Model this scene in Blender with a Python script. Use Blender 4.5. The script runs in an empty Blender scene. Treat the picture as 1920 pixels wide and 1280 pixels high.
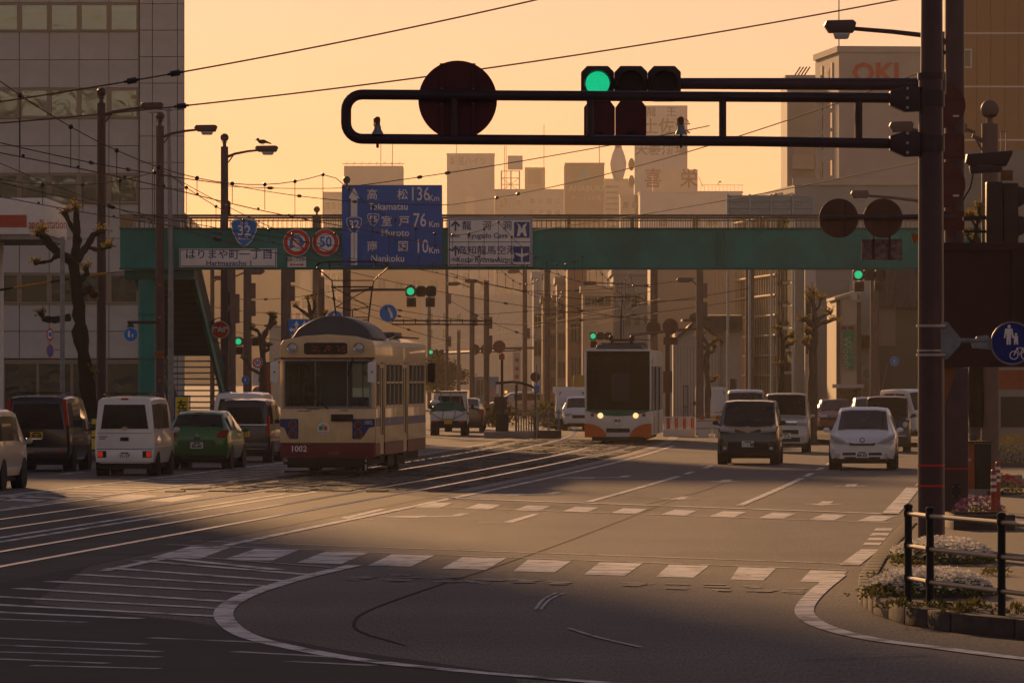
import bpy, bmesh, math, random
from mathutils import Vector, Matrix
R = math.radians
random.seed(7)
SC = bpy.context.scene
C = SC.collection

# ---------------------------------------------------------------- camera
F, HZ, H = 10667.0, 705.0, 2.4          # focal length in px of the 1920 px photo, horizon row, eye height
cd = bpy.data.cameras.new('camera'); cam = bpy.data.objects.new('camera', cd); C.objects.link(cam)
cd.sensor_width = 36.0; cd.lens = 36.0 * F / 1920.0
cd.shift_y = (HZ - 640.0) / 1920.0
cd.clip_start = 0.5; cd.clip_end = 6000
cam.location = (0, 0, H); cam.rotation_euler = (R(90), 0, 0)
SC.camera = cam

# ---------------------------------------------------------------- sky, sun, exposure
SUN_AZ, SUN_EL = R(-11.7), R(9.5)        # azimuth measured from the view direction, negative = left
w = bpy.data.worlds.new('World'); SC.world = w; w.use_nodes = True
nt = w.node_tree; nt.nodes.clear()
sky = nt.nodes.new('ShaderNodeTexSky'); sky.sky_type = 'NISHITA'; sky.sun_disc = False
sky.sun_elevation = SUN_EL; sky.sun_rotation = SUN_AZ
sky.air_density = 1.0; sky.dust_density = 0.08; sky.ozone_density = 1.0
tint = nt.nodes.new('ShaderNodeMix'); tint.data_type = 'RGBA'; tint.blend_type = 'MULTIPLY'
tint.inputs[0].default_value = 1.0; tint.inputs[7].default_value = (1.0, 0.585, 0.54, 1)
bg = nt.nodes.new('ShaderNodeBackground'); bg.inputs['Strength'].default_value = 0.06
out = nt.nodes.new('ShaderNodeOutputWorld')
nt.links.new(sky.outputs[0], tint.inputs[6]); nt.links.new(tint.outputs[2], bg.inputs['Color'])
nt.links.new(bg.outputs[0], out.inputs['Surface'])
sd = bpy.data.lights.new('sun', 'SUN'); sun = bpy.data.objects.new('sun', sd); C.objects.link(sun)
sd.energy = 2.8; sd.angle = R(1.3); sd.color = (1.0, 0.54, 0.23)
SUNDIR = Vector((math.sin(SUN_AZ) * math.cos(SUN_EL), math.cos(SUN_AZ) * math.cos(SUN_EL), math.sin(SUN_EL)))
sun.rotation_euler = (-SUNDIR).to_track_quat('-Z', 'Y').to_euler()
sun.location = (-40, 0, 60)
SC.view_settings.view_transform = 'Standard'; SC.view_settings.look = 'None'
SC.view_settings.exposure = 0.92; SC.view_settings.gamma = 1.0; SC.view_settings.use_curve_mapping = False
SC.render.engine = 'CYCLES'
SC.cycles.use_denoising = True
SC.cycles.max_bounces = 6; SC.cycles.diffuse_bounces = 3; SC.cycles.glossy_bounces = 3
SC.cycles.transparent_max_bounces = 16; SC.cycles.transmission_bounces = 4; SC.cycles.volume_bounces = 0
SC.cycles.caustics_reflective = False; SC.cycles.caustics_refractive = False
SC.cycles.sample_clamp_indirect = 4.0

# ---------------------------------------------------------------- measuring helpers
def U(x, y, Y): return Vector(((x - 960) * Y / F, Y, H - (y - HZ) * Y / F))
def G(x, y):
    Y = H * F / (y - HZ); return Vector(((x - 960) * Y / F, Y, 0))
_CP = [(40, .088), (110, .095), (160, .080), (203, .055), (240, .020), (280, -.020), (320, -.044), (2000, -.044)]
def slope(Y):
    if Y <= _CP[0][0]: return _CP[0][1]
    for (a, sa), (b, sb) in zip(_CP, _CP[1:]):
        if Y <= b: return sa + (sb - sa) * (Y - a) / (b - a)
    return _CP[-1][1]
_T = {}
def _build():
    x = -3.4; y = 110.0; _T[110] = x
    for k in range(110, 2000): x += slope(k + .5); _T[k + 1] = x
    x = -3.4
    for k in range(110, -60, -1): x -= slope(k - .5); _T[k - 1] = x
_build()
def CR(Y):                                # centre of the right-hand tram track
    k = math.floor(Y); t = Y - k
    return _T[k] * (1 - t) + _T[k + 1] * t
def head(Y): return -math.atan(slope(Y))   # heading (rotation about z) of the road at Y

# ---------------------------------------------------------------- materials
MATS = {}
def mat(name, col, rough=.6, metal=0.0, var=.0, vs=3.0, bump=0.0, bs=40.0, emit=None, es=1.0, coat=0.0, spec=.22, dirt=None):
    if name in MATS: return MATS[name]
    m = bpy.data.materials.new(name); m.use_nodes = True
    n = m.node_tree.nodes; l = m.node_tree.links; b = n['Principled BSDF']
    c4 = (col[0], col[1], col[2], 1)
    b.inputs['Base Color'].default_value = c4
    b.inputs['Roughness'].default_value = rough; b.inputs['Metallic'].default_value = metal
    b.inputs['Specular IOR Level'].default_value = spec
    if coat: b.inputs['Coat Weight'].default_value = coat; b.inputs['Coat Roughness'].default_value = .04
    if emit: b.inputs['Emission Color'].default_value = (*emit, 1); b.inputs['Emission Strength'].default_value = es
    if var or bump or dirt:
        tc = n.new('ShaderNodeTexCoord')
    if var or dirt:
        nz = n.new('ShaderNodeTexNoise'); nz.inputs['Scale'].default_value = vs; nz.inputs['Detail'].default_value = 6
        nz.inputs['Roughness'].default_value = .65
        l.new(tc.outputs['Object'], nz.inputs['Vector'])
        rp = n.new('ShaderNodeValToRGB'); rp.color_ramp.elements[0].position = .3; rp.color_ramp.elements[1].position = .7
        d = dirt or tuple(c * (1 - var) for c in col)
        rp.color_ramp.elements[0].color = (*d, 1)
        rp.color_ramp.elements[1].color = tuple(min(1, c * (1 + var * .4)) for c in col) + (1,)
        l.new(nz.outputs[0], rp.inputs[0]); l.new(rp.outputs[0], b.inputs['Base Color'])
    if bump:
        nb = n.new('ShaderNodeTexNoise'); nb.inputs['Scale'].default_value = bs; nb.inputs['Detail'].default_value = 4
        l.new(tc.outputs['Object'], nb.inputs['Vector'])
        bp = n.new('ShaderNodeBump'); bp.inputs['Strength'].default_value = bump; bp.inputs['Distance'].default_value = .02
        l.new(nb.outputs[0], bp.inputs['Height']); l.new(bp.outputs[0], b.inputs['Normal'])
    MATS[name] = m
    return m
def thin_glass(name, tintc, refl=.02, rough=.02, wav=0.0):
    if name in MATS: return MATS[name]
    m = bpy.data.materials.new(name); m.use_nodes = True
    n = m.node_tree.nodes; l = m.node_tree.links; n.clear()
    o = n.new('ShaderNodeOutputMaterial'); t = n.new('ShaderNodeBsdfTransparent'); g = n.new('ShaderNodeBsdfGlossy')
    mx = n.new('ShaderNodeMixShader'); fr = n.new('ShaderNodeFresnel'); fr.inputs[0].default_value = 1.3
    ad = n.new('ShaderNodeMath'); ad.operation = 'ADD'; ad.inputs[1].default_value = refl; ad.use_clamp = True
    t.inputs[0].default_value = (*tintc, 1); g.inputs['Roughness'].default_value = rough; g.inputs[0].default_value = (.72, .88, .95, 1)
    l.new(fr.outputs[0], ad.inputs[0]); l.new(ad.outputs[0], mx.inputs[0]); l.new(t.outputs[0], mx.inputs[1]); l.new(g.outputs[0], mx.inputs[2])
    l.new(mx.outputs[0], o.inputs[0])
    if wav:
        tc = n.new('ShaderNodeTexCoord'); nz = n.new('ShaderNodeTexNoise'); nz.inputs['Scale'].default_value = 1.1; nz.inputs['Detail'].default_value = 1.5
        nz.inputs['Distortion'].default_value = 1.2
        bp = n.new('ShaderNodeBump'); bp.inputs['Strength'].default_value = wav; bp.inputs['Distance'].default_value = .3
        l.new(tc.outputs['Object'], nz.inputs['Vector']); l.new(nz.outputs[0], bp.inputs['Height']); l.new(bp.outputs[0], g.inputs['Normal'])
    MATS[name] = m
    return m

def asphalt():
    m = bpy.data.materials.new('asphalt'); m.use_nodes = True
    n = m.node_tree.nodes; l = m.node_tree.links; b = n['Principled BSDF']
    tc = n.new('ShaderNodeTexCoord')
    def noise(s, d, r=.6):
        z = n.new('ShaderNodeTexNoise'); z.inputs['Scale'].default_value = s; z.inputs['Detail'].default_value = d
        z.inputs['Roughness'].default_value = r
        l.new(tc.outputs['Object'], z.inputs['Vector']); return z
    a = noise(.16, 5); f = noise(7, 4, .8); sp = noise(60, 2)
    r1 = n.new('ShaderNodeValToRGB'); r1.color_ramp.elements[0].position = .32; r1.color_ramp.elements[1].position = .7
    r1.color_ramp.elements[0].color = (.050, .043, .037, 1); r1.color_ramp.elements[1].color = (.094, .080, .066, 1)
    l.new(a.outputs[0], r1.inputs[0])
    r2 = n.new('ShaderNodeValToRGB'); r2.color_ramp.elements[0].position = .25; r2.color_ramp.elements[1].position = .75
    r2.color_ramp.elements[0].color = (.45, .45, .45, 1); r2.color_ramp.elements[1].color = (1.35, 1.3, 1.25, 1)
    l.new(f.outputs[0], r2.inputs[0])
    mx = n.new('ShaderNodeMix'); mx.data_type = 'RGBA'; mx.blend_type = 'MULTIPLY'; mx.inputs[0].default_value = 1
    l.new(r1.outputs[0], mx.inputs[6]); l.new(r2.outputs[0], mx.inputs[7])
    # long streaks worn by wheels
    mp = n.new('ShaderNodeMapping'); mp.inputs['Scale'].default_value = (1.1, .025, 1); mp.inputs['Rotation'].default_value = (0, 0, R(5))
    l.new(tc.outputs['Object'], mp.inputs[0]); st = n.new('ShaderNodeTexNoise'); st.inputs['Scale'].default_value = 1.0; st.inputs['Detail'].default_value = 3
    l.new(mp.outputs[0], st.inputs['Vector'])
    r3 = n.new('ShaderNodeValToRGB'); r3.color_ramp.elements[0].position = .3; r3.color_ramp.elements[1].position = .7
    r3.color_ramp.elements[0].color = (.75, .75, .77, 1); r3.color_ramp.elements[1].color = (1.15, 1.13, 1.1, 1)
    l.new(st.outputs[0], r3.inputs[0])
    m2 = n.new('ShaderNodeMix'); m2.data_type = 'RGBA'; m2.blend_type = 'MULTIPLY'; m2.inputs[0].default_value = 1
    l.new(mx.outputs[2], m2.inputs[6]); l.new(r3.outputs[0], m2.inputs[7])
    mg = n.new('ShaderNodeMapping'); mg.inputs['Scale'].default_value = (48, 3.2, 1); l.new(tc.outputs['Object'], mg.inputs[0])
    gz = n.new('ShaderNodeTexNoise'); gz.inputs['Scale'].default_value = 1.0; gz.inputs['Detail'].default_value = 5; gz.inputs['Roughness'].default_value = .8; l.new(mg.outputs[0], gz.inputs['Vector'])
    r4 = n.new('ShaderNodeValToRGB'); r4.color_ramp.elements[0].position = .33; r4.color_ramp.elements[1].position = .68
    r4.color_ramp.elements[0].color = (.3, .3, .32, 1); r4.color_ramp.elements[1].color = (1.85, 1.8, 1.75, 1); l.new(gz.outputs[0], r4.inputs[0])
    m3 = n.new('ShaderNodeMix'); m3.data_type = 'RGBA'; m3.blend_type = 'MULTIPLY'; m3.inputs[0].default_value = 1
    l.new(m2.outputs[2], m3.inputs[6]); l.new(r4.outputs[0], m3.inputs[7]); l.new(m3.outputs[2], b.inputs['Base Color'])
    b.inputs['Roughness'].default_value = .72
    ms = n.new('ShaderNodeMapRange'); ms.inputs[1].default_value = .36; ms.inputs[2].default_value = .66; ms.inputs[3].default_value = .3; ms.inputs[4].default_value = 1.25
    l.new(gz.outputs[0], ms.inputs[0])
    ml = n.new('ShaderNodeMapRange'); ml.inputs[1].default_value = .3; ml.inputs[2].default_value = .7; ml.inputs[3].default_value = .75; ml.inputs[4].default_value = 1.2; l.new(a.outputs[0], ml.inputs[0])
    mm = n.new('ShaderNodeMath'); mm.operation = 'MULTIPLY'; l.new(ms.outputs[0], mm.inputs[0]); l.new(ml.outputs[0], mm.inputs[1]); l.new(mm.outputs[0], b.inputs['Specular IOR Level'])
    bp = n.new('ShaderNodeBump'); bp.inputs['Strength'].default_value = .6; bp.inputs['Distance'].default_value = .02
    ad = n.new('ShaderNodeMath'); ad.operation = 'ADD'; l.new(f.outputs[0], ad.inputs[0]); l.new(sp.outputs[0], ad.inputs[1])
    l.new(ad.outputs[0], bp.inputs['Height']); l.new(bp.outputs[0], b.inputs['Normal'])
    MATS['asphalt'] = m; return m
def worn_paint(name, col, wear=.5, under=(.085, .072, .060)):
    m = bpy.data.materials.new(name); m.use_nodes = True
    n = m.node_tree.nodes; l = m.node_tree.links; b = n['Principled BSDF']
    tc = n.new('ShaderNodeTexCoord')
    z = n.new('ShaderNodeTexNoise'); z.inputs['Scale'].default_value = 1.6; z.inputs['Detail'].default_value = 9; z.inputs['Roughness'].default_value = .72
    l.new(tc.outputs['Object'], z.inputs['Vector'])
    r = n.new('ShaderNodeValToRGB'); r.color_ramp.elements[0].position = wear - .06; r.color_ramp.elements[1].position = wear + .07
    r.color_ramp.elements[0].color = (*under, 1); r.color_ramp.elements[1].color = (*col, 1)
    l.new(z.outputs[0], r.inputs[0]); l.new(r.outputs[0], b.inputs['Base Color'])
    b.inputs['Roughness'].default_value = .7; b.inputs['Specular IOR Level'].default_value = .6
    bp = n.new('ShaderNodeBump'); bp.inputs['Strength'].default_value = .3; bp.inputs['Distance'].default_value = .01
    l.new(z.outputs[0], bp.inputs['Height']); l.new(bp.outputs[0], b.inputs['Normal'])
    MATS[name] = m; return m
asphalt(); worn_paint('paint_white', (.80, .77, .72), .455); worn_paint('paint_faded', (.5, .49, .46), .46)
worn_paint('paint_ghost', (.30, .29, .275), .52)
worn_paint('paint_orange', (.5, .25, .05), .42)

# ---------------------------------------------------------------- mesh helpers
class MB:
    def __init__(s): s.v = []; s.f = []
    def add(s, vs, fs):
        o = len(s.v); s.v += [tuple(v) for v in vs]; s.f += [tuple(i + o for i in f) for f in fs]; return s
    def box(s, c, d, rz=0, rx=0, ry=0):
        hx, hy, hz = d[0] / 2, d[1] / 2, d[2] / 2
        vs = [Vector((x * hx, y * hy, z * hz)) for x, y, z in ((-1,-1,-1),(1,-1,-1),(1,1,-1),(-1,1,-1),(-1,-1,1),(1,-1,1),(1,1,1),(-1,1,1))]
        if rz or rx or ry:
            m = Matrix.Rotation(rz, 3, 'Z') @ Matrix.Rotation(ry, 3, 'Y') @ Matrix.Rotation(rx, 3, 'X'); vs = [m @ v for v in vs]
        c = Vector(c)
        return s.add([v + c for v in vs], [(0,3,2,1),(4,5,6,7),(0,1,5,4),(1,2,6,5),(2,3,7,6),(3,0,4,7)])
    def bb(s, x0, x1, y0, y1, z0, z1): return s.box(((x0+x1)/2,(y0+y1)/2,(z0+z1)/2), (abs(x1-x0),abs(y1-y0),abs(z1-z0)))
    def cyl(s, a, b, r0, r1=None, n=12, cap=True):
        r1 = r0 if r1 is None else r1
        a = Vector(a); b = Vector(b); d = (b - a).normalized()
        u = d.cross(Vector((0,0,1)) if abs(d.z) < .95 else Vector((1,0,0))).normalized(); v = d.cross(u)
        vs = []
        for p, r in ((a, r0), (b, r1)):
            for k in range(n):
                t = 2 * math.pi * k / n; vs.append(p + (u * math.cos(t) + v * math.sin(t)) * r)
        fs = [(k, k + n, (k + 1) % n + n, (k + 1) % n) for k in range(n)]
        if cap: fs += [tuple(range(n)), tuple(range(2 * n - 1, n - 1, -1))]
        return s.add(vs, fs)
    def tube(s, pts, r, n=8, cap=True):
        pts = [Vector(p) for p in pts]; rs = r if isinstance(r, (list, tuple)) else [r] * len(pts)
        vs = []; pu = None
        for i, p in enumerate(pts):
            d = (pts[min(i + 1, len(pts) - 1)] - pts[max(i - 1, 0)]).normalized()
            if pu is None: u = d.cross(Vector((0,0,1)) if abs(d.z) < .95 else Vector((1,0,0))).normalized()
            else: u = (pu - d * pu.dot(d)).normalized()
            pu = u; v = d.cross(u)
            for k in range(n):
                t = 2 * math.pi * k / n; vs.append(p + (u * math.cos(t) + v * math.sin(t)) * rs[i])
        m = len(pts); fs = []
        for i in range(m - 1):
            for k in range(n):
                a = i * n + k; b = i * n + (k + 1) % n; fs.append((a, a + n, b + n, b))
        if cap: fs += [tuple(range(n)), tuple(range(m * n - 1, (m - 1) * n - 1, -1))]
        return s.add(vs, fs)
    def prism(s, poly, axis, a, b):           # poly 2D, extruded along axis from a to b
        def P(p, t): return {'x': (t, p[0], p[1]), 'y': (p[0], t, p[1]), 'z': (p[0], p[1], t)}[axis]
        n = len(poly); vs = [P(p, a) for p in poly] + [P(p, b) for p in poly]
        fs = [tuple(range(n)), tuple(range(2 * n - 1, n - 1, -1))] + [(k, k + n, (k + 1) % n + n, (k + 1) % n) for k in range(n)]
        return s.add(vs, fs)
    def sph(s, c, r, n=10, m=7, sc=(1,1,1)):
        vs = []; c = Vector(c)
        for i in range(m + 1):
            t = math.pi * i / m
            for k in range(n):
                p = 2 * math.pi * k / n
                vs.append(c + Vector((r*sc[0]*math.sin(t)*math.cos(p), r*sc[1]*math.sin(t)*math.sin(p), r*sc[2]*math.cos(t))))
        fs = [(i*n+k, (i+1)*n+k, (i+1)*n+(k+1)%n, i*n+(k+1)%n) for i in range(m) for k in range(n)]
        return s.add(vs, fs)
    def lathe(s, prof, c=(0,0,0), axis='z', n=16):
        vs = []; c = Vector(c)
        for r, h in prof:
            for k in range(n):
                t = 2 * math.pi * k / n; a, b = r * math.cos(t), r * math.sin(t)
                vs.append(c + Vector({'z': (a, b, h), 'y': (a, h, b), 'x': (h, a, b)}[axis]))
        m = len(prof); fs = [(i*n+k, i*n+(k+1)%n, (i+1)*n+(k+1)%n, (i+1)*n+k) for i in range(m-1) for k in range(n)]
        if m == 4 and abs(prof[0][0]-prof[-1][0]) < 1e-6 and prof[0][0] > .02: fs += [((m-1)*n+k, (m-1)*n+(k+1)%n, (k+1)%n, k) for k in range(n)]
        else: fs += [tuple(range(n)), tuple(range(m*n-1, (m-1)*n-1, -1))]
        return s.add(vs, fs)
    def quad(s, a, b, c, d): return s.add([a, b, c, d], [(0,1,2,3)])
    def strip(s, pts, wd, z=None, thick=0.0):  # ribbon on the ground following pts
        pts = [Vector(p) for p in pts]; n = len(pts); vs = []
        for i, p in enumerate(pts):
            d = pts[min(i+1, n-1)] - pts[max(i-1, 0)]; d.z = 0; d.normalize(); q = Vector((d.y, -d.x, 0)) * wd / 2
            zz = p.z if z is None else z
            a, b = p + q, p - q; vs += [(a.x, a.y, zz), (b.x, b.y, zz)]
        return s.add(vs, [(2*i, 2*i+2, 2*i+3, 2*i+1) for i in range(n-1)])
    def mesh(s, name, m=None, bev=0, ang=35, merge=False):
        me = bpy.data.meshes.new(name)
        bm = bmesh.new()
        bv = [bm.verts.new(v) for v in s.v]
        for f in s.f:
            try: bm.faces.new([bv[i] for i in f])
            except ValueError: pass
        if merge: bmesh.ops.remove_doubles(bm, verts=bm.verts, dist=1e-4)
        bmesh.ops.dissolve_degenerate(bm, edges=bm.edges, dist=1e-5) if merge else None
        bmesh.ops.recalc_face_normals(bm, faces=bm.faces)
        if bev:
            es = [e for e in bm.edges if len(e.link_faces) == 2 and e.calc_face_angle(0) > R(30)]
            bmesh.ops.bevel(bm, geom=es, offset=bev, segments=2, profile=.6, affect='EDGES', clamp_overlap=True)
        for f in bm.faces: f.smooth = True
        for e in bm.edges:
            e.smooth = len(e.link_faces) == 2 and e.calc_face_angle(0) < R(ang)
        bm.to_mesh(me); bm.free()
        if m is not None: me.materials.append(MATS[m] if isinstance(m, str) else m)
        return me
    def obj(s, name, m, parent=None, loc=(0,0,0), rz=0, bev=0, ang=35, merge=False):
        return link(name, s.mesh(name, m, bev, ang, merge), parent, loc, rz)
def link(name, me, parent=None, loc=(0,0,0), rz=0, rot=None, scale=None):
    o = bpy.data.objects.new(name, me); C.objects.link(o); o.parent = parent
    o.location = loc; o.rotation_euler = rot if rot else (0, 0, rz)
    if scale: o.scale = scale
    return o
def thing(name, label, cat, loc=(0,0,0), rz=0, group=None):
    o = bpy.data.objects.new(name, None); C.objects.link(o); o.location = loc; o.rotation_euler = (0,0,rz)
    o.empty_display_size = .3
    return tag(o, label, cat, group)
def tag(o, label, cat, group=None):
    o['label'] = label; o['category'] = cat
    if group: o['group'] = group
    return o
def struct(o): o['kind'] = 'structure'; return o
def stuff(o): o['kind'] = 'stuff'; return o

_tc = {}
def text_mesh(txt, m, size=1.0, bold=0.0, ext=.004, align='CENTER', sx=1.0):
    if not isinstance(m, str): m = m.name
    key = (txt, m, size, bold, ext, align, sx)
    if key in _tc: return _tc[key]
    cu = bpy.data.curves.new('lettering', 'FONT'); cu.body = txt; cu.size = size; cu.extrude = ext; cu.offset = bold
    cu.align_x = align; cu.align_y = 'CENTER'; cu.resolution_u = 2
    o = bpy.data.objects.new('lettering', cu); C.objects.link(o)
    dg = bpy.context.evaluated_depsgraph_get(); me = bpy.data.meshes.new_from_object(o.evaluated_get(dg))
    bpy.data.objects.remove(o); bpy.data.curves.remove(cu)
    if sx != 1.0:
        for v in me.vertices: v.co.x *= sx
    me.materials.clear(); me.materials.append(MATS[m])
    _tc[key] = me; return me
def text(txt, m, size, parent, loc, rot=(R(90), 0, 0), bold=0.0, align='CENTER', sx=1.0, name='lettering', ext=.004):
    return link(name, text_mesh(txt, m, size, bold, ext, align, sx), parent, loc, rot=rot)
# ---------------------------------------------------------------- plain materials
mat('pole_brown', (.075, .045, .056), .45, .2, var=.25, vs=2)
mat('pole_dark', (.05, .03, .036), .45, .2, var=.3, vs=2)
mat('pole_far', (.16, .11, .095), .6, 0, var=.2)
mat('sign_back', (.10, .02, .024), .6, 0, var=.35, vs=1.5)
mat('teal', (.002, .25, .225), .5, 0, var=.5, vs=.5, bump=.1, bs=3)
mat('teal_dark', (.002, .13, .12), .55, 0, var=.3)
mat('sign_blue', (.001, .12, .50), .4, 0, var=.15, vs=2)
mat('sign_blue2', (.004, .19, .62), .4, 0)
mat('sign_white', (.86, .84, .78), .5, 0, var=.12, vs=3)
mat('sign_red', (.6, .03, .02), .45, 0)
mat('sign_green', (.01, .32, .14), .45)
mat('sign_yellow', (.75, .6, .03), .5, var=.1)
mat('black', (.012, .012, .014), .5)
mat('rubber', (.016, .016, .017), .8)
mat('under', (.018, .017, .018), .75, var=.3)
mat('steel', (.35, .34, .33), .4, .8, var=.2)
mat('galv', (.24, .26, .28), .5, .5, var=.3, vs=6)
mat('rim', (.35, .36, .37), .35, .8)
mat('chrome', (.6, .62, .65), .15, 1)
mat('carglass', (.022, .026, .032), .05, 0, spec=.4, var=.85, vs=2.2)
mat('lampglass', (.5, .5, .5), .1, .2)
mat('plate_white', (.8, .8, .78), .5); mat('plate_yellow', (.75, .42, .03), .5)
mat('ink', (.01, .03, .02), .6); mat('ink_blue', (.012, .05, .25), .5)
mat('signal_body', (.05, .03, .028), .5, .1, var=.2)
mat('lens_dark', (.02, .012, .012), .25)
mat('lens_green', (.0, .35, .2), .3, emit=(.01, .85, .36), es=.55)
def led(name):
    m = MATS[name]; n = m.node_tree.nodes; l = m.node_tree.links; b = n['Principled BSDF']
    tc = n.new('ShaderNodeTexCoord'); v = n.new('ShaderNodeTexVoronoi'); v.inputs['Scale'].default_value = 48; v.inputs['Randomness'].default_value = .15
    l.new(tc.outputs['Object'], v.inputs['Vector']); r = n.new('ShaderNodeMapRange'); r.inputs[1].default_value = .2; r.inputs[2].default_value = .75; r.inputs[3].default_value = .62; r.inputs[4].default_value = .22
    l.new(v.outputs['Distance'], r.inputs[0]); l.new(r.outputs[0], b.inputs['Emission Strength'])
led('lens_green')
mat('tail_dull', (.14, .03, .02), .3)
mat('tail_red', (.4, .02, .015), .25)
mat('tail_lit', (.6, .03, .02), .3, emit=(1, .05, .02), es=.1)
mat('amber_lit', (.7, .3, .05), .3, emit=(1, .42, .05), es=.7)
mat('head_lit', (.9, .8, .6), .2, emit=(1, .58, .22), es=.75)
mat('led_orange', (.5, .2, .03), .4, emit=(1, .3, .05), es=.4)
mat('led_dim', (.2, .05, .03), .4, emit=(1, .15, .05), es=.05)
mat('concrete', (.30, .28, .26), .85, var=.3, vs=1.2, bump=.2, bs=15)
mat('paver', (.14, .115, .095), .85, var=.35, vs=5, bump=.5, bs=25)
mat('kerb', (.085, .07, .06), .85, var=.55, vs=3, bump=.4, bs=18)
mat('soil', (.05, .035, .025), .95, var=.4, vs=6, bump=.6, bs=12)
mat('rail_steel', (.80, .70, .58), .2, 1.0, var=.3, vs=2)
mat('sett', (.13, .115, .10), .8, var=.55, vs=1.5, bump=.5, bs=8)
mat('wire', (.03, .025, .022), .9, 0, spec=.08)
mat('copper_wire', (.16, .10, .06), .9, 0, spec=.1)
mat('insul', (.03, .025, .025), .35)
mat('bark', (.022, .017, .014), .95, var=.5, vs=5, bump=1.0, bs=9)
mat('bark_pale', (.12, .085, .06), .95, var=.45, vs=4, bump=1.0, bs=9)
mat('bud', (.30, .22, .03), .7, var=.3, vs=8)
mat('leaf', (.09, .10, .025), .7, var=.4, vs=4)
mat('leaf_olive', (.12, .105, .03), .7, var=.4, vs=2)
mat('petal', (.88, .84, .78), .6, var=.12, vs=10); mat('petal_purple', (.14, .05, .16), .6); mat('petal_red', (.25, .03, .03), .6)
mat('petal_yellow', (.5, .36, .04), .6)
def translucent(name):
    m = MATS[name]; n = m.node_tree.nodes; l = m.node_tree.links; b = n['Principled BSDF']; o = n['Material Output']
    t = n.new('ShaderNodeBsdfTranslucent'); mx = n.new('ShaderNodeMixShader'); mx.inputs[0].default_value = .5
    if b.inputs['Base Color'].links: l.new(b.inputs['Base Color'].links[0].from_socket, t.inputs[0])
    else: t.inputs[0].default_value = b.inputs['Base Color'].default_value
    l.new(b.outputs[0], mx.inputs[1]); l.new(t.outputs[0], mx.inputs[2]); l.new(mx.outputs[0], o.inputs[0])
for nm in ('bud', 'leaf', 'leaf_olive', 'petal', 'petal_purple', 'petal_red', 'petal_yellow'): translucent(nm)
mat('orange_post', (.42, .07, .03), .5, var=.2); mat('orange_box', (.34, .09, .025), .6, var=.25)

# ---------------------------------------------------------------- ground and road
rd = MB()
ys = [-130, -60, -20, 20, 40, 60, 80, 100, 120, 140, 160, 180, 200, 240, 300, 400, 600, 900, 1300, 1900]
xs = [-420, -200, -80, -40, -20, -10, 0, 10, 20, 40, 80, 200, 420]
vs = [(x, y, 0) for y in ys for x in xs]; nx = len(xs)
rd.add(vs, [(j*nx+i, j*nx+i+1, (j+1)*nx+i+1, (j+1)*nx+i) for j in range(len(ys)-1) for i in range(nx-1)])
road = struct(rd.obj('road', 'asphalt'))

def curve(off, y0, y1, step=4.0, z=0.0):
    n = max(2, int((y1 - y0) / step) + 1)
    return [Vector((CR(y0 + (y1 - y0) * k / (n - 1)) + off, y0 + (y1 - y0) * k / (n - 1), z)) for k in range(n)]
ZM = .005
def mark(name, pts, wd, m='paint_white', z=.009): return MB().strip(pts, wd, z).obj(name, m, road)
def poly(name, pts, m='paint_white', z=ZM, parent=road):
    b = MB(); b.add([(p[0], p[1], z) for p in pts], [tuple(range(len(pts)))]); return b.obj(name, m, parent)
def gpoly(name, px, m='paint_white', z=ZM): return poly(name, [G(*p) for p in px], m, z)
def gline(name, px, wd, m='paint_white', z=.009, sub=6):
    pts = [G(*p) for p in px]
    if len(pts) > 2:      # Catmull-Rom through the measured points
        q = [pts[0]] + pts + [pts[-1]]; o = []
        for i in range(1, len(q) - 2):
            for k in range(sub):
                t = k / sub; a, b, c, d = q[i-1], q[i], q[i+1], q[i+2]
                o.append(.5 * ((2*b) + (c - a)*t + (2*a - 5*b + 4*c - d)*t*t + (3*b - a - 3*c + d)*t**3))
        pts = o + [pts[-1]]
    return mark(name, pts, wd, m, z)

# darker resurfaced patch, lower left
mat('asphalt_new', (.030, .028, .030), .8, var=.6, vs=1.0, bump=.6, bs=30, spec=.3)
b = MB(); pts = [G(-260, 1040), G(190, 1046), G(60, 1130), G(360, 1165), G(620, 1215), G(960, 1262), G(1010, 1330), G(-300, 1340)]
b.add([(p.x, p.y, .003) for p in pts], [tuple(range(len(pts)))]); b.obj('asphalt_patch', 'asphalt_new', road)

# lane lines of the right carriageway
mark('lane_line', curve(2.06, 106, 196), .17)
for off, ya in ((5.0, 108.5), (8.05, 105.5)):
    mark('lane_line', curve(off, ya, ya + 28), .15)
    for y in range(int(ya + 31), 196, 9): mark('lane_line', curve(off, y, y + 4.2, 2), .15)
mark('lane_line', curve(10.95, 124, 190), .15)
# far crossing: stop line, thin border line, stripes
gline('stop_line', [(815, 933), (1680, 964)], .32)
gline('crossing_border', [(775, 949), (1668, 980)], .12)
for x in (800, 893, 985, 1075, 1166, 1260, 1352, 1445, 1540, 1630):
    t = (x - 800) / 830; y = 942 + t * 25
    gpoly('crossing_stripe', [(x - 22, y + 9), (x + 24, y + 10.5), (x + 48, y + 1), (x + 4, y - .5)])
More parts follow.
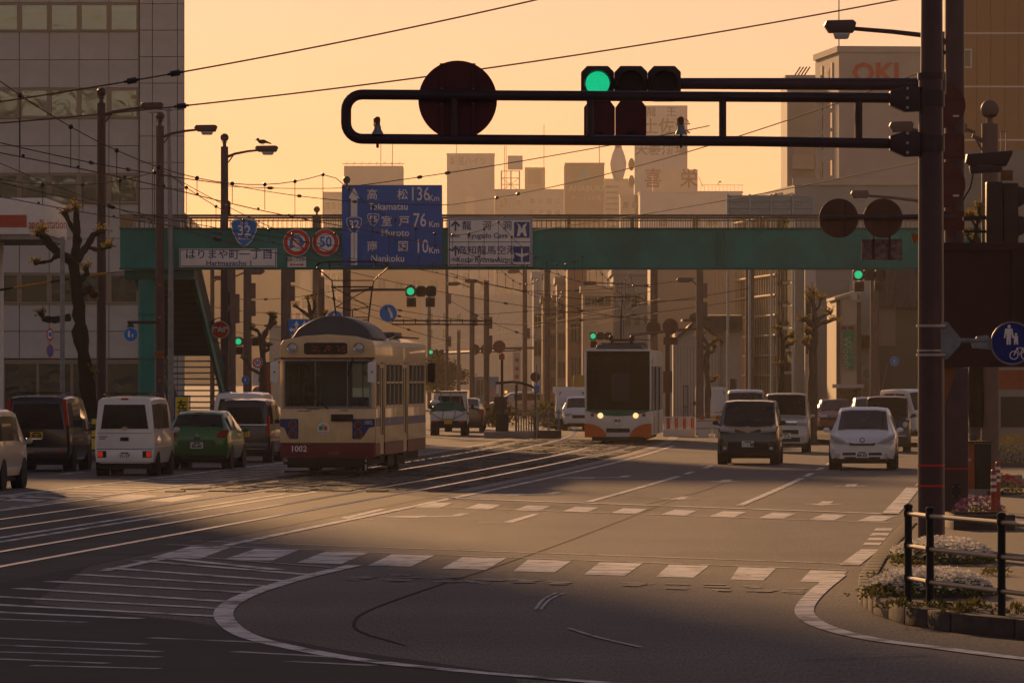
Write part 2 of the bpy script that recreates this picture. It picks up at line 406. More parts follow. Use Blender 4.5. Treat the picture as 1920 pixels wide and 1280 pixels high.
# near crossing
gline('crossing_border', [(360, 1014), (1620, 1058)], .10)
gline('crossing_border', [(315, 1021), (1590, 1069)], .10)
for x0, x1, x2, x3, y0, y1 in ((283, 375, 432, 358, 1045, 1024), (418, 510, 560, 478, 1049, 1029), (555, 640, 690, 610, 1055, 1034),
                              (690, 770, 815, 735, 1060, 1039), (828, 912, 950, 868, 1066, 1044), (962, 1040, 1072, 990, 1071, 1049),
                              (1095, 1172, 1205, 1125, 1077, 1054), (1230, 1300, 1330, 1255, 1081, 1058), (1370, 1432, 1455, 1385, 1086, 1063), (1500, 1565, 1590, 1520, 1090, 1069)):
    gpoly('crossing_stripe', [(x0, y0), (x1, y0 + 2), (x2, y1 + 2), (x3, y1)], 'paint_white')
# right edge line and the rounded corner at the near right
gline('edge_line', [(1712, 914), (1692, 938), (1668, 964)], .3)
for k, (x, y) in enumerate(((1655, 992), (1648, 1001), (1642, 1010), (1634, 1019))):
    gpoly('edge_stripe', [(x - 18, y + 3), (x + 16, y + 3), (x + 20, y - 2), (x - 12, y - 2)])
gline('edge_line', [(1632, 1030), (1592, 1060)], .26)
gline('edge_line', [(1572, 1078), (1530, 1112), (1508, 1142), (1524, 1165), (1572, 1184), (1650, 1201), (1760, 1215), (1925, 1236), (2200, 1260)], .2)
# left hatched island and its outline
gline('island_line', [(665, 1060), (560, 1085), (470, 1113), (424, 1140), (424, 1165), (462, 1192), (545, 1214), (680, 1238), (860, 1258), (1120, 1280), (1500, 1310)], .2)
for xa, ya, xb, yb in ((295, 1045, 520, 1068), (260, 1051, 575, 1077), (205, 1065, 545, 1090), (150, 1077, 520, 1100), (95, 1090, 480, 1112),
                       (35, 1103, 430, 1128), (-20, 1118, 418, 1141), (-20, 1133, 415, 1156), (-20, 1147, 260, 1160)):
    gline('hatch_line', [(xa, ya), (xb, yb)], .22, 'paint_white', z=.007)
for xa, ya, xb, yb in ((-20, 1160, 160, 1167), (-20, 1196, 270, 1208), (-20, 1209, 300, 1222), (-20, 1222, 300, 1232), (60, 1248, 300, 1254), (280, 1196, 520, 1206), (440, 1222, 660, 1234), (540, 1240, 700, 1248), (-20, 1235, 200, 1244)):
    gline('hatch_line', [(xa, ya), (xb, yb)], .15, 'paint_faded', z=.007)
gline('hatch_line', [(350, 1043), (620, 1064)], .1, 'paint_faded')
# left hatched strip beside the left carriageway
for k in range(26):
    y = 112 + k * 2.3; c = CR(y)
    poly('hatch_bar', [(c - 7.0, y + .75), (c - 7.0, y), (c - 5.35, y - 1.4), (c - 5.35, y - .65)], 'paint_faded')
mark('lane_line', curve(-7.15, 108, 200), .15)
mark('lane_line', curve(-5.2, 104, 150), .12, 'paint_faded')
for y in (120, 128.5, 138, 148, 160): mark('lane_line', curve(-10.2, y, y + 4, 2), .14)
for k in range(5):
    x = -20 + k * 85
    if k != 2: gpoly('crossing_stripe', [(x - 60, 938), (x, 941), (x + 62, 929), (x + 5, 927)], 'paint_faded')
# lines along the tracks in the foreground
mark('track_edge_line', curve(2.1, 70, 106), .16)
mark('track_edge_line', curve(-1.4, 60, 118), .14, 'paint_white'); mark('track_edge_line', curve(-1.8, 60, 116), .14, 'paint_white')
mark('track_edge_line', curve(-4.95, 60, 112), .2)
# arrows: turn arrows and straight arrows pointing at the camera
def arrow(px, py, kind, s=1.0):
    p = G(px, py); a = head(p.y)
    if kind == 's': sh = [(-.09, 2.6), (.09, 2.6), (.09, 1.0), (.34, 1.0), (0, 0), (-.34, 1.0), (-.09, 1.0)]
    else: sh = [(.22, 3.2), (.40, 3.2), (.40, 1.2), (-.15, .55), (-.15, .05), (-.95, .75), (-.15, 1.6), (-.15, 1.15), (.22, 1.65)]
    ca, sa = math.cos(a), math.sin(a)
    poly('arrow_marking', [(p.x + (x*ca - y*sa) * s, p.y + (x*sa + y*ca) * s) for x, y in sh])
arrow(1265, 937, 's', 1.25); arrow(1540, 947, 's', 1.25); arrow(1352, 904, 's', 1.3); arrow(1590, 913, 's', 1.3)
arrow(985, 929, 't', 1.15); arrow(1125, 897, 't', 1.25); arrow(800, 971, 't', 1.05)
gpoly('lane_line', [(638, 971), (655, 971.5), (724, 954.5), (712, 954)]); gpoly('lane_line', [(943, 979), (962, 979.5), (1012, 963.5), (1000, 963)])
gline('crossing_border', [(640, 972), (700, 974)], .06); gline('crossing_border', [(895, 979), (950, 981)], .06)
# worn old characters, outline arrow and thin tape lines
rng = random.Random(3)
for k in range(12):
    x0 = 645 + k * 74
    if k == 6: continue
    for q in range(7):
        x = x0 + rng.uniform(0, 34); y = 1076 + k * 2.3 + rng.uniform(0, 12)
        ln = rng.uniform(14, 42)
        gpoly('worn_character', [(x, y), (x + ln, y + .8), (x + ln + 5, y - 1.2), (x + 5, y - 2)], 'paint_ghost', z=.004 + .0012*q)
gline('arrow_outline', [(1058, 1112), (1030, 1125), (1014, 1143)], .035, 'paint_faded'); gline('arrow_outline', [(1042, 1112), (1018, 1125), (1004, 1143)], .035, 'paint_faded')
gline('tape_line', [(1066, 1178), (1120, 1195), (1202, 1214)], .05, 'paint_faded')
# tar seams
mat('tar', (.028, .025, .024), .9, spec=.15)
gline('tar_seam', [(1270, 935), (1080, 1008), (935, 1060), (790, 1108), (690, 1145), (664, 1168), (680, 1186), (760, 1210)], .032, 'tar', z=.006)
gline('tar_seam', [(1360, 905), (1300, 925), (1210, 945)], .04, 'tar')
gline('tar_seam', [(1500, 1238), (1640, 1234), (1760, 1228)], .04, 'tar')

# tram tracks: bed, stone setts, four rails
tb = MB(); tb.strip(curve(-1.6, 20, 420, 4), 6.3, .004)
bed = struct(tb.obj('track_bed', mat('bed', (.07, .062, .055), .8, var=.5, vs=.5, bump=.5, bs=14)))
def railpiece(off):
    b = MB()
    b.strip(curve(off, 20, 420, 3), .13, .012); b.obj('rail', 'rail_steel', bed)
    g = MB(); g.strip(curve(off + (.085 if off > -1.6 and off < .2 or off < -3.3 else -.085), 20, 420, 3), .055, .009); g.obj('flange_groove', 'tar', bed)
for off in (-.55, .55, -3.75, -2.65): railpiece(off)
sb = MB(); rr = random.Random(5)
for y in [118 + k * .62 for k in range(150)]:
    for off in [-4.35 + i * .42 for i in range(14)]:
        if min(abs(off - q) for q in (-.55, .55, -3.75, -2.65)) < .2 or rr.random() < .22: continue
        sb.box((CR(y) + off + rr.uniform(-.03, .03), y + rr.uniform(-.05, .05), .004 + rr.uniform(-.004, .010)), (.37, .54, .03), rz=rr.uniform(-.05, .05) + head(y), rx=rr.uniform(-.02, .02))
stuff(sb.obj('stone_setts', 'sett', bed, ang=20))
for off in (-4.75, 1.55):       # concrete margin strips
    b = MB(); b.strip(curve(off, 118, 420, 4), .35, .007); b.obj('margin_strip', 'concrete', bed)

# right pavement with kerb stones
kl = [G(2250, 1225), G(1920, 1196), G(1800, 1184), G(1715, 1171), G(1655, 1151), G(1626, 1130), G(1628, 1105), G(1645, 1075), G(1672, 1040), G(1704, 1003)]
kl = [Vector((p.x, p.y, 0)) for p in kl] + curve(11.95, 88, 186, 7) + [Vector((CR(192) + 10.5, 192, 0)), Vector((CR(197) + 8, 197, 0))] + curve(6.4, 204, 420, 12)
def pavement(name, line, xside, h=.16):
    b = MB(); n = len(line)
    vs = [(p.x, p.y, h) for p in line] + [(xside, p.y if i not in (0, n-1) else p.y, h) for i, p in enumerate(line)]
    b.add(vs, [(i, i+1, n+i+1, n+i) for i in range(n-1)])
    o = struct(b.obj(name, 'paver'))
    return o
pave = pavement('right_pavement', kl, 60)
kme = MB(); kme.box((0, 0, .1), (1.0, .2, .2)); kmesh = kme.mesh('kerb_stone', 'kerb', bev=.02)
def kerbs(par, line, lim, step=1.0):
    acc = []
    for a, b in zip(line, line[1:]):
        d = (b - a).length; n = max(1, round(d / step))
        for k in range(n):
            p = a.lerp(b, (k + .5) / n)
            if p.y > lim: return
            link('kerb_stone', kmesh, par, (p.x, p.y, 0), rot=(0, 0, math.atan2(b.y - a.y, b.x - a.x)), scale=(d / n * .985, 1, .9))
kerbs(pave, kl, 150)
# left pavement
lp = [Vector((-60, 148, 0)), Vector((CR(150) - 15.5, 148, 0)), Vector((CR(154) - 13.6, 153, 0))] + curve(-13.0, 160, 420, 12)
b = MB(); n = len(lp)
b.add([(p.x, p.y, .15) for p in lp] + [(-90, p.y, .15) for p in lp], [(i, i+1, n+i+1, n+i) for i in range(n-1)])
lpave = struct(b.obj('left_pavement', 'paver')); kerbs(lpave, lp[1:], 215, 1.5)
# ---------------------------------------------------------------- vehicles
def paint(name, col, rough=.32, metal=.0): return mat(name, col, rough, metal, var=.08, vs=2, coat=.6, spec=.4)
paint('car_white', (.80, .81, .80)); paint('car_silver', (.52, .51, .48), .35, .3); paint('car_black', (.006, .007, .012), .22)
paint('car_green', (.028, .19, .032), .3, .2); paint('car_dark', (.014, .014, .02), .28, .1); paint('car_red', (.16, .035, .025), .3, .2)
paint('car_beige', (.52, .48, .42), .35, .2); paint('car_navy', (.015, .017, .03), .28); paint('car_bluegrey', (.30, .33, .34), .35, .2)
mat('tarp', (.01, .11, .085), .6, var=.3, vs=3, bump=.5, bs=4)

def ring(st):
    y, zs, zb, zr, wb, wr = st
    h = [(wb*.80, zs), (wb*.95, zs+.03), (wb, zs+.22), (wb*1.005, (zs+.2+zb)/2), (wb*.985, zb), (wr, zr-.055), (wr-.05, zr-.012), (wr*.55, zr+.015)]
    pts = [(-x, y, z) for x, z in h] + [(x, y, z) for x, z in reversed(h)]
    return [Vector(p) for p in pts]          # 16 points, left sill ... left roof, right roof ... right sill
def lerp4(a, b, c, d, u, v): return a.lerp(b, u).lerp(d.lerp(c, u), v)
def panel(mb, a, b, c, d, u0, u1, v0, v1, off=.008, nu=3, nv=2):
    nrm = (b - a).cross(d - a).normalized()
    vs = []
    for j in range(nv + 1):
        for i in range(nu + 1):
            vs.append(lerp4(a, b, c, d, u0 + (u1-u0)*i/nu, v0 + (v1-v0)*j/nv) + nrm * off)
    w = nu + 1
    mb.add(vs, [(j*w+i, j*w+i+1, (j+1)*w+i+1, (j+1)*w+i) for j in range(nv) for i in range(nu)])
def wheel_mesh(r=.29, w=.17):
    t = MB(); t.lathe([(r*.62, -w/2), (r*.93, -w/2), (r, -w/2+.03), (r, w/2-.03), (r*.93, w/2), (r*.62, w/2)], axis='x', n=20)
    k = MB(); k.lathe([(r*.62, w/2-.045), (r*.60, w/2-.02), (r*.5, w/2-.03), (r*.16, w/2-.012), (.01, w/2-.012)], axis='x', n=20)
    for i in range(6):
        a = i * math.pi / 3; k.box((w/2-.018, math.cos(a)*r*.36, math.sin(a)*r*.36), (.02, .05, .05), rx=a)
    return t.mesh('tyre', 'rubber'), k.mesh('rim', 'rim')
TYRE, RIM = wheel_mesh()
def add_wheels(t, W, ys, r=.29):
    for y in ys:
        for s in (-1, 1):
            k = r / .29
            o = link('tyre', TYRE, t, (s*(W/2-.10), y, r), rot=(0, 0, 0 if s > 0 else math.pi), scale=(1, k, k))
            o.name = 'wheel'; q = link('rim', RIM, o)
            a = MB(); a.cyl((s*(W/2-.25), y, r+.01), (s*(W/2+.004), y, r+.01), r*1.17, n=20); a.obj('wheel_arch', 'under', t)

def car(name, label, cat, X, Y, hd, S, paintm, plate=None, yellow=False, group=None, rear=None, front=None, lit=False, roofrack=False, mirror='mirror_b'):
    """S: stations from tail to nose (y, zsill, zbelt, ztop, wbelt, wtop); g: (rear glass pair, roof pair start, end, windscreen pair)"""
    t = thing(name, label, cat, (X, Y, 0), hd, group)
    st = S['st']; rs = [ring(s) for s in st]; n = len(rs); b = MB()
    m = len(rs[0]); vs = [p for r in rs for p in r]
    fs = []
    for i in range(n - 1):
        for j in range(m):
            fs.append((i*m+j, i*m+(j+1) % m, (i+1)*m+(j+1) % m, (i+1)*m+j))
    fs += [tuple(range(m)), tuple(range(n*m-1, (n-1)*m-1, -1))]
    b.add(vs, fs); b.obj('body', paintm, t, ang=32)
    W = max(s[4] for s in st) * 2; y0, y1 = st[0][0], st[-1][0]; zs = min(s[1] for s in st)
    # windscreen, rear glass
    def cross(i, k, name, u0=.06, u1=.94, v0=.1, v1=.9, off=.012):
        p = MB(); A, B = rs[i], rs[k]
        if i == k:
            a, bb, c, d = A[4], A[11], A[9], A[6]
        else:
            ca = [A[5].lerp(A[6], .9), A[6], A[7], A[8], A[9], A[10].lerp(A[9], .9)]; cb = [B[5].lerp(B[6], .9), B[6], B[7], B[8], B[9], B[10].lerp(B[9], .9)]
            up = Vector((0, (1 if (A[7].y + B[7].y) > 0 else -1) * abs(A[7].z - B[7].z), abs(A[7].y - B[7].y))).normalized() * .012
            vv = [];
            for q in (v0, (v0 + v1) / 2, v1): vv += [x.lerp(y_, q) + up for x, y_ in zip(ca, cb)]
            p.add(vv, [(r*6+i, r*6+i+1, r*6+i+7, r*6+i+6) for r in range(2) for i in range(5)]); return p.obj(name, 'carglass', t)
        nr = (bb - a).cross(d - a)
        mid = (a + c) / 2; outw = Vector((0, mid.y, .3))
        if nr.dot(outw) < 0: a, bb, c, d = bb, a, d, c
        panel(p, a, bb, c, d, u0, u1, v0, v1, off); return p.obj(name, 'carglass', t)
    rg = S['rear']; cross(rg[0], rg[1], 'rear_window', *S.get('rgv', (.07, .93, .12, .86)))
    ws = S['front']; cross(ws[0], ws[1], 'windscreen', .05, .95, .06, .95)
    for i, k, u0, u1 in S['side']:
        for s in (0, 1):
            A, B = rs[i], rs[k]
            if s == 0: q = (A[4], B[4], B[5], A[5])
            else: q = (A[11], B[11], B[10], A[10])
            p = MB(); nr = (q[1]-q[0]).cross(q[3]-q[0])
            sgn = 1 if nr.x * (-1 if s == 0 else 1) > 0 else -1
            panel(p, *q, u0, u1, .1, .86, .010 * sgn); p.obj('side_window', 'carglass', t)
    add_wheels(t, W, S['wheels'], S.get('r', .29))
    bw = MB(); bw.bb(-W/2*.86, W/2*.86, y0+.12, y1-.12, .17, zs+.03); bw.obj('underbody', 'under', t)
    # mirrors
    yb, zb = st[ws[0]][0], st[ws[0]][2]
    for s in (-1, 1):
        mm = MB(); mm.sph((s*(W/2+.09), yb-.28, zb+.09), .085, 10, 6, (1.0, .55, .75)); mm.box((s*(W/2+.01), yb-.28, zb+.04), (.08, .05, .05)); mm.obj('mirror', paintm, t)
    # tail
    if rear:
        rear(t, st, W, y0)
    if front:
        front(t, st, W, y1)
    if plate:
        for yy, rot, ok in ((y0-.035, (R(90), 0, 0), rear), (y1+.035, (R(90), 0, math.pi), front)):
            if not ok: continue
            zz = S['pz'][0] if yy < 0 else S['pz'][1]
            q = MB(); q.bb(-.165, .165, yy-.008, yy+.008, zz-.082, zz+.082)
            pl = q.obj('number_plate', 'plate_yellow' if yellow else 'plate_white', t)
            text(plate, 'ink', .115, pl, (0, yy + (-.010 if yy < 0 else .010), zz-.022), rot, .004, sx=.95)
            q = MB(); q.bb(-.09, .09, yy-.010, yy+.010, zz+.036, zz+.066); q.obj('plate_header', 'ink', pl)
    if roofrack:
        zr = max(s[3] for s in st)
        for s in (-1, 1):
            q = MB(); q.tube([(s*.55, y0+.35, zr+.02), (s*.55, y0+.45, zr+.07), (s*.55, y1-1.3, zr+.07), (s*.55, y1-1.2, zr)], .018, 6); q.obj('roof_rail', 'black', t)
        for yy in (y0+.6, y0+1.4, y0+2.2):
            q = MB(); q.cyl((-.55, yy, zr+.08), (.55, yy, zr+.08), .015, n=6); q.obj('cross_bar', 'black', t)
    return t
def bx(t, name, m, x0, x1, y0, y1, z0, z1, bev=.008): 
    q = MB(); q.bb(x0, x1, y0, y1, z0, z1); return q.obj(name, m, t, bev=bev)
def pr(t, name, m, pts, y0, y1, bev=0, mirror=True):
    for s in ((-1, 1) if mirror else (1,)):
        q = MB(); q.prism([(s*x, z) for x, z in pts], 'y', y0, y1); q.obj(name, m, t, bev=bev)

# --- tails
def tail_keivan(t, st, W, y0):
    for s in (-1, 1):
        bx(t, 'tail_lamp_housing', 'black', s*.44, s*.66, y0-.03, y0+.05, .44, .60)
        bx(t, 'tail_lamp', 'tail_lit', s*.53, s*.65, y0-.036, y0, .455, .585)
    bx(t, 'bumper', 'car_white', -.70, .70, y0-.02, y0+.1, .34, .62, .02)
    bx(t, 'tailgate_seam', 'under', -.66, .66, y0-.006, y0+.01, 1.02, 1.03, 0); bx(t, 'tailgate_seam', 'under', -.68, .68, y0-.006, y0+.01, .635, .65, 0)
    bx(t, 'tailgate_handle', 'black', -.1, .1, y0-.03, y0, .84, .93); bx(t, 'brake_lamp', 'tail_red', -.09, .09, y0-.01, y0+.03, 1.83, 1.87)
    q = MB(); q.lathe([(.03, -.006), (.055, -.006), (.055, .006), (.03, .006)], (0, y0-.02, 1.14), 'y', 16); q.box((0, y0-.02, 1.14), (.15, .012, .025)); q.obj('emblem', 'chrome', t)
    q = MB(); q.tube([(0, y0-.02, 1.18), (.16, y0-.03, 1.26), (.32, y0-.03, 1.27)], .012, 5); q.obj('wiper', 'black', t)
    for k in range(2): bx(t, 'lettering', 'galv', -.62, -.42 - .05*k, y0-.012, y0, .93-.05*k, .955-.05*k, 0)
def tail_boxvan(t, st, W, y0, lit=True):
    pr(t, 'tail_lamp', 'tail_red', [(W/2-.02, 1.15), (W/2-.12, 1.15), (W/2-.2, 1.82), (W/2-.1, 1.82)], y0-.015, y0+.12)
    bx(t, 'indicator', 'amber_lit', -W/2+.0, -W/2+.09, y0-.02, y0+.06, 1.02, 1.1)
    bx(t, 'bumper', 'car_black', -W/2+.06, W/2-.06, y0-.03, y0+.1, .3, .62, .02)
    bx(t, 'tailgate_handle', 'chrome', -.13, .13, y0-.02, y0, .79, .84)
    for s in (-1, 1): bx(t, 'reflector', 'tail_red', s*.55, s*.68, y0-.045, y0, .48, .56)
def tail_hatch(t, st, W, y0):
    pr(t, 'tail_lamp', 'tail_red', [(W/2-.33, .80), (W/2-.05, .86), (W/2-.02, 1.03), (W/2-.2, 1.0), (W/2-.30, .92)], y0-.012, y0+.16)
    q = MB(); q.prism([(-.42, .50), (.42, .50), (.52, .68), (.46, .74), (-.46, .74), (-.52, .68)], 'y', y0-.012, y0+.02); q.obj('plate_recess', mat('car_green_recess', (.05, .15, .04), .4), t)
    bx(t, 'bumper', 'under', -W/2+.1, W/2-.1, y0-.02, y0+.1, .24, .36, .02)
    q = MB()
    for k in range(3):
        a = R(90 + 120*k); c = (math.cos(a)*.04, math.sin(a)*.04); d = (-math.sin(a)*.022, math.cos(a)*.022)
        q.prism([(0, .90), (c[0]+d[0], .90+c[1]+d[1]), (c[0]*2, .90+c[1]*2), (c[0]-d[0], .90+c[1]-d[1])], 'y', y0-.02, y0-.005)
    q.obj('emblem', 'chrome', t)
    bx(t, 'tailgate_handle', 'under', -.09, .09, y0-.015, y0, .775, .815)
    bx(t, 'tailgate_seam', 'under', -.6, .6, y0-.010, y0+.01, .755, .765, 0)
    q = MB(); q.tube([(.05, y0+.06, 1.10), (.2, y0+.08, 1.14), (.34, y0+.09, 1.14)], .011, 5); q.obj('wiper', 'black', t)
    bx(t, 'brake_lamp', 'tail_red', -.12, .12, y0+.34, y0+.4, 1.44, 1.47)
def tail_minivan(t, st, W, y0):
    pr(t, 'tail_lamp', 'tail_red', [(W/2-.10, .75), (W/2-.01, .75), (W/2-.02, 1.3), (W/2-.12, 1.3)], y0-.012, y0+.1)
    bx(t, 'chrome_strip', 'chrome', -W/2+.08, W/2-.08, y0-.03, y0, 1.02, 1.06)
    bx(t, 'bumper', 'car_dark', -W/2+.06, W/2-.06, y0-.03, y0+.1, .28, .55, .02); bx(t, 'bumper_trim', 'chrome', -W/2+.12, W/2-.12, y0-.04, y0, .37, .39, 0)
    q = MB()
    q.box((-.05, y0-.03, .88), (.02, .012, .1)); q.box((.05, y0-.03, .88), (.02, .012, .1)); q.box((0, y0-.03, .88), (.1, .012, .02)); q.obj('emblem', 'chrome', t)
def tail_sedan(t, st, W, y0):
    pr(t, 'tail_lamp', 'tail_red', [(W/2-.3, .78), (W/2-.03, .76), (W/2-.02, .95), (W/2-.14, 1.0)], y0-.012, y0+.2)
    bx(t, 'bumper', 'under', -W/2+.1, W/2-.1, y0-.02, y0+.1, .22, .42, .02)
# --- noses (y1 is the front)
def nose_tank(t, st, W, y):
    pr(t, 'headlamp', 'lampglass', [(.34, .86), (.76, .90), (.78, 1.03), (.36, .98)], y-.14, y+.012, .01)
    q = MB(); q.prism([(-.62, 1.0), (-.3, .95), (-.12, .90), (0, .86), (.12, .90), (.3, .95), (.62, 1.0), (.62, 1.05), (.3, 1.02), (-.3, 1.02), (-.62, 1.05)], 'y', y-.05, y+.03); q.obj('grille_bar', 'chrome', t)
    q = MB(); q.lathe([(.075, -.008), (.095, -.008), (.095, .008), (.075, .008)], (0, y+.035, .95), 'y', 16); q.lathe([(.03, -.008), (.045, -.008), (.045, .008), (.03, .008)], (0, y+.035, .96), 'y', 12); q.obj('emblem', 'chrome', t)
    bx(t, 'intake', 'black', -.55, .55, y-.03, y+.02, .34, .62, .02); bx(t, 'lip', 'under', -.72, .72, y-.1, y+.025, .24, .32, .02)
    for k in range(3): bx(t, 'grille_slat', 'under', -.5, .5, y, y+.028, .38+.08*k, .40+.08*k, 0)
    for s in (-1, 1): bx(t, 'fog_lamp', 'lampglass', s*.58, s*.68, y-.04, y+.02, .40, .48)
def nose_wish(t, st, W, y):
    for s in (-1, 1):
        q = MB(); q.prism([(s*.36, .68), (s*.56, .69), (s*.80, .80), (s*.83, .93), (s*.72, .90), (s*.5, .78)], 'y', y-.28, y-.02); q.obj('headlamp', 'lampglass', t, bev=.01)
        q = MB(); q.lathe([(.01, 0), (.06, 0), (.065, -.03)], (s*.62, y+.015, .37), 'y', 12); q.obj('fog_lamp', 'lampglass', t)
    q = MB(); q.prism([(-.36, .70), (-.3, .63), (.3, .63), (.36, .70), (.2, .68), (-.2, .68)], 'y', y-.1, y+.02); q.obj('grille', 'black', t)
    bx(t, 'intake', 'black', -.5, .5, y-.06, y+.012, .38, .45, .015); bx(t, 'intake', 'black', -.46, .46, y-.06, y+.012, .29, .34, .015)
    q = MB(); q.lathe([(.045, -.008), (.065, -.008), (.065, .008), (.045, .008)], (0, y-.0, .77), 'y', 14); q.obj('emblem', 'black', t)
    bx(t, 'lip', 'under', -.75, .75, y-.12, y+.0, .2, .25, .02)
def nose_kei(t, st, W, y):
    for s in (-1, 1):
        bx(t, 'headlamp', 'lampglass', s*.38, s*.66, y-.1, y+.015, .84, 1.02, .02)
        q = MB(); q.lathe([(.01, 0), (.05, 0), (.055, -.03)], (s*.52, y+.02, .45), 'y', 12); q.obj('fog_lamp', 'lampglass', t)
    bx(t, 'grille_bar', 'chrome', -.36, .36, y-.03, y+.02, .86, 1.0); bx(t, 'intake', 'black', -.4, .4, y-.03, y+.016, .58, .72, .02); bx(t, 'intake', 'black', -.45, .45, y-.03, y+.016, .34, .48, .02)
def nose_round(t, st, W, y):
    for s in (-1, 1):
        q = MB(); q.lathe([(.01, .03), (.08, .02), (.11, -.02), (.12, -.08)], (s*.56, y-.02, .86), 'y', 16); q.obj('headlamp', 'lampglass', t)
    bx(t, 'grille', 'black', -.36, .36, y-.03, y+.015, .74, .90, .02); bx(t, 'bumper_trim', 'chrome', -.6, .6, y-.02, y+.02, .5, .53)
def nose_plain(t, st, W, y):
    for s in (-1, 1): bx(t, 'headlamp', 'lampglass', s*.40, s*.72, y-.14, y+.01, .68, .80, .02)
    bx(t, 'grille', 'black', -.38, .38, y-.03, y+.012, .55, .70, .02); bx(t, 'lip', 'under', -.6, .6, y-.05, y+.015, .24, .34)

# --- station tables
KEIVAN = dict(st=[(-1.70, .36, 1.06, 1.80, .68, .60), (-1.66, .30, 1.06, 1.86, .725, .645), (-1.2, .28, 1.05, 1.89, .737, .66), (-.2, .28, 1.05, 1.90, .737, .66), (.75, .28, 1.05, 1.87, .737, .655), (1.0, .28, 1.04, 1.80, .737, .65), (1.55, .28, 1.0, 1.06, .725, .66), (1.70, .34, .85, .90, .66, .58)],
    rear=(0, 0), rgv=(.06, .94, .10, .90), front=(6, 5), side=[(1, 2, .12, .95), (2, 3, .05, .95), (3, 4, .05, .95)], wheels=(-1.12, 1.12), r=.27, pz=(.50, .5))
BOXVAN = dict(st=[(-1.95, .36, 1.02, 1.78, .78, .66), (-1.90, .28, 1.02, 1.86, .825, .71), (-1.2, .26, 1.02, 1.90, .84, .73), (0, .26, 1.02, 1.90, .84, .73), (.8, .26, 1.0, 1.84, .84, .72), (1.55, .26, .98, 1.04, .83, .74), (1.95, .32, .78, .84, .75, .65)],
    rear=(0, 0), rgv=(.04, .96, .06, .92), front=(5, 4), side=[(1, 2, .12, .94), (2, 3, .04, .96), (3, 4, .04, .9)], wheels=(-1.2, 1.22), r=.3, pz=(.92, .5))
TANK = dict(st=[(-1.85, .34, 1.0, 1.62, .76, .62), (-1.80, .28, 1.0, 1.70, .82, .68), (-1.0, .26, 1.0, 1.735, .835, .70), (0, .26, 1.0, 1.735, .835, .70), (.55, .26, 1.02, 1.70, .835, .69), (1.2, .26, 1.04, 1.10, .835, .74), (1.72, .26, 1.0, 1.05, .82, .70), (1.82, .28, .88, .95, .78, .64), (1.85, .30, .78, .84, .74, .6)],
    rear=(0, 0), front=(5, 4), side=[(1, 2, .12, .95), (2, 3, .05, .95), (3, 4, .05, .9)], wheels=(-1.22, 1.25), r=.3, pz=(.8, .56))
KEITALL = dict(st=[(-1.70, .34, 1.0, 1.64, .68, .56), (-1.65, .28, 1.0, 1.72, .73, .62), (-.9, .26, 1.0, 1.76, .738, .64), (0, .26, 1.0, 1.76, .738, .64), (.6, .26, 1.02, 1.72, .738, .63), (1.15, .26, 1.06, 1.12, .738, .66), (1.6, .27, 1.02, 1.07, .72, .63), (1.70, .30, .84, .90, .68, .58)],
    rear=(0, 0), front=(5, 4), side=[(1, 2, .12, .95), (2, 3, .05, .95), (3, 4, .05, .9)], wheels=(-1.15, 1.15), r=.27, pz=(.8, .53))
HATCH = dict(st=[(-1.85, .36, .78, .84, .70, .62), (-1.80, .28, .86, .98, .79, .68), (-1.68, .26, .96, 1.06, .825, .70), (-1.30, .25, .97, 1.42, .832, .60), (-1.0, .25, .96, 1.475, .832, .62), (-.2, .25, .95, 1.50, .832, .63), (.35, .25, .94, 1.43, .832, .61), (1.1, .25, .92, .98, .83, .68), (1.65, .26, .74, .82, .78, .62), (1.83, .28, .62, .68, .68, .55)],
    rear=(2, 3), rgv=(.02, .98, .10, .92), front=(7, 6), side=[(3, 4, .3, .98), (4, 5, .05, .96), (5, 6, .05, .92)], wheels=(-1.18, 1.22), r=.29, pz=(.62, .5))
WISH = dict(st=[(-2.25, .38, .85, .92, .72, .62), (-2.18, .30, .95, 1.10, .80, .66), (-1.9, .26, .96, 1.48, .85, .62), (-1.2, .25, .96, 1.58, .86, .64), (-.2, .25, .95, 1.59, .86, .64), (.35, .25, .94, 1.52, .86, .62), (1.30, .25, .93, .99, .855, .70), (1.85, .25, .80, .86, .835, .64), (2.12, .26, .68, .75, .80, .58), (2.25, .29, .58, .64, .70, .5)],
    rear=(1, 2), front=(6, 5), side=[(2, 3, .2, .96), (3, 4, .05, .96), (4, 5, .05, .92)], wheels=(-1.35, 1.38), r=.31, pz=(.7, .40))
SEDAN = dict(st=[(-2.2, .36, .90, .96, .72, .62), (-2.12, .28, .96, 1.04, .80, .68), (-1.6, .25, .95, 1.10, .86, .66), (-.9, .25, .94, 1.40, .87, .60), (-.2, .25, .93, 1.45, .87, .62), (.4, .25, .92, 1.38, .87, .60), (1.2, .25, .90, .95, .865, .70), (1.9, .26, .76, .82, .83, .62), (2.2, .29, .60, .66, .72, .52)],
    rear=(2, 3), rgv=(.06, .94, .05, .95), front=(6, 5), side=[(3, 4, .15, .96), (4, 5, .05, .9)], wheels=(-1.3, 1.35), r=.31, pz=(.7, .45))

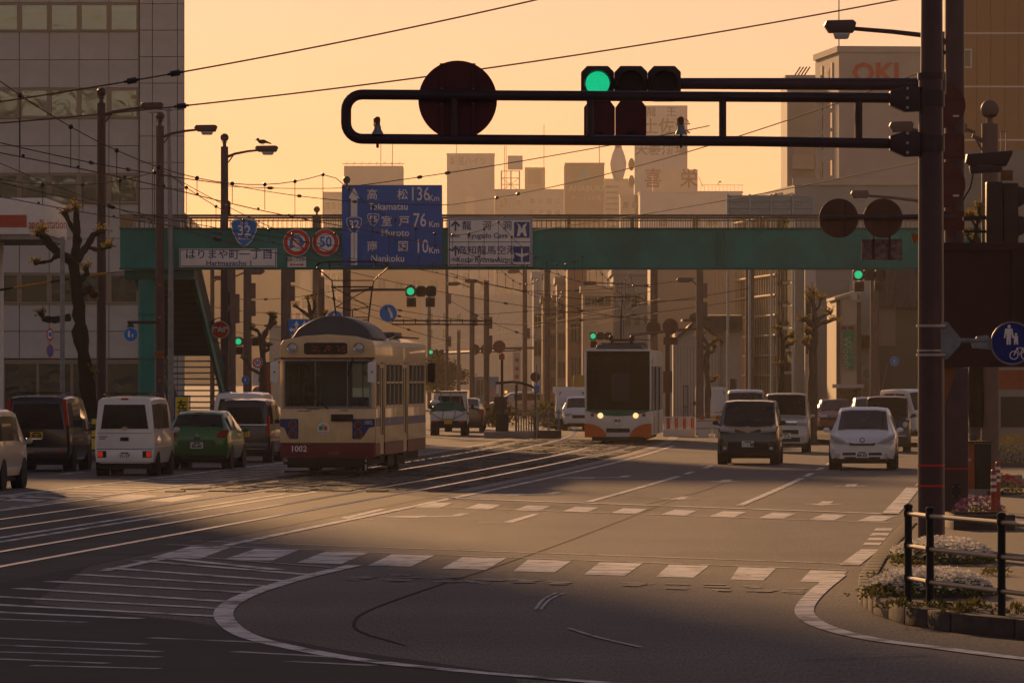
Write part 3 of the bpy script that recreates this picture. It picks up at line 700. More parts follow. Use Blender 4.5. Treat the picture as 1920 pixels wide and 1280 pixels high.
def at(px, py):
    p = G(px, py); return p.x, p.y
def place_away(px, py, S, which='rear_right'):
    """pixel of the rear right wheel's foot -> centre of the car"""
    p = G(px, py); a = head(p.y); W = max(s[4] for s in S['st']); yw = S['wheels'][0]
    dx, dy = -W + .08, -yw
    return p.x + dx*math.cos(a) - dy*math.sin(a), p.y + dx*math.sin(a) + dy*math.cos(a), a
x, y, a = place_away(291, 891, KEIVAN)
car('kei_van', 'white kei van with lit red tail lamps and plate 11-17', 'van', x, y, a, KEIVAN, 'car_white', '11-17', rear=tail_keivan, group='vehicles in the left lanes', roofrack=True)
x, y, a = place_away(430, 879, HATCH)
car('hatchback', 'green hatchback waiting ahead of the white kei van', 'car', x, y, a, HATCH, 'car_green', '85-60', rear=tail_hatch, group='vehicles in the left lanes')
x, y, a = place_away(506, 866, KEITALL)
car('minivan', 'dark tall minivan with chrome tailgate strip, between green hatchback and beige tram', 'car', x, y, a, KEITALL, 'car_dark', '・5-1', True, rear=tail_minivan, group='vehicles in the left lanes')
x, y, a = place_away(134, 883, BOXVAN)
car('box_van', 'black van with roof bars, orange plate and one amber indicator lit', 'van', x, y, a, BOXVAN, 'car_black', '80-08', True, rear=tail_boxvan, roofrack=True, group='vehicles in the left lanes')
p = G(30, 914); a = head(p.y)
car('compact_car', 'pale beige car cut by the left picture edge, only its right side showing', 'car', p.x - .76, p.y - 1.22, a, BOXVAN | dict(st=[(s[0], s[1], s[2]-.06, s[3]-.2 if s[3] > 1.2 else s[3], s[4], s[5]) for s in BOXVAN['st']]), 'car_beige', rear=tail_minivan, group='vehicles in the left lanes')
x, y, a = place_away(522, 852, SEDAN)
car('taxi', 'white car mostly hidden behind the dark tall minivan, only its roof showing', 'car', x - .35, y, a, BOXVAN, 'car_white', rear=tail_minivan, group='vehicles in the left lanes')
x, y, a = place_away(906, 809, SEDAN)
car('sedan', 'dark sedan beyond the tarpaulin truck in the left carriageway', 'car', x, y, a, SEDAN, 'car_navy', rear=tail_sedan, group='vehicles in the left lanes')
# oncoming: pixel = middle of the front axle on the ground
def oncoming(px, py, S):
    p = G(px, py); a = head(p.y) ; yw = S['wheels'][1]
    return p.x + yw*math.sin(-a), p.y + yw, a + math.pi
def onc(name, label, px, py, S, pm, **k):
    x, y, a = oncoming(px, py, S); return car(name, label, 'car', x, y, a, S, pm, group='oncoming vehicles', **k)
onc('compact_van', 'black oncoming minivan with slim chrome grille bar and winged emblem', 1404, 870, TANK, 'car_black', plate='・・88', front=nose_tank)
onc('tall_kei_car', 'silver oncoming tall kei car just behind the black minivan', 1474, 848, KEITALL | dict(st=[(s[0], s[1], s[2], s[3]+(.1 if s[3]>1.3 else 0), s[4], s[5]) for s in KEITALL['st']]), 'car_silver', plate='・3-21', front=nose_kei)
onc('people_carrier', 'white low oncoming people carrier with slanted headlamps, nearest on the right', 1618, 880, WISH, 'car_white', plate='84-53', front=nose_wish)
onc('round_lamp_car', 'dark car with round headlamps half hidden behind the white people carrier', 1664, 847, KEITALL, 'car_dark', front=nose_round)
onc('coupe', 'red oncoming car in the distance beside the bare tree trunk', 1568, 813, SEDAN, 'car_red', front=nose_plain)
onc('estate_car', 'pale car whose roof shows above the dark round-lamp car', 1634, 822, WISH, 'car_bluegrey', front=nose_plain)
onc('delivery_van', 'grey-blue van whose roof shows above the black minivan', 1398, 828, KEIVAN, 'car_bluegrey', front=nose_kei)
p = G(1712, 822)
car('parked_van', 'white van parked behind the dark cars, cut by the signal pole', 'van', p.x, p.y, R(200), KEIVAN, 'car_white', front=nose_kei)
onc('small_hatchback', 'white hatchback facing us at the left side of the orange and white tram', 1089, 807, HATCH, 'car_white', front=nose_plain)
p = U(970, 745, 330)
car('far_hatchback', 'silver car glinting far behind the tram stop shelter', 'car', p.x, 330, R(100), HATCH, 'car_silver', front=nose_plain)

# kei trucks
def kei_truck(name, label, X, Y, hd, load, pm='car_white', yellow='48-27'):
    t = thing(name, label, 'truck', (X, Y, 0), hd, None)
    st = [(.55, .42, 1.05, 1.70, .70, .60), (.60, .40, 1.05, 1.76, .73, .63), (1.1, .38, 1.05, 1.78, .737, .64), (1.62, .38, 1.0, 1.06, .725, .68), (1.70, .38, .8, .86, .69, .62)]
    rs = [ring(s) for s in st]; b = MB(); m = 16
    b.add([q for r in rs for q in r], [(i*m+j, i*m+(j+1) % m, (i+1)*m+(j+1) % m, (i+1)*m+j) for i in range(4) for j in range(m)] + [tuple(range(m)), tuple(range(5*m-1, 4*m-1, -1))])
    b.obj('cab', pm, t)
    p = MB(); panel(p, rs[3][10], rs[3][5], rs[2][6], rs[2][9], .06, .94, .08, .9, .012); p.obj('windscreen', 'carglass', t)
    p = MB(); panel(p, rs[0][4], rs[0][11], rs[0][9], rs[0][6], .08, .92, .1, .85, .012); p.obj('rear_window', 'carglass', t)
    for s in (0, 1):
        q = (rs[1][4], rs[2][4], rs[2][5], rs[1][5]) if s == 0 else (rs[1][11], rs[2][11], rs[2][10], rs[1][10])
        p = MB(); panel(p, *q, .1, .95, .1, .86, .01 * (-1 if s == 0 else 1)); p.obj('side_window', 'carglass', t)
        ss = -1 if s == 0 else 1
        q = MB(); q.sph((ss*.86, 1.45, 1.15), .09, 8, 6, (.8, .4, 1.2)); q.cyl((ss*.7, 1.5, 1.1), (ss*.86, 1.45, 1.15), .015, n=6); q.obj('mirror', 'black', t)
        bx(t, 'headlamp', 'lampglass', ss*.42, ss*.66, 1.6, 1.72, .72, .88, .02)
        bx(t, 'tail_lamp', 'tail_red', ss*.42, ss*.68, -1.72, -1.66, .50, .60)
    bx(t, 'front_bumper', 'under', -.7, .7, 1.6, 1.74, .32, .5, .02)
    bx(t, 'chassis', 'under', -.6, .6, -1.6, 1.5, .3, .6)
    bx(t, 'bed', pm, -.72, .72, -1.68, .5, .62, .68)
    for s in (-1, 1): bx(t, 'bed_side', pm, s*.70, s*.735, -1.68, .5, .66, .98)
    bx(t, 'tailgate', pm, -.735, .735, -1.70, -1.66, .60, .98); bx(t, 'rear_bumper', 'under', -.68, .68, -1.72, -1.6, .36, .56)
    q = MB(); q.bb(-.165, .165, -1.745, -1.73, .47, .635); q.bb(-.165, .165, 1.745, 1.76, .40, .565); pl = q.obj('number_plate', 'plate_yellow', t)
    add_wheels(t, 1.47, (-1.1, 1.2), .27)
    if load == 'tarp':
        for s in (-1, 1):
            q = MB(); q.tube([(s*.66, .45, .7), (s*.66, .45, 1.72), (0, .45, 1.75)], .022, 6); q.obj('guard_frame', 'galv', t)
        q = MB(); q.bb(-.7, .7, .40, .46, 1.72, 1.78); q.obj('guard_rail', 'bark_pale', t)
        for xx in (-.4, 0, .4): bx(t, 'guard_bar', 'galv', xx-.012, xx+.012, .43, .45, .98, 1.72, 0)
        g = MB(); nu, nv = 14, 12; vs = []; rr = random.Random(2)
        for j in range(nv + 1):
            for i in range(nu + 1):
                u = i / nu; v = j / nv; xx = -.78 + 1.56*u; yy = -1.72 + 2.1*v
                edge = min(u, 1-u) ; hh = 1.0 + .42*math.sin(math.pi*min(max(edge*2.2, 0), 1)/2) * (.55 + .45*math.sin(v*3.0 + u*2.4)) + .05*math.sin(9*u + 4*v) + rr.uniform(-.015, .015)
                if edge < .02: hh = .86 + .05*math.sin(12*v)
                if v < .05: hh = .9 + .12*math.sin(math.pi*u) + .03*math.sin(11*u)
                vs.append((xx, yy, hh))
        w_ = nu + 1; g.add(vs, [(j*w_+i, j*w_+i+1, (j+1)*w_+i+1, (j+1)*w_+i) for j in range(nv) for i in range(nu)])
        g.obj('tarpaulin', 'tarp', t, ang=60)
        for pts in ([(-.7, -1.75, .92), (-.3, -1.76, .66), (.2, -1.76, .66), (.7, -1.75, .92)], [(-.2, -1.75, .98), (-.25, -1.76, .64)], [(.3, -1.75, .98), (.22, -1.76, .64)]):
            q = MB(); q.tube(pts, .012, 5); q.obj('rope', 'black', t)
        q = MB(); q.sph((-.55, -1.2, 1.32), .22, 8, 6, (1, 1, .6)); q.obj('sack', 'sign_white', t)
    else:
        bx(t, 'cargo_box', pm, -.74, .74, -1.72, .5, .66, 1.9, .03)
    return t
x, y, a = place_away(872, 816, KEIVAN)
kei_truck('kei_truck', 'small white pickup truck with a green tarpaulin roped over its load', x, y, a, 'tarp')
p = G(1072, 806); kei_truck('box_truck', 'small white box truck facing us left of the orange and white tram', p.x, p.y + 1.2, head(p.y) + math.pi, 'box')
p = G(1340, 803); kei_truck('works_truck', 'white works truck standing behind the white barrier panels', p.x, p.y + 3.2, head(p.y) + math.pi, 'open')

# ---------------------------------------------------------------- beige tram
mat('tram_beige', (.78, .57, .30), .4, 0, var=.18, vs=2.5, bump=.06, bs=3, coat=.35); mat('tram_maroon', (.16, .02, .028), .5, var=.25)
mat('tram_blue', (.012, .035, .17), .45); mat('tram_roof', (.06, .075, .10), .55, var=.25, vs=2)
mat('tram_inside', (.34, .36, .33), .7); mat('seat_blue', (.07, .11, .22), .8); mat('frame_metal', (.30, .27, .22), .35, .5)
mat('rust', (.22, .09, .035), .8, var=.4)
thin_glass('tram_glass', (.55, .64, .70), .02); thin_glass('tram_glass_dark', (.20, .25, .28), .02)
Y0 = 136.0; tx = (614 - 960) * Y0 / F; th = -math.atan(.083)
T = thing('tram', 'beige tram with maroon skirt, blue corner bands and number 1002', 'tram', (tx, Y0, 0), th)
L1, HW = 12.4, 1.14
# lower front and header
b = MB(); b.bb(-HW, HW, 0, .10, .80, 1.63); b.obj('front_panel', 'tram_beige', T, bev=.04)
b = MB(); b.prism([(-HW, 2.84), (HW, 2.84), (HW, 3.14), (HW-.07, 3.26), (.55, 3.36), (0, 3.385), (-.55, 3.36), (-HW+.07, 3.26), (-HW, 3.14)], 'y', -.03, .16); hdr = b.obj('front_header', 'tram_beige', T, bev=.035)
b = MB(); b.bb(-HW+.02, HW-.02, -.015, .12, 2.80, 2.84); b.obj('header_lip', 'rust', T)
for s in (-1, 1):
    b = MB(); b.bb(s*HW, s*(HW-.10), .01, .14, 1.63, 2.8); b.obj('corner_pillar', 'tram_beige', T, bev=.02)
b = MB(); b.bb(-HW, HW, .0, .12, .46, .795); b.obj('front_skirt', 'tram_maroon', T, bev=.02)
text('1002', 'sign_white', .20, T, (-.69, -.012, .66), bold=.004)
# windscreen with rubber frame and mullion
b = MB()
for (x0, x1, z0, z1) in ((-1.06, 1.06, 1.635, 1.68), (-1.06, 1.06, 2.76, 2.80), (-1.06, -1.02, 1.68, 2.76), (1.0, 1.06, 1.68, 2.76), (-.305, -.285, 1.68, 2.76), (.47, .49, 1.68, 2.76)): b.bb(x0, x1, .0, .05, z0, z1)
wsf = b.obj('windscreen_frame', 'galv', T)
b = MB(); b.bb(-1.03, 1.03, .025, .035, 1.67, 2.77); b.obj('windscreen', 'tram_glass', T)
for pts in ([(.02, -.03, 1.62), (-.32, -.03, 1.92)], [(-.32, -.025, 1.78), (-.32, -.025, 2.2)], [(.62, -.03, 2.84), (.5, -.03, 2.5)], [(.52, -.03, 2.62), (.5, -.03, 2.42)]):
    b = MB(); b.tube(pts, .018, 6); b.obj('wiper', 'black', T)
# display and headlamps
b = MB(); b.prism([(-.56, 2.95), (-.5, 2.92), (.42, 2.92), (.48, 2.95), (.48, 3.17), (.42, 3.2), (-.5, 3.2), (-.56, 3.17)], 'y', -.045, 0); dsp = b.obj('destination_display', 'black', T)
rr = random.Random(11); b = MB()
for k in range(26): b.bb(*(lambda x, z: (x, x+.02, -.052, -.04, z, z+.02))(rr.choice((-.33, -.02, .28)) + rr.uniform(-.05, .12), rr.choice((2.99, 3.02, 3.05, 3.08, 3.11))))
b.obj('display_lamps', 'led_dim', dsp)
for s in (-1, 1):
    b = MB(); b.lathe([(.01, -.055), (.085, -.05), (.10, -.03), (.125, -.045), (.135, -.02), (.135, .02)], (s*.80 - .04, -.03, 3.07), 'y', 20); hl = b.obj('headlamp', 'chrome', T)
    b = MB(); b.lathe([(.01, -.075), (.06, -.07), (.088, -.05)], (s*.80 - .04, -.03, 3.07), 'y', 16); b.obj('lens', 'lampglass', hl)
# blue corner bands with lamps
b = MB(); b.prism([(-HW, 1.38), (-.72, 1.38), (-.70, 1.36), (-.70, .92), (-.72, .9), (-.90, .9), (-.96, .98), (-1.03, 1.16), (-HW, 1.2)], 'y', -.010, .02); b.obj('corner_band', 'tram_blue', T)
b = MB(); b.prism([(HW, 1.38), (.62, 1.38), (.60, 1.36), (.60, .92), (.62, .9), (.80, .9), (.88, .98), (1.0, 1.17), (HW, 1.2)], 'y', -.010, .02); b.obj('corner_band', 'tram_blue', T)
for x in (-.84, .74):
    for z in (1.24, 1.02):
        b = MB(); b.lathe([(.01, -.04), (.06, -.035), (.085, -.02), (.09, .01)], (x, -.005, z), 'y', 16); tl = b.obj('tail_lamp', 'tail_dull', T)
        b = MB(); b.lathe([(.088, -.03), (.10, -.03), (.10, .005), (.088, .005)], (x, -.005, z), 'y', 16); b.obj('bezel', 'galv', tl)
text('1002', 'sign_white', .13, T, (.98, -.014, 1.29), sx=.8)
b = MB(); b.lathe([(.001, -.02), (.14, -.02), (.15, 0)], (-.1, 0, 1.14), 'y', 24); em = b.obj('emblem', 'sign_white', T)
b = MB(); b.bb(-.20, -.11, -.03, -.015, 1.11, 1.21); b.obj('emblem_green', 'sign_green', em); b = MB(); b.bb(-.09, 0, -.03, -.015, 1.11, 1.21); b.obj('emblem_red', mat('emblem_orange', (.6, .12, .04), .5), em)
b = MB(); b.tube([(-.19, -.028, 1.07), (-.1, -.028, 1.045), (-.01, -.028, 1.07)], .008, 5); b.obj('emblem_smile', 'sign_red', em); b = MB(); b.bb(-.15, -.05, -.03, -.015, 1.225, 1.24); b.obj('emblem_bar', 'ink', em)
b = MB(); b.bb(.09, .62, -.05, .0, 1.32, 1.49); b.obj('marker_box', 'under', T, bev=.01)
for x0, x1, z in ((-.72, -.4, 1.56), (.3, .5, 1.57), (-.5, -.2, 1.60)): b = MB(); b.bb(x0, x1, -.006, .01, z, z+.02); b.obj('rust_streak', 'rust', T)
b = MB(); b.bb(.02, .3, -.008, .0, .52, .60); b.obj('step_plate', 'rust', T)
# underframe, cowcatcher, bogies
b = MB(); b.bb(-.95, .95, .1, L1-.1, .28, .5); b.obj('underframe', 'under', T)
b = MB(); b.bb(-.98, .98, -.25, .0, .22, .46); b.bb(-1.02, 1.02, -.32, -.25, .30, .36); b.obj('fender', 'under', T, bev=.02)
for x in (-.95, .95): b = MB(); b.tube([(x, -.05, .46), (x, -.28, .40), (x, -.3, .16)], .02, 6); b.obj('fender_bracket', 'steel', T)
b = MB(); b.bb(-1.0, 1.0, -.30, -.26, .10, .15); b.obj('guard_bar', 'under', T)
for yc in (2.4, 9.8):
    b = MB(); b.bb(-.72, .72, yc-1.1, yc+1.1, .22, .36); bo = b.obj('bogie_frame', 'under', T)
    for dy in (-.7, .7):
        for s in (-1, 1):
            b = MB(); b.lathe([(.08, -.06), (.30, -.06), (.33, -.03), (.33, .03), (.30, .05), (.1, .06)], (s*.56, yc+dy, .34), 'x', 20); b.obj('wheel', 'under', bo)
for s in (-1, 1):
    b = MB(); b.bb(s*.78, s*1.02, 4.0, 5.5, .2, .46); b.obj('equipment_box', 'under', T); b = MB(); b.bb(s*.78, s*1.02, 6.3, 8.2, .2, .46); b.obj('equipment_box', 'under', T)
# sides
bays = [('w', .35, .95), ('d', 1.15, 2.25), ('w', 2.5, 3.35), ('w', 3.5, 4.35), ('w', 4.5, 5.35), ('w', 5.5, 6.35), ('d', 6.65, 7.75), ('w', 8.0, 8.85), ('w', 9.0, 9.85), ('w', 10.0, 10.85), ('w', 11.0, 11.9)]
for s in (-1, 1):
    X0, X1 = s*HW, s*(HW-.05)
    b = MB(); b.bb(X0, X1, .14, L1-.14, 2.72, 3.16); b.obj('side_fascia', 'tram_beige', T, bev=.015)
    prev = .14
    edges = []
    for k, y0_, y1_ in bays: edges += [(prev, y0_)]; prev = y1_
    edges += [(prev, L1-.14)]
    for y0_, y1_ in edges:
        b = MB(); b.bb(X0, X1, y0_, y1_, .80, 2.72); b.obj('side_pillar', 'tram_beige', T)
    prev = .14
    lows = [(.14, 1.15), (2.25, 6.65), (7.75, L1-.14)]
    for y0_, y1_ in lows:
        b = MB(); b.bb(X0+s*.012, X1, y0_, y1_, .80, 1.66); b.obj('side_panel', 'tram_beige', T, bev=.01)
        b = MB(); b.bb(X0+s*.010, X1, y0_, y1_, .50, .795); b.obj('side_skirt', 'tram_maroon', T)
        b = MB(); b.bb(X0+s*.02, X0, y0_+.05, y1_-.05, 1.20, 1.40); sbnd = b.obj('side_band', 'tram_blue', T)
        b = MB(); b.bb(X0+s*.016, X0, y0_+.02, y1_-.02, 1.62, 1.65); b.obj('window_rail', 'frame_metal', T)
    for k, y0_, y1_ in bays:
        if k == 'w':
            b = MB()
            for (a0, a1, z0, z1) in ((y0_, y1_, 1.66, 1.70), (y0_, y1_, 2.68, 2.72), (y0_, y0_+.04, 1.70, 2.68), (y1_-.04, y1_, 1.70, 2.68), (y0_, y1_, 2.22, 2.27)): b.bb(X0+s*.016, X1+s*.01, a0, a1, z0, z1)
            fr = b.obj('window_frame', 'frame_metal', T)
            b = MB(); b.bb(s*(HW-.028), s*(HW-.034), y0_+.03, y1_-.03, 1.69, 2.69); b.obj('pane', 'tram_glass_dark', fr)
        else:
            mid = (y0_+y1_)/2
            for a0, a1 in ((y0_+.02, mid-.01), (mid+.01, y1_-.02)):
                b = MB(); b.bb(s*(HW-.05), s*(HW-.02), a0, a0+.07, .52, 2.7); b.bb(s*(HW-.05), s*(HW-.02), a1-.07, a1, .52, 2.7); b.bb(s*(HW-.05), s*(HW-.02), a0+.07, a1-.07, 2.6, 2.7); b.bb(s*(HW-.05), s*(HW-.02), a0+.07, a1-.07, .52, .98)
                dl = b.obj('door_leaf', 'tram_beige', T)
                b = MB(); b.bb(s*(HW-.032), s*(HW-.038), a0+.07, a1-.07, .98, 2.6); b.obj('pane', 'tram_glass_dark', dl)
            b = MB(); b.bb(s*HW, s*(HW-.3), y0_, y1_, .42, .5); b.obj('step', 'under', T)
text('1002', 'sign_white', .16, T, (HW+.022, 3.2, 1.30), (R(90), 0, R(90)))
# rear end, roof, floor, seats
b = MB(); b.bb(-HW, HW, L1-.14, L1, .50, 1.66); b.bb(-HW, HW, L1-.14, L1, 2.72, 3.2); b.bb(-HW, -.95, L1-.14, L1, 1.66, 2.72); b.bb(.95, HW, L1-.14, L1, 1.66, 2.72); b.bb(-.06, .06, L1-.14, L1, 1.66, 2.72); b.obj('rear_panel', 'tram_beige', T)
b = MB(); b.bb(-.95, .95, L1-.07, L1-.06, 1.66, 2.72); b.obj('rear_window', 'tram_glass', T)
b = MB(); prof = [(-HW-.01, 3.12), (-HW+.06, 3.24), (-.6, 3.36), (0, 3.40), (.6, 3.36), (HW-.06, 3.24), (HW+.01, 3.12), (HW-.05, 3.10), (0, 3.2), (-HW+.05, 3.10)]
b.prism(prof, 'y', .165, L1+.02); b.obj('roof', 'tram_beige', T)
b = MB(); b.bb(-HW+.06, HW-.06, .2, L1-.2, .62, .68); b.obj('floor', 'tram_inside', T)
b = MB(); b.bb(-HW+.06, HW-.06, .2, L1-.2, 3.02, 3.06); b.obj('ceiling', 'tram_inside', T)
b = MB(); b.bb(-.30, .46, 1.25, 1.30, .68, 3.0); b.obj('cab_partition', 'tram_inside', T)
b = MB(); b.bb(-1.0, 1.0, .18, .5, .68, 1.62); b.obj('cab_desk', 'tram_inside', T)
b = MB(); b.bb(.55, .98, .10, .14, 1.72, 1.90); ws_ = b.obj('cab_sign', 'seat_blue', T); text('ワンマン', 'sign_white', .13, ws_, (.76, .095, 1.81), sx=.85)
for s in (-1, 1):
    b = MB(); b.bb(s*.62, s*1.05, 2.6, 6.4, .68, 1.12); b.bb(s*.95, s*1.06, 2.6, 6.4, 1.12, 1.6); b.obj('bench_seat', 'seat_blue', T)
    b = MB(); b.cyl((s*.6, .8, 2.75), (s*.6, L1-.8, 2.75), .016, n=6); b.obj('grab_rail', 'steel', T)
    for yy in (2.3, 6.5, 7.9):
        b = MB(); b.cyl((s*.6, yy, .68), (s*.6, yy, 3.02), .016, n=6); b.obj('grab_pole', 'steel', T)
for k in range(9):
    for s in (-1, 1):
        b = MB(); b.cyl((s*.6, 2.6 + k*.45, 2.74), (s*.6, 2.6 + k*.45, 2.5), .006, n=4); b.lathe([(.04, -.01), (.055, -.01), (.055, .01), (.04, .01)], (s*.6, 2.6 + k*.45, 2.45), 'y', 10); b.obj('strap', 'sign_white', T)
# roof: air-conditioning dome, boxes
b = MB(); pro = [(-1.0, 3.30)] + [(-1.0 + 2.0*k/12, 3.36 + .50*math.sin(math.pi*k/12)**.75) for k in range(1, 12)] + [(1.0, 3.30)]
b.prism(pro, 'y', 1.1, 4.4); b.obj('cooler_dome', 'tram_roof', T, bev=.04)
b = MB(); pro = [(-.9, 3.30)] + [(-.9 + 1.8*k/12, 3.34 + .36*math.sin(math.pi*k/12)**.75) for k in range(1, 12)] + [(.9, 3.30)]
b.prism(pro, 'y', 4.42, 4.8); b.obj('cooler_grille', 'tram_roof', T, bev=.02)
b = MB(); b.bb(-.7, .7, 8.8, 10.6, 3.36, 3.52); b.obj('roof_box', 'tram_roof', T, bev=.03)
b = MB(); b.tube([(.98, 4.9, 3.3), (1.0, 6, 3.38), (1.0, 11.9, 3.38)], .02, 5); b.obj('roof_conduit', 'under', T)
# pantograph
def pantograph(t, yb, zb, zt, hw, mm='black', style='Z'):
    p = thing if False else None
    b = MB()
    if style == 'Z':
        zm = zb + (zt - zb) * .6
        for s in (-1, 1):
            b.tube([(s*hw*.62, yb, zb), (s*hw*.80, yb, zm)], .022, 6)
        for k in range(2):
            b.tube([(-hw*.62, yb, zb + .12 + k*.0), (hw*.62, yb, zb + .12)], .016, 6)
        z0 = zb + .18; z1 = (z0 + zm) / 2
        b.tube([(-hw*.64, yb, z0), (hw*.64, yb, z0)], .016, 6)
        for s in (-1, 1):
            b.tube([(s*hw*.66, yb, z1 - .12), (-s*hw*.79, yb, zm)], .014, 6)
            b.tube([(s*hw*.66, yb, z1 - .12), (0, yb, z0 + .18)], .014, 6)
        b.tube([(0, yb, z0 + .18), (0, yb, z0)], .014, 6)
        b.tube([(-hw*.86, yb, zm), (hw*.86, yb, zm)], .022, 6)
        fr = b.obj('pantograph_frame', mm, t)
        b = MB()
        for s in (-1, 1): b.tube([(s*hw*.80, yb, zm), (s*hw*.85, yb + .1, zm + .16), (s*hw*1.45, yb, zt - .14)], .018, 6)
        b.tube([(-hw*.84, yb+.1, zm+.16), (hw*.84, yb+.1, zm+.16)], .016, 6); b.obj('pantograph_arm', mm, t)
        b = MB()
        for dy in (-.14, .14): b.tube([(-hw*1.5, yb+dy, zt-.16), (-hw*1.35, yb+dy, zt-.03), (-hw*1.0, yb+dy, zt), (hw*1.0, yb+dy, zt), (hw*1.35, yb+dy, zt-.03), (hw*1.5, yb+dy, zt-.16)], .02, 6)
        for s in (-1, 1): b.tube([(s*hw*.95, yb-.14, zt), (s*hw*.9, yb, zt-.2), (s*hw*.95, yb+.14, zt)], .012, 5)
        b.obj('collector_bow', mm, t)
        b = MB(); b.bb(-hw*.8, hw*.8, yb-.3, yb+.3, zb-.12, zb-.02)
        for s in (-1, 1): b.cyl((s*hw*.6, yb, zb-.3), (s*hw*.6, yb, zb-.1), .05, n=8)
        b.obj('pantograph_base', mm, t)
    else:
        b.tube([(-.03, yb, zb), (-.05, yb + .7, (zb + zt)/2)], .03, 6); b.tube([(-.05, yb + .7, (zb+zt)/2), (.02, yb + .1, zt - .06)], [.025, .018], 6)
        b.tube([(.06, yb, zb + .1), (.03, yb + .7, (zb + zt)/2 - .05)], .012, 5); b.obj('pantograph_arm', mm, t)
        b = MB()
        for dy in (-.12, .12): b.tube([(-.85, yb+dy, zt-.14), (-.6, yb+dy, zt-.01), (.6, yb+dy, zt), (.85, yb+dy, zt-.14)], .02, 6)
        b.obj('collector_bow', mm, t)
        b = MB(); b.bb(-.45, .45, yb-.3, yb+.8, zb-.08, zb); 
        for s in (-1, 1): b.lathe([(.05, -.18), (.07, -.14), (.05, -.1), (.07, -.06), (.04, 0)], (s*.35, yb, zb-.06), 'z', 8); b.sph((s*.38, yb-.1, zb+.05), .09, 8, 6)
        b.obj('pantograph_base', mm, t)
pantograph(T, 5.4, 3.68, 5.24, .62)
# mirrors
for x, y_, m_, dz in ((-1.26, -.12, 'sign_white', 2.5), (1.08, -.12, 'sign_white', 2.5), (1.3, L1-.1, 'black', 2.5)):
    b = MB(); b.prism([(x-.1, dz-.24), (x+.07, dz-.27), (x+.1, dz-.2), (x+.1, dz+.2), (x+.06, dz+.26), (x-.1, dz+.22)], 'y', y_-.02, y_+.04); mr = b.obj('mirror', m_, T, bev=.015)
    b = MB(); b.tube([(x*.86, y_+.1, 2.84), (x, y_, 2.8), (x, y_, 2.6)], .012, 5); b.obj('mirror_arm', 'black', mr)
    if m_ == 'sign_white':
        b = MB(); b.lathe([(.001, -.01), (.025, 0)], (x, y_-.02, dz), 'y', 8); b.obj('mirror_bolt', 'rust', mr)
# driver seen through the windscreen, one continuous body with head, arms and cap
def driver(loc, rz):
    me = bpy.data.meshes.new('person')
    V = [((0,0,.0), .17), ((0,.02,.25), .16), ((0,.03,.45), .17), ((0,.02,.58), .07), ((0,0,.68), .085), ((0,-.01,.78), .09),
         ((.2,.02,.48), .07), ((.27,-.08,.22), .05), ((.22,-.3,.14), .04), ((.2,-.38,.15), .03),
         ((-.2,.02,.48), .07), ((-.27,-.08,.22), .05), ((-.22,-.3,.14), .04), ((-.2,-.38,.15), .03),
         ((.1,-.2,-.02), .09), ((.12,-.48,-.03), .075), ((.12,-.5,-.42), .05), ((.12,-.62,-.47), .04),
         ((-.1,-.2,-.02), .09), ((-.12,-.48,-.03), .075), ((-.12,-.5,-.42), .05), ((-.12,-.62,-.47), .04)]
    E = [(0,1),(1,2),(2,3),(3,4),(4,5),(2,6),(6,7),(7,8),(8,9),(2,10),(10,11),(11,12),(12,13),(0,14),(14,15),(15,16),(16,17),(0,18),(18,19),(19,20),(20,21)]
    me.from_pydata([v for v, r in V], E, [])
    o = bpy.data.objects.new('person', me); C.objects.link(o); o.location = loc; o.rotation_euler = (0, 0, rz)
    md = o.modifiers.new('skin', 'SKIN'); o.modifiers.new('sub', 'SUBSURF').levels = 1; o.modifiers[-1].render_levels = 1
    for i, (v, r) in enumerate(V): me.skin_vertices[0].data[i].radius = (r, r * .85)
    me.skin_vertices[0].data[0].use_root = True
    me.materials.append(mat('uniform', (.025, .03, .05), .8))
    tag(o, 'person in dark uniform seated at the beige tram windscreen', 'person')
    b = MB(); b.lathe([(.10, 0), (.115, .02), (.125, .07), (.10, .10), (.01, .105)], (0, 0, .80), 'z', 14); b.bb(-.08, .08, -.17, -.08, .80, .815); b.obj('cap', 'black', o)
    b = MB(); b.sph((0, -.015, .735), .092, 12, 9, (.85, 1.0, 1.25)); b.sph((0, -.115, .72), .02, 6, 5); 
    for s in (-1, 1): b.sph((s*.085, .0, .73), .028, 6, 5, (.4, .8, 1.2))
    b.obj('face', mat('skin', (.30, .17, .11), .6), o)
    return o
m3 = Matrix.Rotation(th, 3, 'Z'); dp = m3 @ Vector((-.55, .95, 1.22)); driver((tx + dp.x, Y0 + dp.y, dp.z), th)

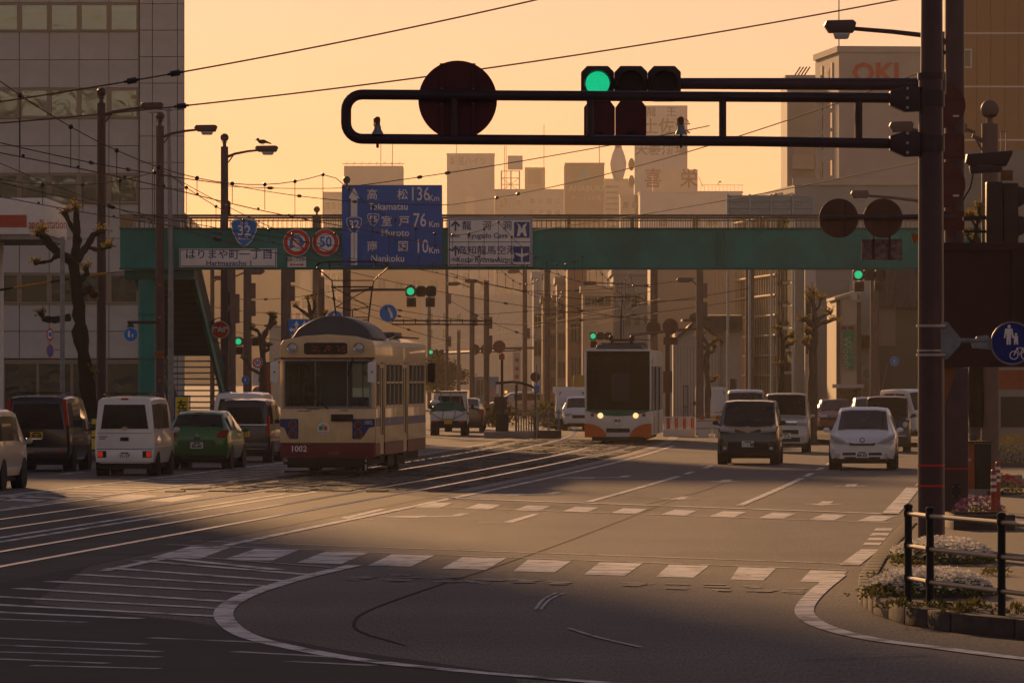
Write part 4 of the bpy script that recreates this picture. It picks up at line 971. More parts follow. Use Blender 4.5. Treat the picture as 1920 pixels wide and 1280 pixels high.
# ---------------------------------------------------------------- white and orange tram
mat('tram_white', (.78, .75, .68), .35, 0, var=.1, vs=2, coat=.3); mat('tram_orange', (.65, .14, .015), .4, coat=.3); mat('tram_green', (.01, .16, .11), .4); mat('tram_black', (.012, .014, .02), .12)
thin_glass('tram2_glass', (.26, .34, .46), .0)
Y2 = 203.0; t2x = (1159 - 960) * Y2 / F; th2 = -math.atan(.058)
T2 = thing('low_floor_tram', 'white low-floor tram with orange lower corners and lit headlamps', 'tram', (t2x, Y2, 0), th2)
L2, W2 = 13.0, 1.19
def frame_quads(mb, x0, x1, z0, z1, X0, X1, Z0, Z1, ya, yb):
    mb.bb(X0, X1, ya, yb, Z0, z0); mb.bb(X0, X1, ya, yb, z1, Z1); mb.bb(X0, x0, ya, yb, z0, z1); mb.bb(x1, X1, ya, yb, z0, z1)
b = MB(); b.prism([(-W2, .55), (-W2+.02, .28), (-.9, .22), (.9, .22), (W2-.02, .28), (W2, .55), (W2, 1.0), (W2, 1.18), (.6, 1.02), (0, .98), (-.6, 1.02), (-W2, 1.18), (-W2, 1.0)], 'y', -.05, .12); b.obj('front_panel', 'tram_white', T2, bev=.04)
b = MB(); b.prism([(-W2, 1.18), (-.6, 1.02), (0, .98), (.6, 1.02), (W2, 1.18), (W2, 1.19), (-W2, 1.19)], 'y', -.058, .1); b.obj('green_stripe', 'tram_green', T2)
for s in (-1, 1):
    b = MB(); arc = [(s*(W2+.004), .22), (s*(W2+.004), .70)] + [(s*(W2 - .0 - .78*math.sin(k*math.pi/20)), .22 + .50*math.cos(k*math.pi/20)) for k in range(1, 11)]
    b.prism(arc, 'y', -.062, .02); b.obj('orange_corner', 'tram_orange', T2)
    b = MB(); b.lathe([(.001, -.03), (.08, -.025), (.10, 0)], (s*.63, -.055, 1.0), 'y', 16); b.obj('headlamp', 'head_lit', T2)
    b = MB(); b.lathe([(.001, -.025), (.055, -.02), (.065, 0)], (s*.92, -.055, 1.02), 'y', 14); b.obj('tail_lamp', 'tail_red', T2)
    b = MB(); b.bb(s*W2, s*(W2-.08), -.02, .14, 1.19, 3.28); b.obj('corner_pillar', 'tram_white', T2, bev=.03)
    # sides: lower panel, upper panel, pillars, glazing, doors
    b = MB(); b.bb(s*(W2+.004), s*(W2-.05), .12, L2, .28, 1.15); b.obj('side_panel', 'tram_white', T2, bev=.01)
    b = MB(); b.bb(s*(W2+.004), s*(W2-.05), .12, L2, 2.75, 3.25); b.obj('side_fascia', 'tram_white', T2, bev=.02)
    b = MB(); b.bb(s*(W2+.010), s*W2, .2, .5, 2.82, 3.0); b.obj('side_marker', 'tram_green', T2)
    prev = .14
    for k, yy in enumerate((.9, 2.3, 3.7, 5.1, 6.5, 7.9, 9.3, 10.7, 12.1)):
        b = MB(); b.bb(s*(W2+.002), s*(W2-.05), yy-.06, yy+.06, 1.15, 2.75); b.obj('side_pillar', 'tram_white' if k % 3 else 'tram_black', T2)
        b = MB(); b.bb(s*(W2-.02), s*(W2-.026), prev, yy-.06, 1.15, 2.75); b.obj('side_window', 'tram2_glass', T2); prev = yy+.06
    for yy in (2.3, 3.0, 7.2, 7.9):
        b = MB(); b.bb(s*(W2+.012), s*(W2+.003), yy-.03, yy+.03, .35, 2.72); b.obj('door_seal', 'black', T2)
b = MB(); b.bb(-W2+.07, W2-.07, -.03, .0, 1.19, 3.27); b.obj('windscreen', 'tram2_glass', T2)
b = MB(); b.bb(-W2, W2, -.04, .14, 3.28, 3.36); b.obj('front_header', 'tram_white', T2, bev=.03)
b = MB(); b.bb(-.9, .9, .02, .06, 2.85, 3.22); dsp = b.obj('destination_display', 'black', T2)
rr = random.Random(4); b = MB()
for gx, n_ in ((-.35, 9), (0, 3), (.30, 12)):
    for k in range(n_):
        x = gx + rr.uniform(-.11, .11); z = 3.0 + (rr.choice((-.07, -.03, .02, .06)) if n_ > 3 else -.11); b.bb(x, x+.05, .005, .018, z, z+.022)
b.obj('display_lamps', 'led_orange', dsp)
b = MB(); b.bb(-.42, .42, -.068, -.04, .40, .54); b.obj('front_grille', 'black', T2)
b = MB(); b.lathe([(.001, -.02), (.13, -.02), (.135, 0)], (-.02, -.052, .78), 'y', 20); em = b.obj('emblem', 'sign_white', T2)
b = MB(); b.bb(-.12, -.03, -.085, -.068, .77, .86); b.obj('emblem_green', 'sign_green', em); b = MB(); b.bb(-.01, .09, -.085, -.068, .77, .86); b.obj('emblem_red', 'emblem_orange', em)
b = MB(); b.bb(-W2+.05, W2-.05, .1, L2, .30, .36); b.obj('floor', 'tram_inside', T2); b = MB(); b.bb(-W2+.05, W2-.05, .1, L2, 3.05, 3.1); b.obj('ceiling', 'under', T2)
b = MB(); frame_quads(b, -.3, .35, 1.5, 2.5, -W2+.05, W2-.05, .36, 3.05, 1.6, 1.66); b.obj('cab_partition', 'under', T2)
b = MB(); b.prism([(-1.05, .4), (1.05, .4), (1.05, 1.4), (.8, 1.68), (.4, 1.6), (.15, 1.35), (-.15, 1.3), (-.45, 1.6), (-.8, 1.68), (-1.05, 1.4)], 'y', .1, .5); b.obj('cab_desk', 'seat_blue', T2)
b = MB(); b.tube([(-.75, .1, 1.28), (-.2, .02, 1.24), (.5, .0, 1.3), (.8, .0, 1.42)], .03, 6); b.obj('wiper', 'black', T2)
b = MB(); b.bb(-W2+.02, W2-.02, L2-.05, L2, .3, 1.2); b.bb(-W2+.02, W2-.02, L2-.05, L2, 2.6, 3.3); b.obj('rear_panel', 'tram_white', T2)
b = MB(); b.bb(-W2+.02, W2-.02, .14, L2, 3.24, 3.34); b.obj('roof', 'tram_white', T2, bev=.04)
b = MB(); b.prism([(-.85, 3.34), (-.78, 3.52), (.8, 3.52), (.88, 3.34)], 'y', .5, 3.2); b.obj('roof_fairing', 'tram_roof', T2, bev=.03)
b = MB(); b.bb(-.8, .8, 4.2, 6.5, 3.34, 3.62); b.bb(-.7, .7, 8, 10.5, 3.34, 3.58); b.obj('roof_box', 'tram_roof', T2, bev=.03)
b = MB(); b.tube([(.3, 3.6, 3.34), (.3, 3.6, 3.75), (1.0, 3.6, 3.7), (1.0, 6.5, 3.7)], .015, 5); b.obj('roof_conduit', 'under', T2)
pantograph(T2, 3.4, 3.75, 5.28, .5, style='1')
b = MB(); b.bb(-.95, .95, .3, L2-.2, .12, .30); b.obj('underframe', 'under', T2); b = MB(); b.bb(-.9, .9, -.1, .3, .10, .24); b.obj('fender', 'under', T2)
for yc in (2.2, 9.8):
    for dy in (-.7, .7):
        for s in (-1, 1):
            b = MB(); b.lathe([(.08, -.06), (.28, -.06), (.3, -.03), (.3, .03), (.28, .05), (.1, .06)], (s*.56, yc+dy, .30), 'x', 16); b.obj('wheel', 'under', T2)
# ---------------------------------------------------------------- footbridge
YB = 178.0; sB = F / YB
def BX(x): return (x - 960) / sB
def BZ(y): return H + (HZ - y) / sB
tilt = -math.atan(.006)
FB = thing('footbridge', 'teal steel pedestrian footbridge spanning the whole street', 'footbridge', (0, YB, 0), 0)
xL, xR = BX(225), BX(1905)
b = MB(); b.bb(xL, xR, 0, .22, BZ(502), BZ(430)); gd = b.obj('girder', 'teal', FB)
b = MB(); b.bb(xL, xR, 2.6, 2.82, BZ(502), BZ(430)); b.obj('girder', 'teal_dark', FB)
for z0, z1 in ((BZ(505.5), BZ(502)), (BZ(430), BZ(427))):
    b = MB(); b.bb(xL-.02, xR+.02, -.08, .28, z0, z1); b.obj('flange', 'teal_dark', FB)
b = MB(); b.bb(xL, xR, .22, 2.6, BZ(446), BZ(440)); b.obj('deck', 'concrete', FB)
for x in (322, 425, 536, 655): b = MB(); b.bb(BX(x)-.03, BX(x)+.03, -.07, 0, BZ(501), BZ(431)); b.obj('stiffener', 'teal', gd)
for xa in (1345, 1357):           # bolted splice
    b = MB(); b.bb(BX(xa)-.09, BX(xa)+.09, -.03, 0, BZ(500), BZ(432)); sp_ = b.obj('splice_plate', 'teal', gd)
    for k in range(11):
        b = MB(); b.cyl((BX(xa), -.05, BZ(436+k*6)), (BX(xa), -.03, BZ(436+k*6)), .035, n=6); b.obj('bolt', 'teal_dark', sp_)
mat('railing', (.16, .13, .09), .55, .1, var=.2)
for yy in (.05, 2.75):
    for z in (BZ(404), BZ(409)):
        b = MB(); b.cyl((xL, yy, z), (xR, yy, z), .035 if z > BZ(406) else .022, n=8); b.obj('handrail', 'railing', FB)
    bal = MB()
    k = xL
    while k < xR: bal.bb(k-.008, k+.008, yy-.008, yy+.008, BZ(427), BZ(409)); k += .15
    stuff(bal.obj('balusters', 'railing', FB))
    k = xL + .05
    while k < xR:
        b = MB(); b.bb(k-.03, k+.03, yy-.03, yy+.03, BZ(427), BZ(405)); b.obj('railing_post', 'railing', FB); k += 2.0
# end panel at the left landing
b = MB(); b.bb(BX(226), BX(250), .0, .04, BZ(426), BZ(403)); b.obj('landing_panel', mat('panel_tan', (.32, .22, .11), .6), FB)
# columns
for x, w_, yy in ((273, .27, .6), (1808, .15, .5), (1873, .22, .5)):
    b = MB(); b.cyl((BX(x), yy, 0), (BX(x), yy, BZ(503)), w_, n=24); cl = b.obj('column', 'teal', FB)
    for z in (1.3, 2.9, 4.3): b = MB(); b.cyl((BX(x), yy, z), (BX(x), yy, z+.05), w_+.015, n=24); b.obj('column_band', 'teal_dark', cl)
b = MB(); b.bb(BX(232), BX(362), .3, 2.5, BZ(502)-.35, BZ(506)); b.obj('cap_beam', 'teal_dark', FB)
# stairs going down along the pavement, away from the camera
sl = .05; n_ = 30; zt = BZ(500); run = 12.5
for xo in (BX(243), BX(352)):
    b = MB(); d = Vector((sl*run + .1, run, -zt)); a = Vector((xo, 2.9, zt))
    b.add([a + Vector((-.05, 0, -.32)), a + Vector((.05, 0, -.32)), a + Vector((.05, 0, .02)), a + Vector((-.05, 0, .02)), a + d + Vector((-.05, 0, -.1)), a + d + Vector((.05, 0, -.1)), a + d + Vector((.05, 0, .3)), a + d + Vector((-.05, 0, .3))],
          [(0,1,2,3), (4,5,6,7), (0,1,5,4), (1,2,6,5), (2,3,7,6), (3,0,4,7)]); b.obj('stair_stringer', 'teal', FB)
    b = MB(); up = Vector((0, 0, 1.0)); b.tube([a + up, a + d + up], .04, 8)
    for k in range(9): p_ = a + d * (k / 8); b.tube([p_, p_ + up], .025, 6)
    b.obj('stair_handrail', 'teal', FB)
    b = MB(); vs = [a + Vector((0, 0, .1)), a + d + Vector((0, 0, .35)), a + d + Vector((0, 0, .95)), a + Vector((0, 0, .95))]
    b.add([v + Vector((.02, 0, 0)) for v in vs] + [v - Vector((.02, 0, 0)) for v in vs], [(0,1,2,3), (7,6,5,4), (0,1,5,4), (1,2,6,5), (2,3,7,6), (3,0,4,7)]); b.obj('stair_side_panel', mat('teal_shaded', (.004, .03, .03), .7), FB)  # shade inside the stairs put into the panel colour as near-black teal
tr = MB(); tr.box((0, 0, 0), (BX(352)-BX(243)-.1, .30, .05)); trm = tr.mesh('stair_tread', 'teal_dark')
tr = MB(); tr.box((0, 0, 0), (BX(352)-BX(243)-.1, .30, .05)); tr.box((0, -.14, -.11), (BX(352)-BX(243)-.1, .02, .2)); trc = tr.mesh('stair_tread', 'teal_shaded')  # upper treads take the same teal with the shade painted in
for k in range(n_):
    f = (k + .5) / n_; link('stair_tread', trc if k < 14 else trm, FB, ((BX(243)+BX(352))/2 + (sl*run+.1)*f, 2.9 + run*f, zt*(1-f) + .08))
ns = MB(); ns.box((0, 0, 0), (BX(352)-BX(243)-.12, .03, .035)); nsm = ns.mesh('stair_nosing', 'galv')
for k in range(n_):
    f = (k + .5) / n_; link('stair_nosing', nsm, FB, ((BX(243)+BX(352))/2 + (sl*run+.1)*f, 2.9 + run*f - .18, zt*(1-f) + .08))
b = MB(); b.bb(BX(318), BX(338), -.16, -.03, BZ(428), BZ(415)); b.obj('lamp_box', 'galv', FB)
b = MB(); b.cyl((BX(322), -.2, BZ(500)), (BX(318), -.2, BZ(210)), .09, .05, n=10); b.cyl((BX(318), -.2, BZ(210)), (BX(318), -.2, BZ(203)), .14, .02, n=10); b.cyl((BX(322), -.2, 0), (BX(322), -.2, BZ(500)), .1, .09, n=10)
tag(b.obj('mast', 'galv', None, (0, YB-.3, 0)), 'thin grey mast with small cap rising beside the footbridge stairs', 'mast')

# ---------------------------------------------------------------- signs hung on the footbridge
ys_ = YB - .12
def sign_box(name, label, x0, x1, y0, y1, m, cat='road sign', Y=ys_, border=None, bm='sign_white', par=None):
    s = F / Y; t = thing(name, label, cat, ((x0+x1-1920)/2/s, Y, H + (HZ-(y0+y1)/2)/s))
    w_, h_ = (x1-x0)/s, (y1-y0)/s
    b = MB(); b.bb(-w_/2, w_/2, -.03, .03, -h_/2, h_/2); b.obj('panel', m, t, bev=.006)
    if border:
        b = MB(); e = border; i = e * .8
        for a0, a1, c0, c1 in ((-w_/2+i, w_/2-i, h_/2-i-e, h_/2-i), (-w_/2+i, w_/2-i, -h_/2+i, -h_/2+i+e), (-w_/2+i, -w_/2+i+e, -h_/2+i+e, h_/2-i-e), (w_/2-i-e, w_/2-i, -h_/2+i+e, h_/2-i-e)): b.bb(a0, a1, -.034, -.03, c0, c1)
        b.obj('border', bm, t)
    def tx(s_, px, py, hpx, m_, bold=.0, sx=1.0, align='CENTER'):
        return text(s_, m_, hpx / s / .72, t, ((px - (x0+x1)/2)/s, -.036, -(py - (y0+y1)/2)/s), bold=bold*hpx/s, sx=sx, align=align)
    def pl(nm, pts, m_, yy=-.038): 
        b = MB(); b.prism([((px-(x0+x1)/2)/s, -(py-(y0+y1)/2)/s) for px, py in pts], 'y', yy, -.031); return b.obj(nm, m_, t)
    for k in (-.35, .35):
        b = MB(); b.bb(w_*k-.04, w_*k+.04, .03, .11, -h_/2+.02, h_/2-.02); b.obj('bracket', 'galv', t)
    return t, tx, pl
t, tx_, pl_ = sign_box('direction_sign', 'large blue distance sign with white arrow hung on the footbridge', 641, 829, 347, 498, 'sign_blue')
W_ = 'sign_white'
for s_, x, y, h in (('高', 698, 366, 19), ('松', 755, 366, 19), ('室', 725, 416, 19), ('戸', 758, 416, 19), ('南', 698, 463, 19), ('国', 756, 463, 19)): tx_(s_, x, y, h*.8, W_, .012)
for s_, x, y, h in (('Takamatsu', 728, 388, 13), ('Muroto', 741, 437, 13), ('Nankoku', 727, 485, 13)): tx_(s_, x, y, h, W_, .018, .95)
for s_, x, y, h in (('136', 787, 365, 26), ('76', 787, 414, 26), ('10', 791, 463, 26)): tx_(s_, x, y, h, W_, .01, .72)
for y in (372, 421, 470): tx_('Km', 814, y, 11.5, W_, .02, .9)
pl_('arrow', [(658, 497), (658, 437), (670, 437), (670, 497)], W_); pl_('arrow', [(658, 406), (658, 372), (653, 372), (664, 352), (675, 372), (670, 372), (670, 406)], W_)
def shield(cx, cy, r): return [(cx-r, cy-r*.7), (cx-r*.8, cy-r*.95), (cx, cy-r*1.05), (cx+r*.8, cy-r*.95), (cx+r, cy-r*.7), (cx+r*.9, cy-r*.1), (cx+r*.5, cy+r*.7), (cx+r*.15, cy+r*1.0), (cx, cy+r*1.05), (cx-r*.15, cy+r*1.0), (cx-r*.5, cy+r*.7), (cx-r*.9, cy-r*.1)]
for cx, cy, r, n__ in ((664, 422, 15, '32'), (700, 412, 11.5, '55')):
    pl_('route_shield', shield(cx, cy, r), W_, -.036); pl_('route_shield', shield(cx, cy, r-1.2), 'sign_blue', -.040)
    s = F/ys_; text(n__, W_, r*.95/s/.72, t, ((cx-735)/s, -.044, -(cy-1-422.5)/s), bold=.006)
for k in (-1, 1): pl_('glyph_bar', [(661+k*2, 489), (663+k*2, 489), (663+k*2, 496), (661+k*2, 496)], 'sign_blue', -.042)
t, tx_, pl_ = sign_box('direction_sign', 'white cave and airport direction sign with blue lettering on the footbridge', 840, 998, 409, 499, 'sign_white', border=.03, bm='ink_blue')
pl_('divider', [(842, 453.2), (996, 453.2), (996, 454.4), (842, 454.4)], 'ink_blue')
B_ = 'ink_blue'
for s_, x, y in (('龍', 875, 424), ('河', 913, 424), ('洞', 951, 424)): tx_(s_, x, y, 13, B_, .012)
tx_('高知龍馬空港', 912.5, 470, 12.5, B_, .012, 1.06); tx_('Ryugado Cave', 914, 442, 10, B_, .02, .95); tx_('Kochi Ryoma Airport', 913, 487, 10.5, B_, .02, .9)
tx_('23km', 853, 442, 8, B_, .01, .75); tx_('14km', 853, 487, 8, B_, .01, .75)
for y in (413, 460):
    pl_('arrow', [(852.5, y+20), (852.5, y+7), (848, y+12), (845, y+10), (854, y), (863, y+10), (860, y+12), (855.5, y+7), (855.5, y+20)], B_)
pl_('pictogram', [(964, 416), (993, 416), (993, 446), (964, 446)], B_); pl_('cave_shape', [(969, 443), (972, 424), (968, 418), (975, 422), (978, 430), (981, 422), (989, 418), (985, 426), (988, 443), (983, 443), (980, 436), (977, 436), (974, 443)], W_, -.042)
pl_('pictogram', [(964, 462), (993, 462), (993, 491), (964, 491)], B_); pl_('plane_shape', [(977, 490), (977, 482), (966, 477), (966, 474), (977, 476), (977.5, 466), (978.5, 464), (979.5, 466), (980, 476), (991, 474), (991, 477), (980, 482), (980, 490)], W_, -.042)
t, tx_, pl_ = sign_box('street_name_sign', 'white street name board reading Harimayacho 1 in blue', 336, 519, 466, 501, 'sign_white', border=.025, bm='ink_blue')
tx_('はりまや町', 398, 478, 14, B_, .012, 1.05); tx_('一丁目', 480, 478, 14, B_, .012, 1.12); tx_('Harimayacho 1', 430, 493.5, 9, B_, .02, 1.15)
# route shield 32
s = F/ys_
t = thing('route_sign', 'blue shield route sign with number 32 above the street name board', 'road sign', ((458-960)/s, ys_, H+(HZ-436)/s))
for nm, r, y_, m_ in (('panel', 25.5, -.03, 'sign_white'), ('face', 23.5, -.036, 'sign_blue2')):
    b = MB(); b.prism([(x/s, -y/s) for x, y in shield(0, 0, r)], 'y', y_, .03 if nm == 'panel' else -.029); b.obj(nm, m_, t)
text('32', W_, 19/s/.72, t, (0, -.042, 3/s), bold=.006); text('国道', W_, 6/s/.8, t, (0, -.042, 17/s)); text('ROUTE', W_, 5/s/.72, t, (0, -.042, -11/s), bold=.004)
def round_sign(name, label, px, py, r, Y, style, sym=None):
    s = F / Y; t = thing(name, label, 'road sign', ((px-960)/s, Y, H+(HZ-py)/s)); rr_ = r/s
    def disc(nm, r0, y_, m_): b = MB(); b.cyl((0, y_-.006, 0), (0, y_, 0), r0, n=36); return b.obj(nm, m_, t)
    b = MB(); b.cyl((0, 0, 0), (0, .03, 0), rr_, n=36); b.obj('plate', 'sign_white' if style != 'red' else 'sign_white', t)
    if style == 'ban':
        disc('ring', rr_*.95, -.002, 'sign_red'); disc('face', rr_*.66, -.010, 'sign_white')
    elif style == 'blue': disc('face', rr_*.95, -.002, 'sign_blue2')
    elif style == 'noparking': disc('ring', rr_*.95, -.002, 'sign_red'); disc('face', rr_*.76, -.010, 'sign_blue2')
    elif style == 'red': disc('face', rr_*.93, -.002, 'sign_red')
    return t, rr_
t, r_ = round_sign('speed_limit_sign', 'round 50 speed limit sign on the footbridge beside the blue board', 610.5, 454.5, 25.5, ys_, 'ban'); text('50', 'sign_blue2', r_*.78/.72, t, (0, -.02, 0), bold=.01, sx=.85)
t, r_ = round_sign('no_u_turn_sign', 'round red-ringed no U-turn sign on the footbridge', 556, 454.5, 25.5, ys_, 'ban')
b = MB(); pts = [(-.45, 0, -.5), (-.45, 0, .15), (-.3, 0, .42), (0, 0, .5), (.28, 0, .4), (.42, 0, .12), (.42, 0, -.02)]
for (p, q) in zip(pts, pts[1:]):
    p = Vector(p)*r_*.9; q = Vector(q)*r_*.9; dd = (q-p).normalized(); nn = Vector((-dd.z, 0, dd.x))*r_*.1
    b.add([v + Vector((0, -.018, 0)) for v in (p-nn, p+nn, q+nn, q-nn)], [(0,1,2,3)])
b.prism([(r_*.12, r_*.05), (r_*.66, r_*.05), (r_*.40, -r_*.34)], 'y', -.020, -.018); b.obj('u_turn_arrow', 'sign_blue2', t)
b = MB(); b.box((0, -.022, 0), (r_*1.45, .004, r_*.12), ry=R(42)); b.obj('slash', 'sign_red', t)
t, tx_, pl_ = sign_box('supplement_plate', 'small white plate with red double arrow below the no U-turn sign', 539, 574, 482, 501, 'sign_white')
tx_('路線バスを除く', 556.5, 487, 6, 'ink', 0, .72); pl_('double_arrow', [(543, 496), (547, 493.5), (547, 495), (566, 495), (566, 493.5), (570, 496), (566, 498.5), (566, 497), (547, 497), (547, 498.5)], 'sign_red')

# ---------------------------------------------------------------- street lamps on brown poles, left side
def pole_lamp(name, label, px, Y, ytop, r, armx, army, group, ball=True, m='pole_brown', lampw=44, zbase=.15):
    s = F / Y; X = (px-960)/s; zt = H+(HZ-ytop)/s
    t = thing(name, label, 'street lamp', (X, Y, zbase), 0, group)
    b = MB(); b.cyl((0,0,0), (0,0,zt-zbase), r*1.12, r, n=16); b.obj('pole', m, t)
    if ball:
        b = MB(); b.lathe([(.06, 0), (.06, .12), (.16*r/.12*.7, .16)], (0,0,zt-zbase), 'z', 12); b.sph((0,0,zt-zbase+.30), .13*r/.115, 14, 9); b.obj('finial', m, t)
    if armx is not None:
        za = H+(HZ-army)/s - zbase; dx = (armx-px)/s; sg = 1 if dx > 0 else -1
        b = MB(); b.tube([(sg*r*.8, 0, za-.16), (sg*.35, 0, za-.06), (dx*.55, 0, za+.02), (dx-.1*sg, 0, za+.08)], [.05, .042, .038, .034], 8); b.tube([(sg*r, 0, za-.35), (sg*.3, 0, za-.1)], .025, 6); b.obj('arm', m, t)
        w_ = lampw/s/2; zc = za+.10
        b = MB(); b.prism([(dx-w_, zc+.02), (dx-w_*.86, zc+.10), (dx+w_*.8, zc+.11), (dx+w_, zc+.06), (dx+w_*.82, zc-.10), (dx-w_*.7, zc-.10)], 'y', -.17, .17); lp_ = b.obj('lamp_head', m, t, bev=.02)
        b = MB(); b.prism([(dx-w_*.45, zc-.09), (dx+w_*.65, zc-.09), (dx+w_*.5, zc-.20), (dx-w_*.3, zc-.20)], 'y', -.12, .12); b.obj('lamp_bowl', 'lampglass', lp_, bev=.02)
    return t
gL = 'ball-topped street lamps of the left pavement'
p1 = pole_lamp('street_lamp', 'tallest ball-topped street lamp, leftmost, in front of the office block', 190, 164, 193, .125, 285, 206, gL, m='pole_dark')
p2 = pole_lamp('street_lamp', 'ball-topped street lamp second from the left, standing before the footbridge stairs', 300, 176, 236, .125, 386, 247, gL)
p3 = pole_lamp('street_lamp', 'ball-topped street lamp third from the left, with a bird on its head', 421, 190, 275, .125, 500, 285, gL)
# height tag and dots on the second pole
def tagplate(t, x, z, m, w_=.24, h_=.13, txt=None):
    b = MB(); b.bb(x-w_/2, x+w_/2, -.16, -.15, z-h_/2, z+h_/2); o = b.obj('tag_plate', m, t)
    if txt: text(txt, 'ink', h_*.8, o, (x, -.163, z))
tagplate(p2, 0, BZ(665)-.15, 'orange_box', .28, .2, '2.5m')
for y in (545, 605, 722): b = MB(); b.cyl((0, -.16, BZ(y)), (0, -.14, BZ(y)), .05, n=8); b.obj('reflector', 'orange_box', p2)
for yy in (380, 560, 600): b = MB(); b.bb(.1, .2, -.06, .06, BZ(yy)-.2, BZ(yy)+.25); b.obj('junction_box', 'pole_brown', p3)
# bird
zb = H+(HZ-277)/(F/190)
b = MB(); b.sph((0,0,.10), .10, 10, 7, (1.5, .7, .75)); b.sph((-.15,0,.17), .055, 8, 6); b.tube([(.1,0,.1), (.3,0,.03)], [.05, .02], 6); b.tube([(-.19,0,.17), (-.25,0,.16)], [.015, .003], 5)
for s_ in (-.02, .03): b.tube([(s_,0,.05), (s_,0,-.02)], .008, 4)
tag(b.obj('bird', 'black', None, ((492-960)/(F/190), 190, zb+.10)), 'small dark bird perched on a street lamp head', 'bird')
# hydrant ring sign and pavement sign on poles
t, r_ = round_sign('hydrant_sign', 'round red fire hydrant sign with white characters in a wire ring', 413, 618, 16.5, 186, 'red'); text('消火栓', W_, r_*.62, t, (0, -.012, 0), bold=.012)
b = MB(); n8 = 24; b.tube([(r_*1.32*math.cos(2*math.pi*k/n8), .02, r_*1.42*math.sin(2*math.pi*k/n8)-.02) for k in range(n8+1)], .02, 6); b.tube([(-r_*2.2, .05, r_*.75), (r_*.2, .05, r_*.75)], .03, 6); b.obj('ring', 'pole_dark', t)
t, r_ = round_sign('shared_path_sign', 'round blue pedestrian sign hanging from a bracket on the left lamp pole', 245, 627, 13.5, 175, 'blue')
b = MB(); b.tube([(-.1, .02, r_*1.7), (.9, .02, r_*1.7)], .045, 8); b.prism([(-.12, r_*1.0), (.12, r_*1.0), (.05, r_*1.65), (-.05, r_*1.65)], 'y', 0, .03); b.obj('bracket', 'pole_dark', t)
b = MB(); b.sph((-.05, -.012, .09), .03, 6, 4, (1, .2, 1)); b.box((-.05, -.012, -.01), (.06, .01, .14)); b.box((.06, -.012, -.03), (.04, .01, .1)); b.obj('pictogram', W_, t)

# small grey sign post left of the tree
s = F/158
t = thing('sign_post', 'slim grey post carrying two small round signs at the left', 'sign post', ((117-960)/s, 158, .15))
b = MB(); b.cyl((0,0,0), (0,0,H+(HZ-444)/s-.15), .075, .065, n=10); b.obj('post', 'galv', t)
for y in (622, 656): b = MB(); b.tube([(0,0,H+(HZ-y)/s-.15), (-.3,0,H+(HZ-y)/s-.15)], .015, 5); b.obj('bracket', 'galv', t)
t, r_ = round_sign('speed_limit_sign', 'small round 40 speed limit sign at the left edge', 94, 627, 13, 157.8, 'ban'); t.scale.x = .55; text('40', 'sign_blue2', r_*.9, t, (0, -.02, 0), bold=.008)
t, r_ = round_sign('no_parking_sign', 'small round blue no parking sign at the left edge', 94, 657, 13, 157.8, 'noparking'); t.scale.x = .55
b = MB(); b.box((0, -.02, 0), (r_*1.4, .005, r_*.2), ry=R(45)); b.obj('slash', 'sign_red', t)
# yellow banners
for x0, x1, y0, y1, Y, tx2, lab in ((329, 354, 744, 800, 172, '左\n折', 'yellow banner with black characters behind the green hatchback'), (412, 427, 737, 760, 186, '左', 'small yellow banner at the foot of the ball-topped lamp pole'), (172, 184, 742, 815, 170, '左\n折', 'narrow yellow banner between black van and white kei van')):
    s = F/Y; t = thing('banner', lab, 'banner', ((x0+x1-1920)/2/s, Y, .15), 0, 'yellow roadside banners')
    h1 = H+(HZ-y0)/s; b = MB(); b.bb(-(x1-x0)/2/s, (x1-x0)/2/s, -.015, .015, .05, h1-.15); b.obj('cloth', 'sign_yellow', t)
    b = MB(); b.bb(-(x1-x0)/2/s-.03, (x1-x0)/2/s+.03, -.012, .018, h1-.15, h1-.1); b.cyl((-(x1-x0)/2/s-.03, 0, 0), (-(x1-x0)/2/s-.03, 0, h1-.1), .02, n=6); b.cyl(((x1-x0)/2/s+.03, 0, 0), ((x1-x0)/2/s+.03, 0, h1-.1), .02, n=6); b.obj('frame', 'ink_blue', t)
    text(tx2, 'ink', (x1-x0)/s*.72, t, (0, -.02, h1-.55 if len(tx2) > 1 else h1-.35), bold=.012)
# guard fence behind the left cars
t = thing('guard_fence', 'dark low metal fence along the left pavement behind the vans', 'fence', ((60-960)/(F/158), 158, .15))
for k in range(10):
    b = MB(); b.cyl((-6+k*1.2, 0, 0), (-6+k*1.2, 0, .95), .035, n=8); b.obj('post', 'black', t)
for z in (.9, .55, .2): b = MB(); b.cyl((-6, 0, z), (4.8, 0, z), .025, n=6); b.obj('rail', 'black', t)

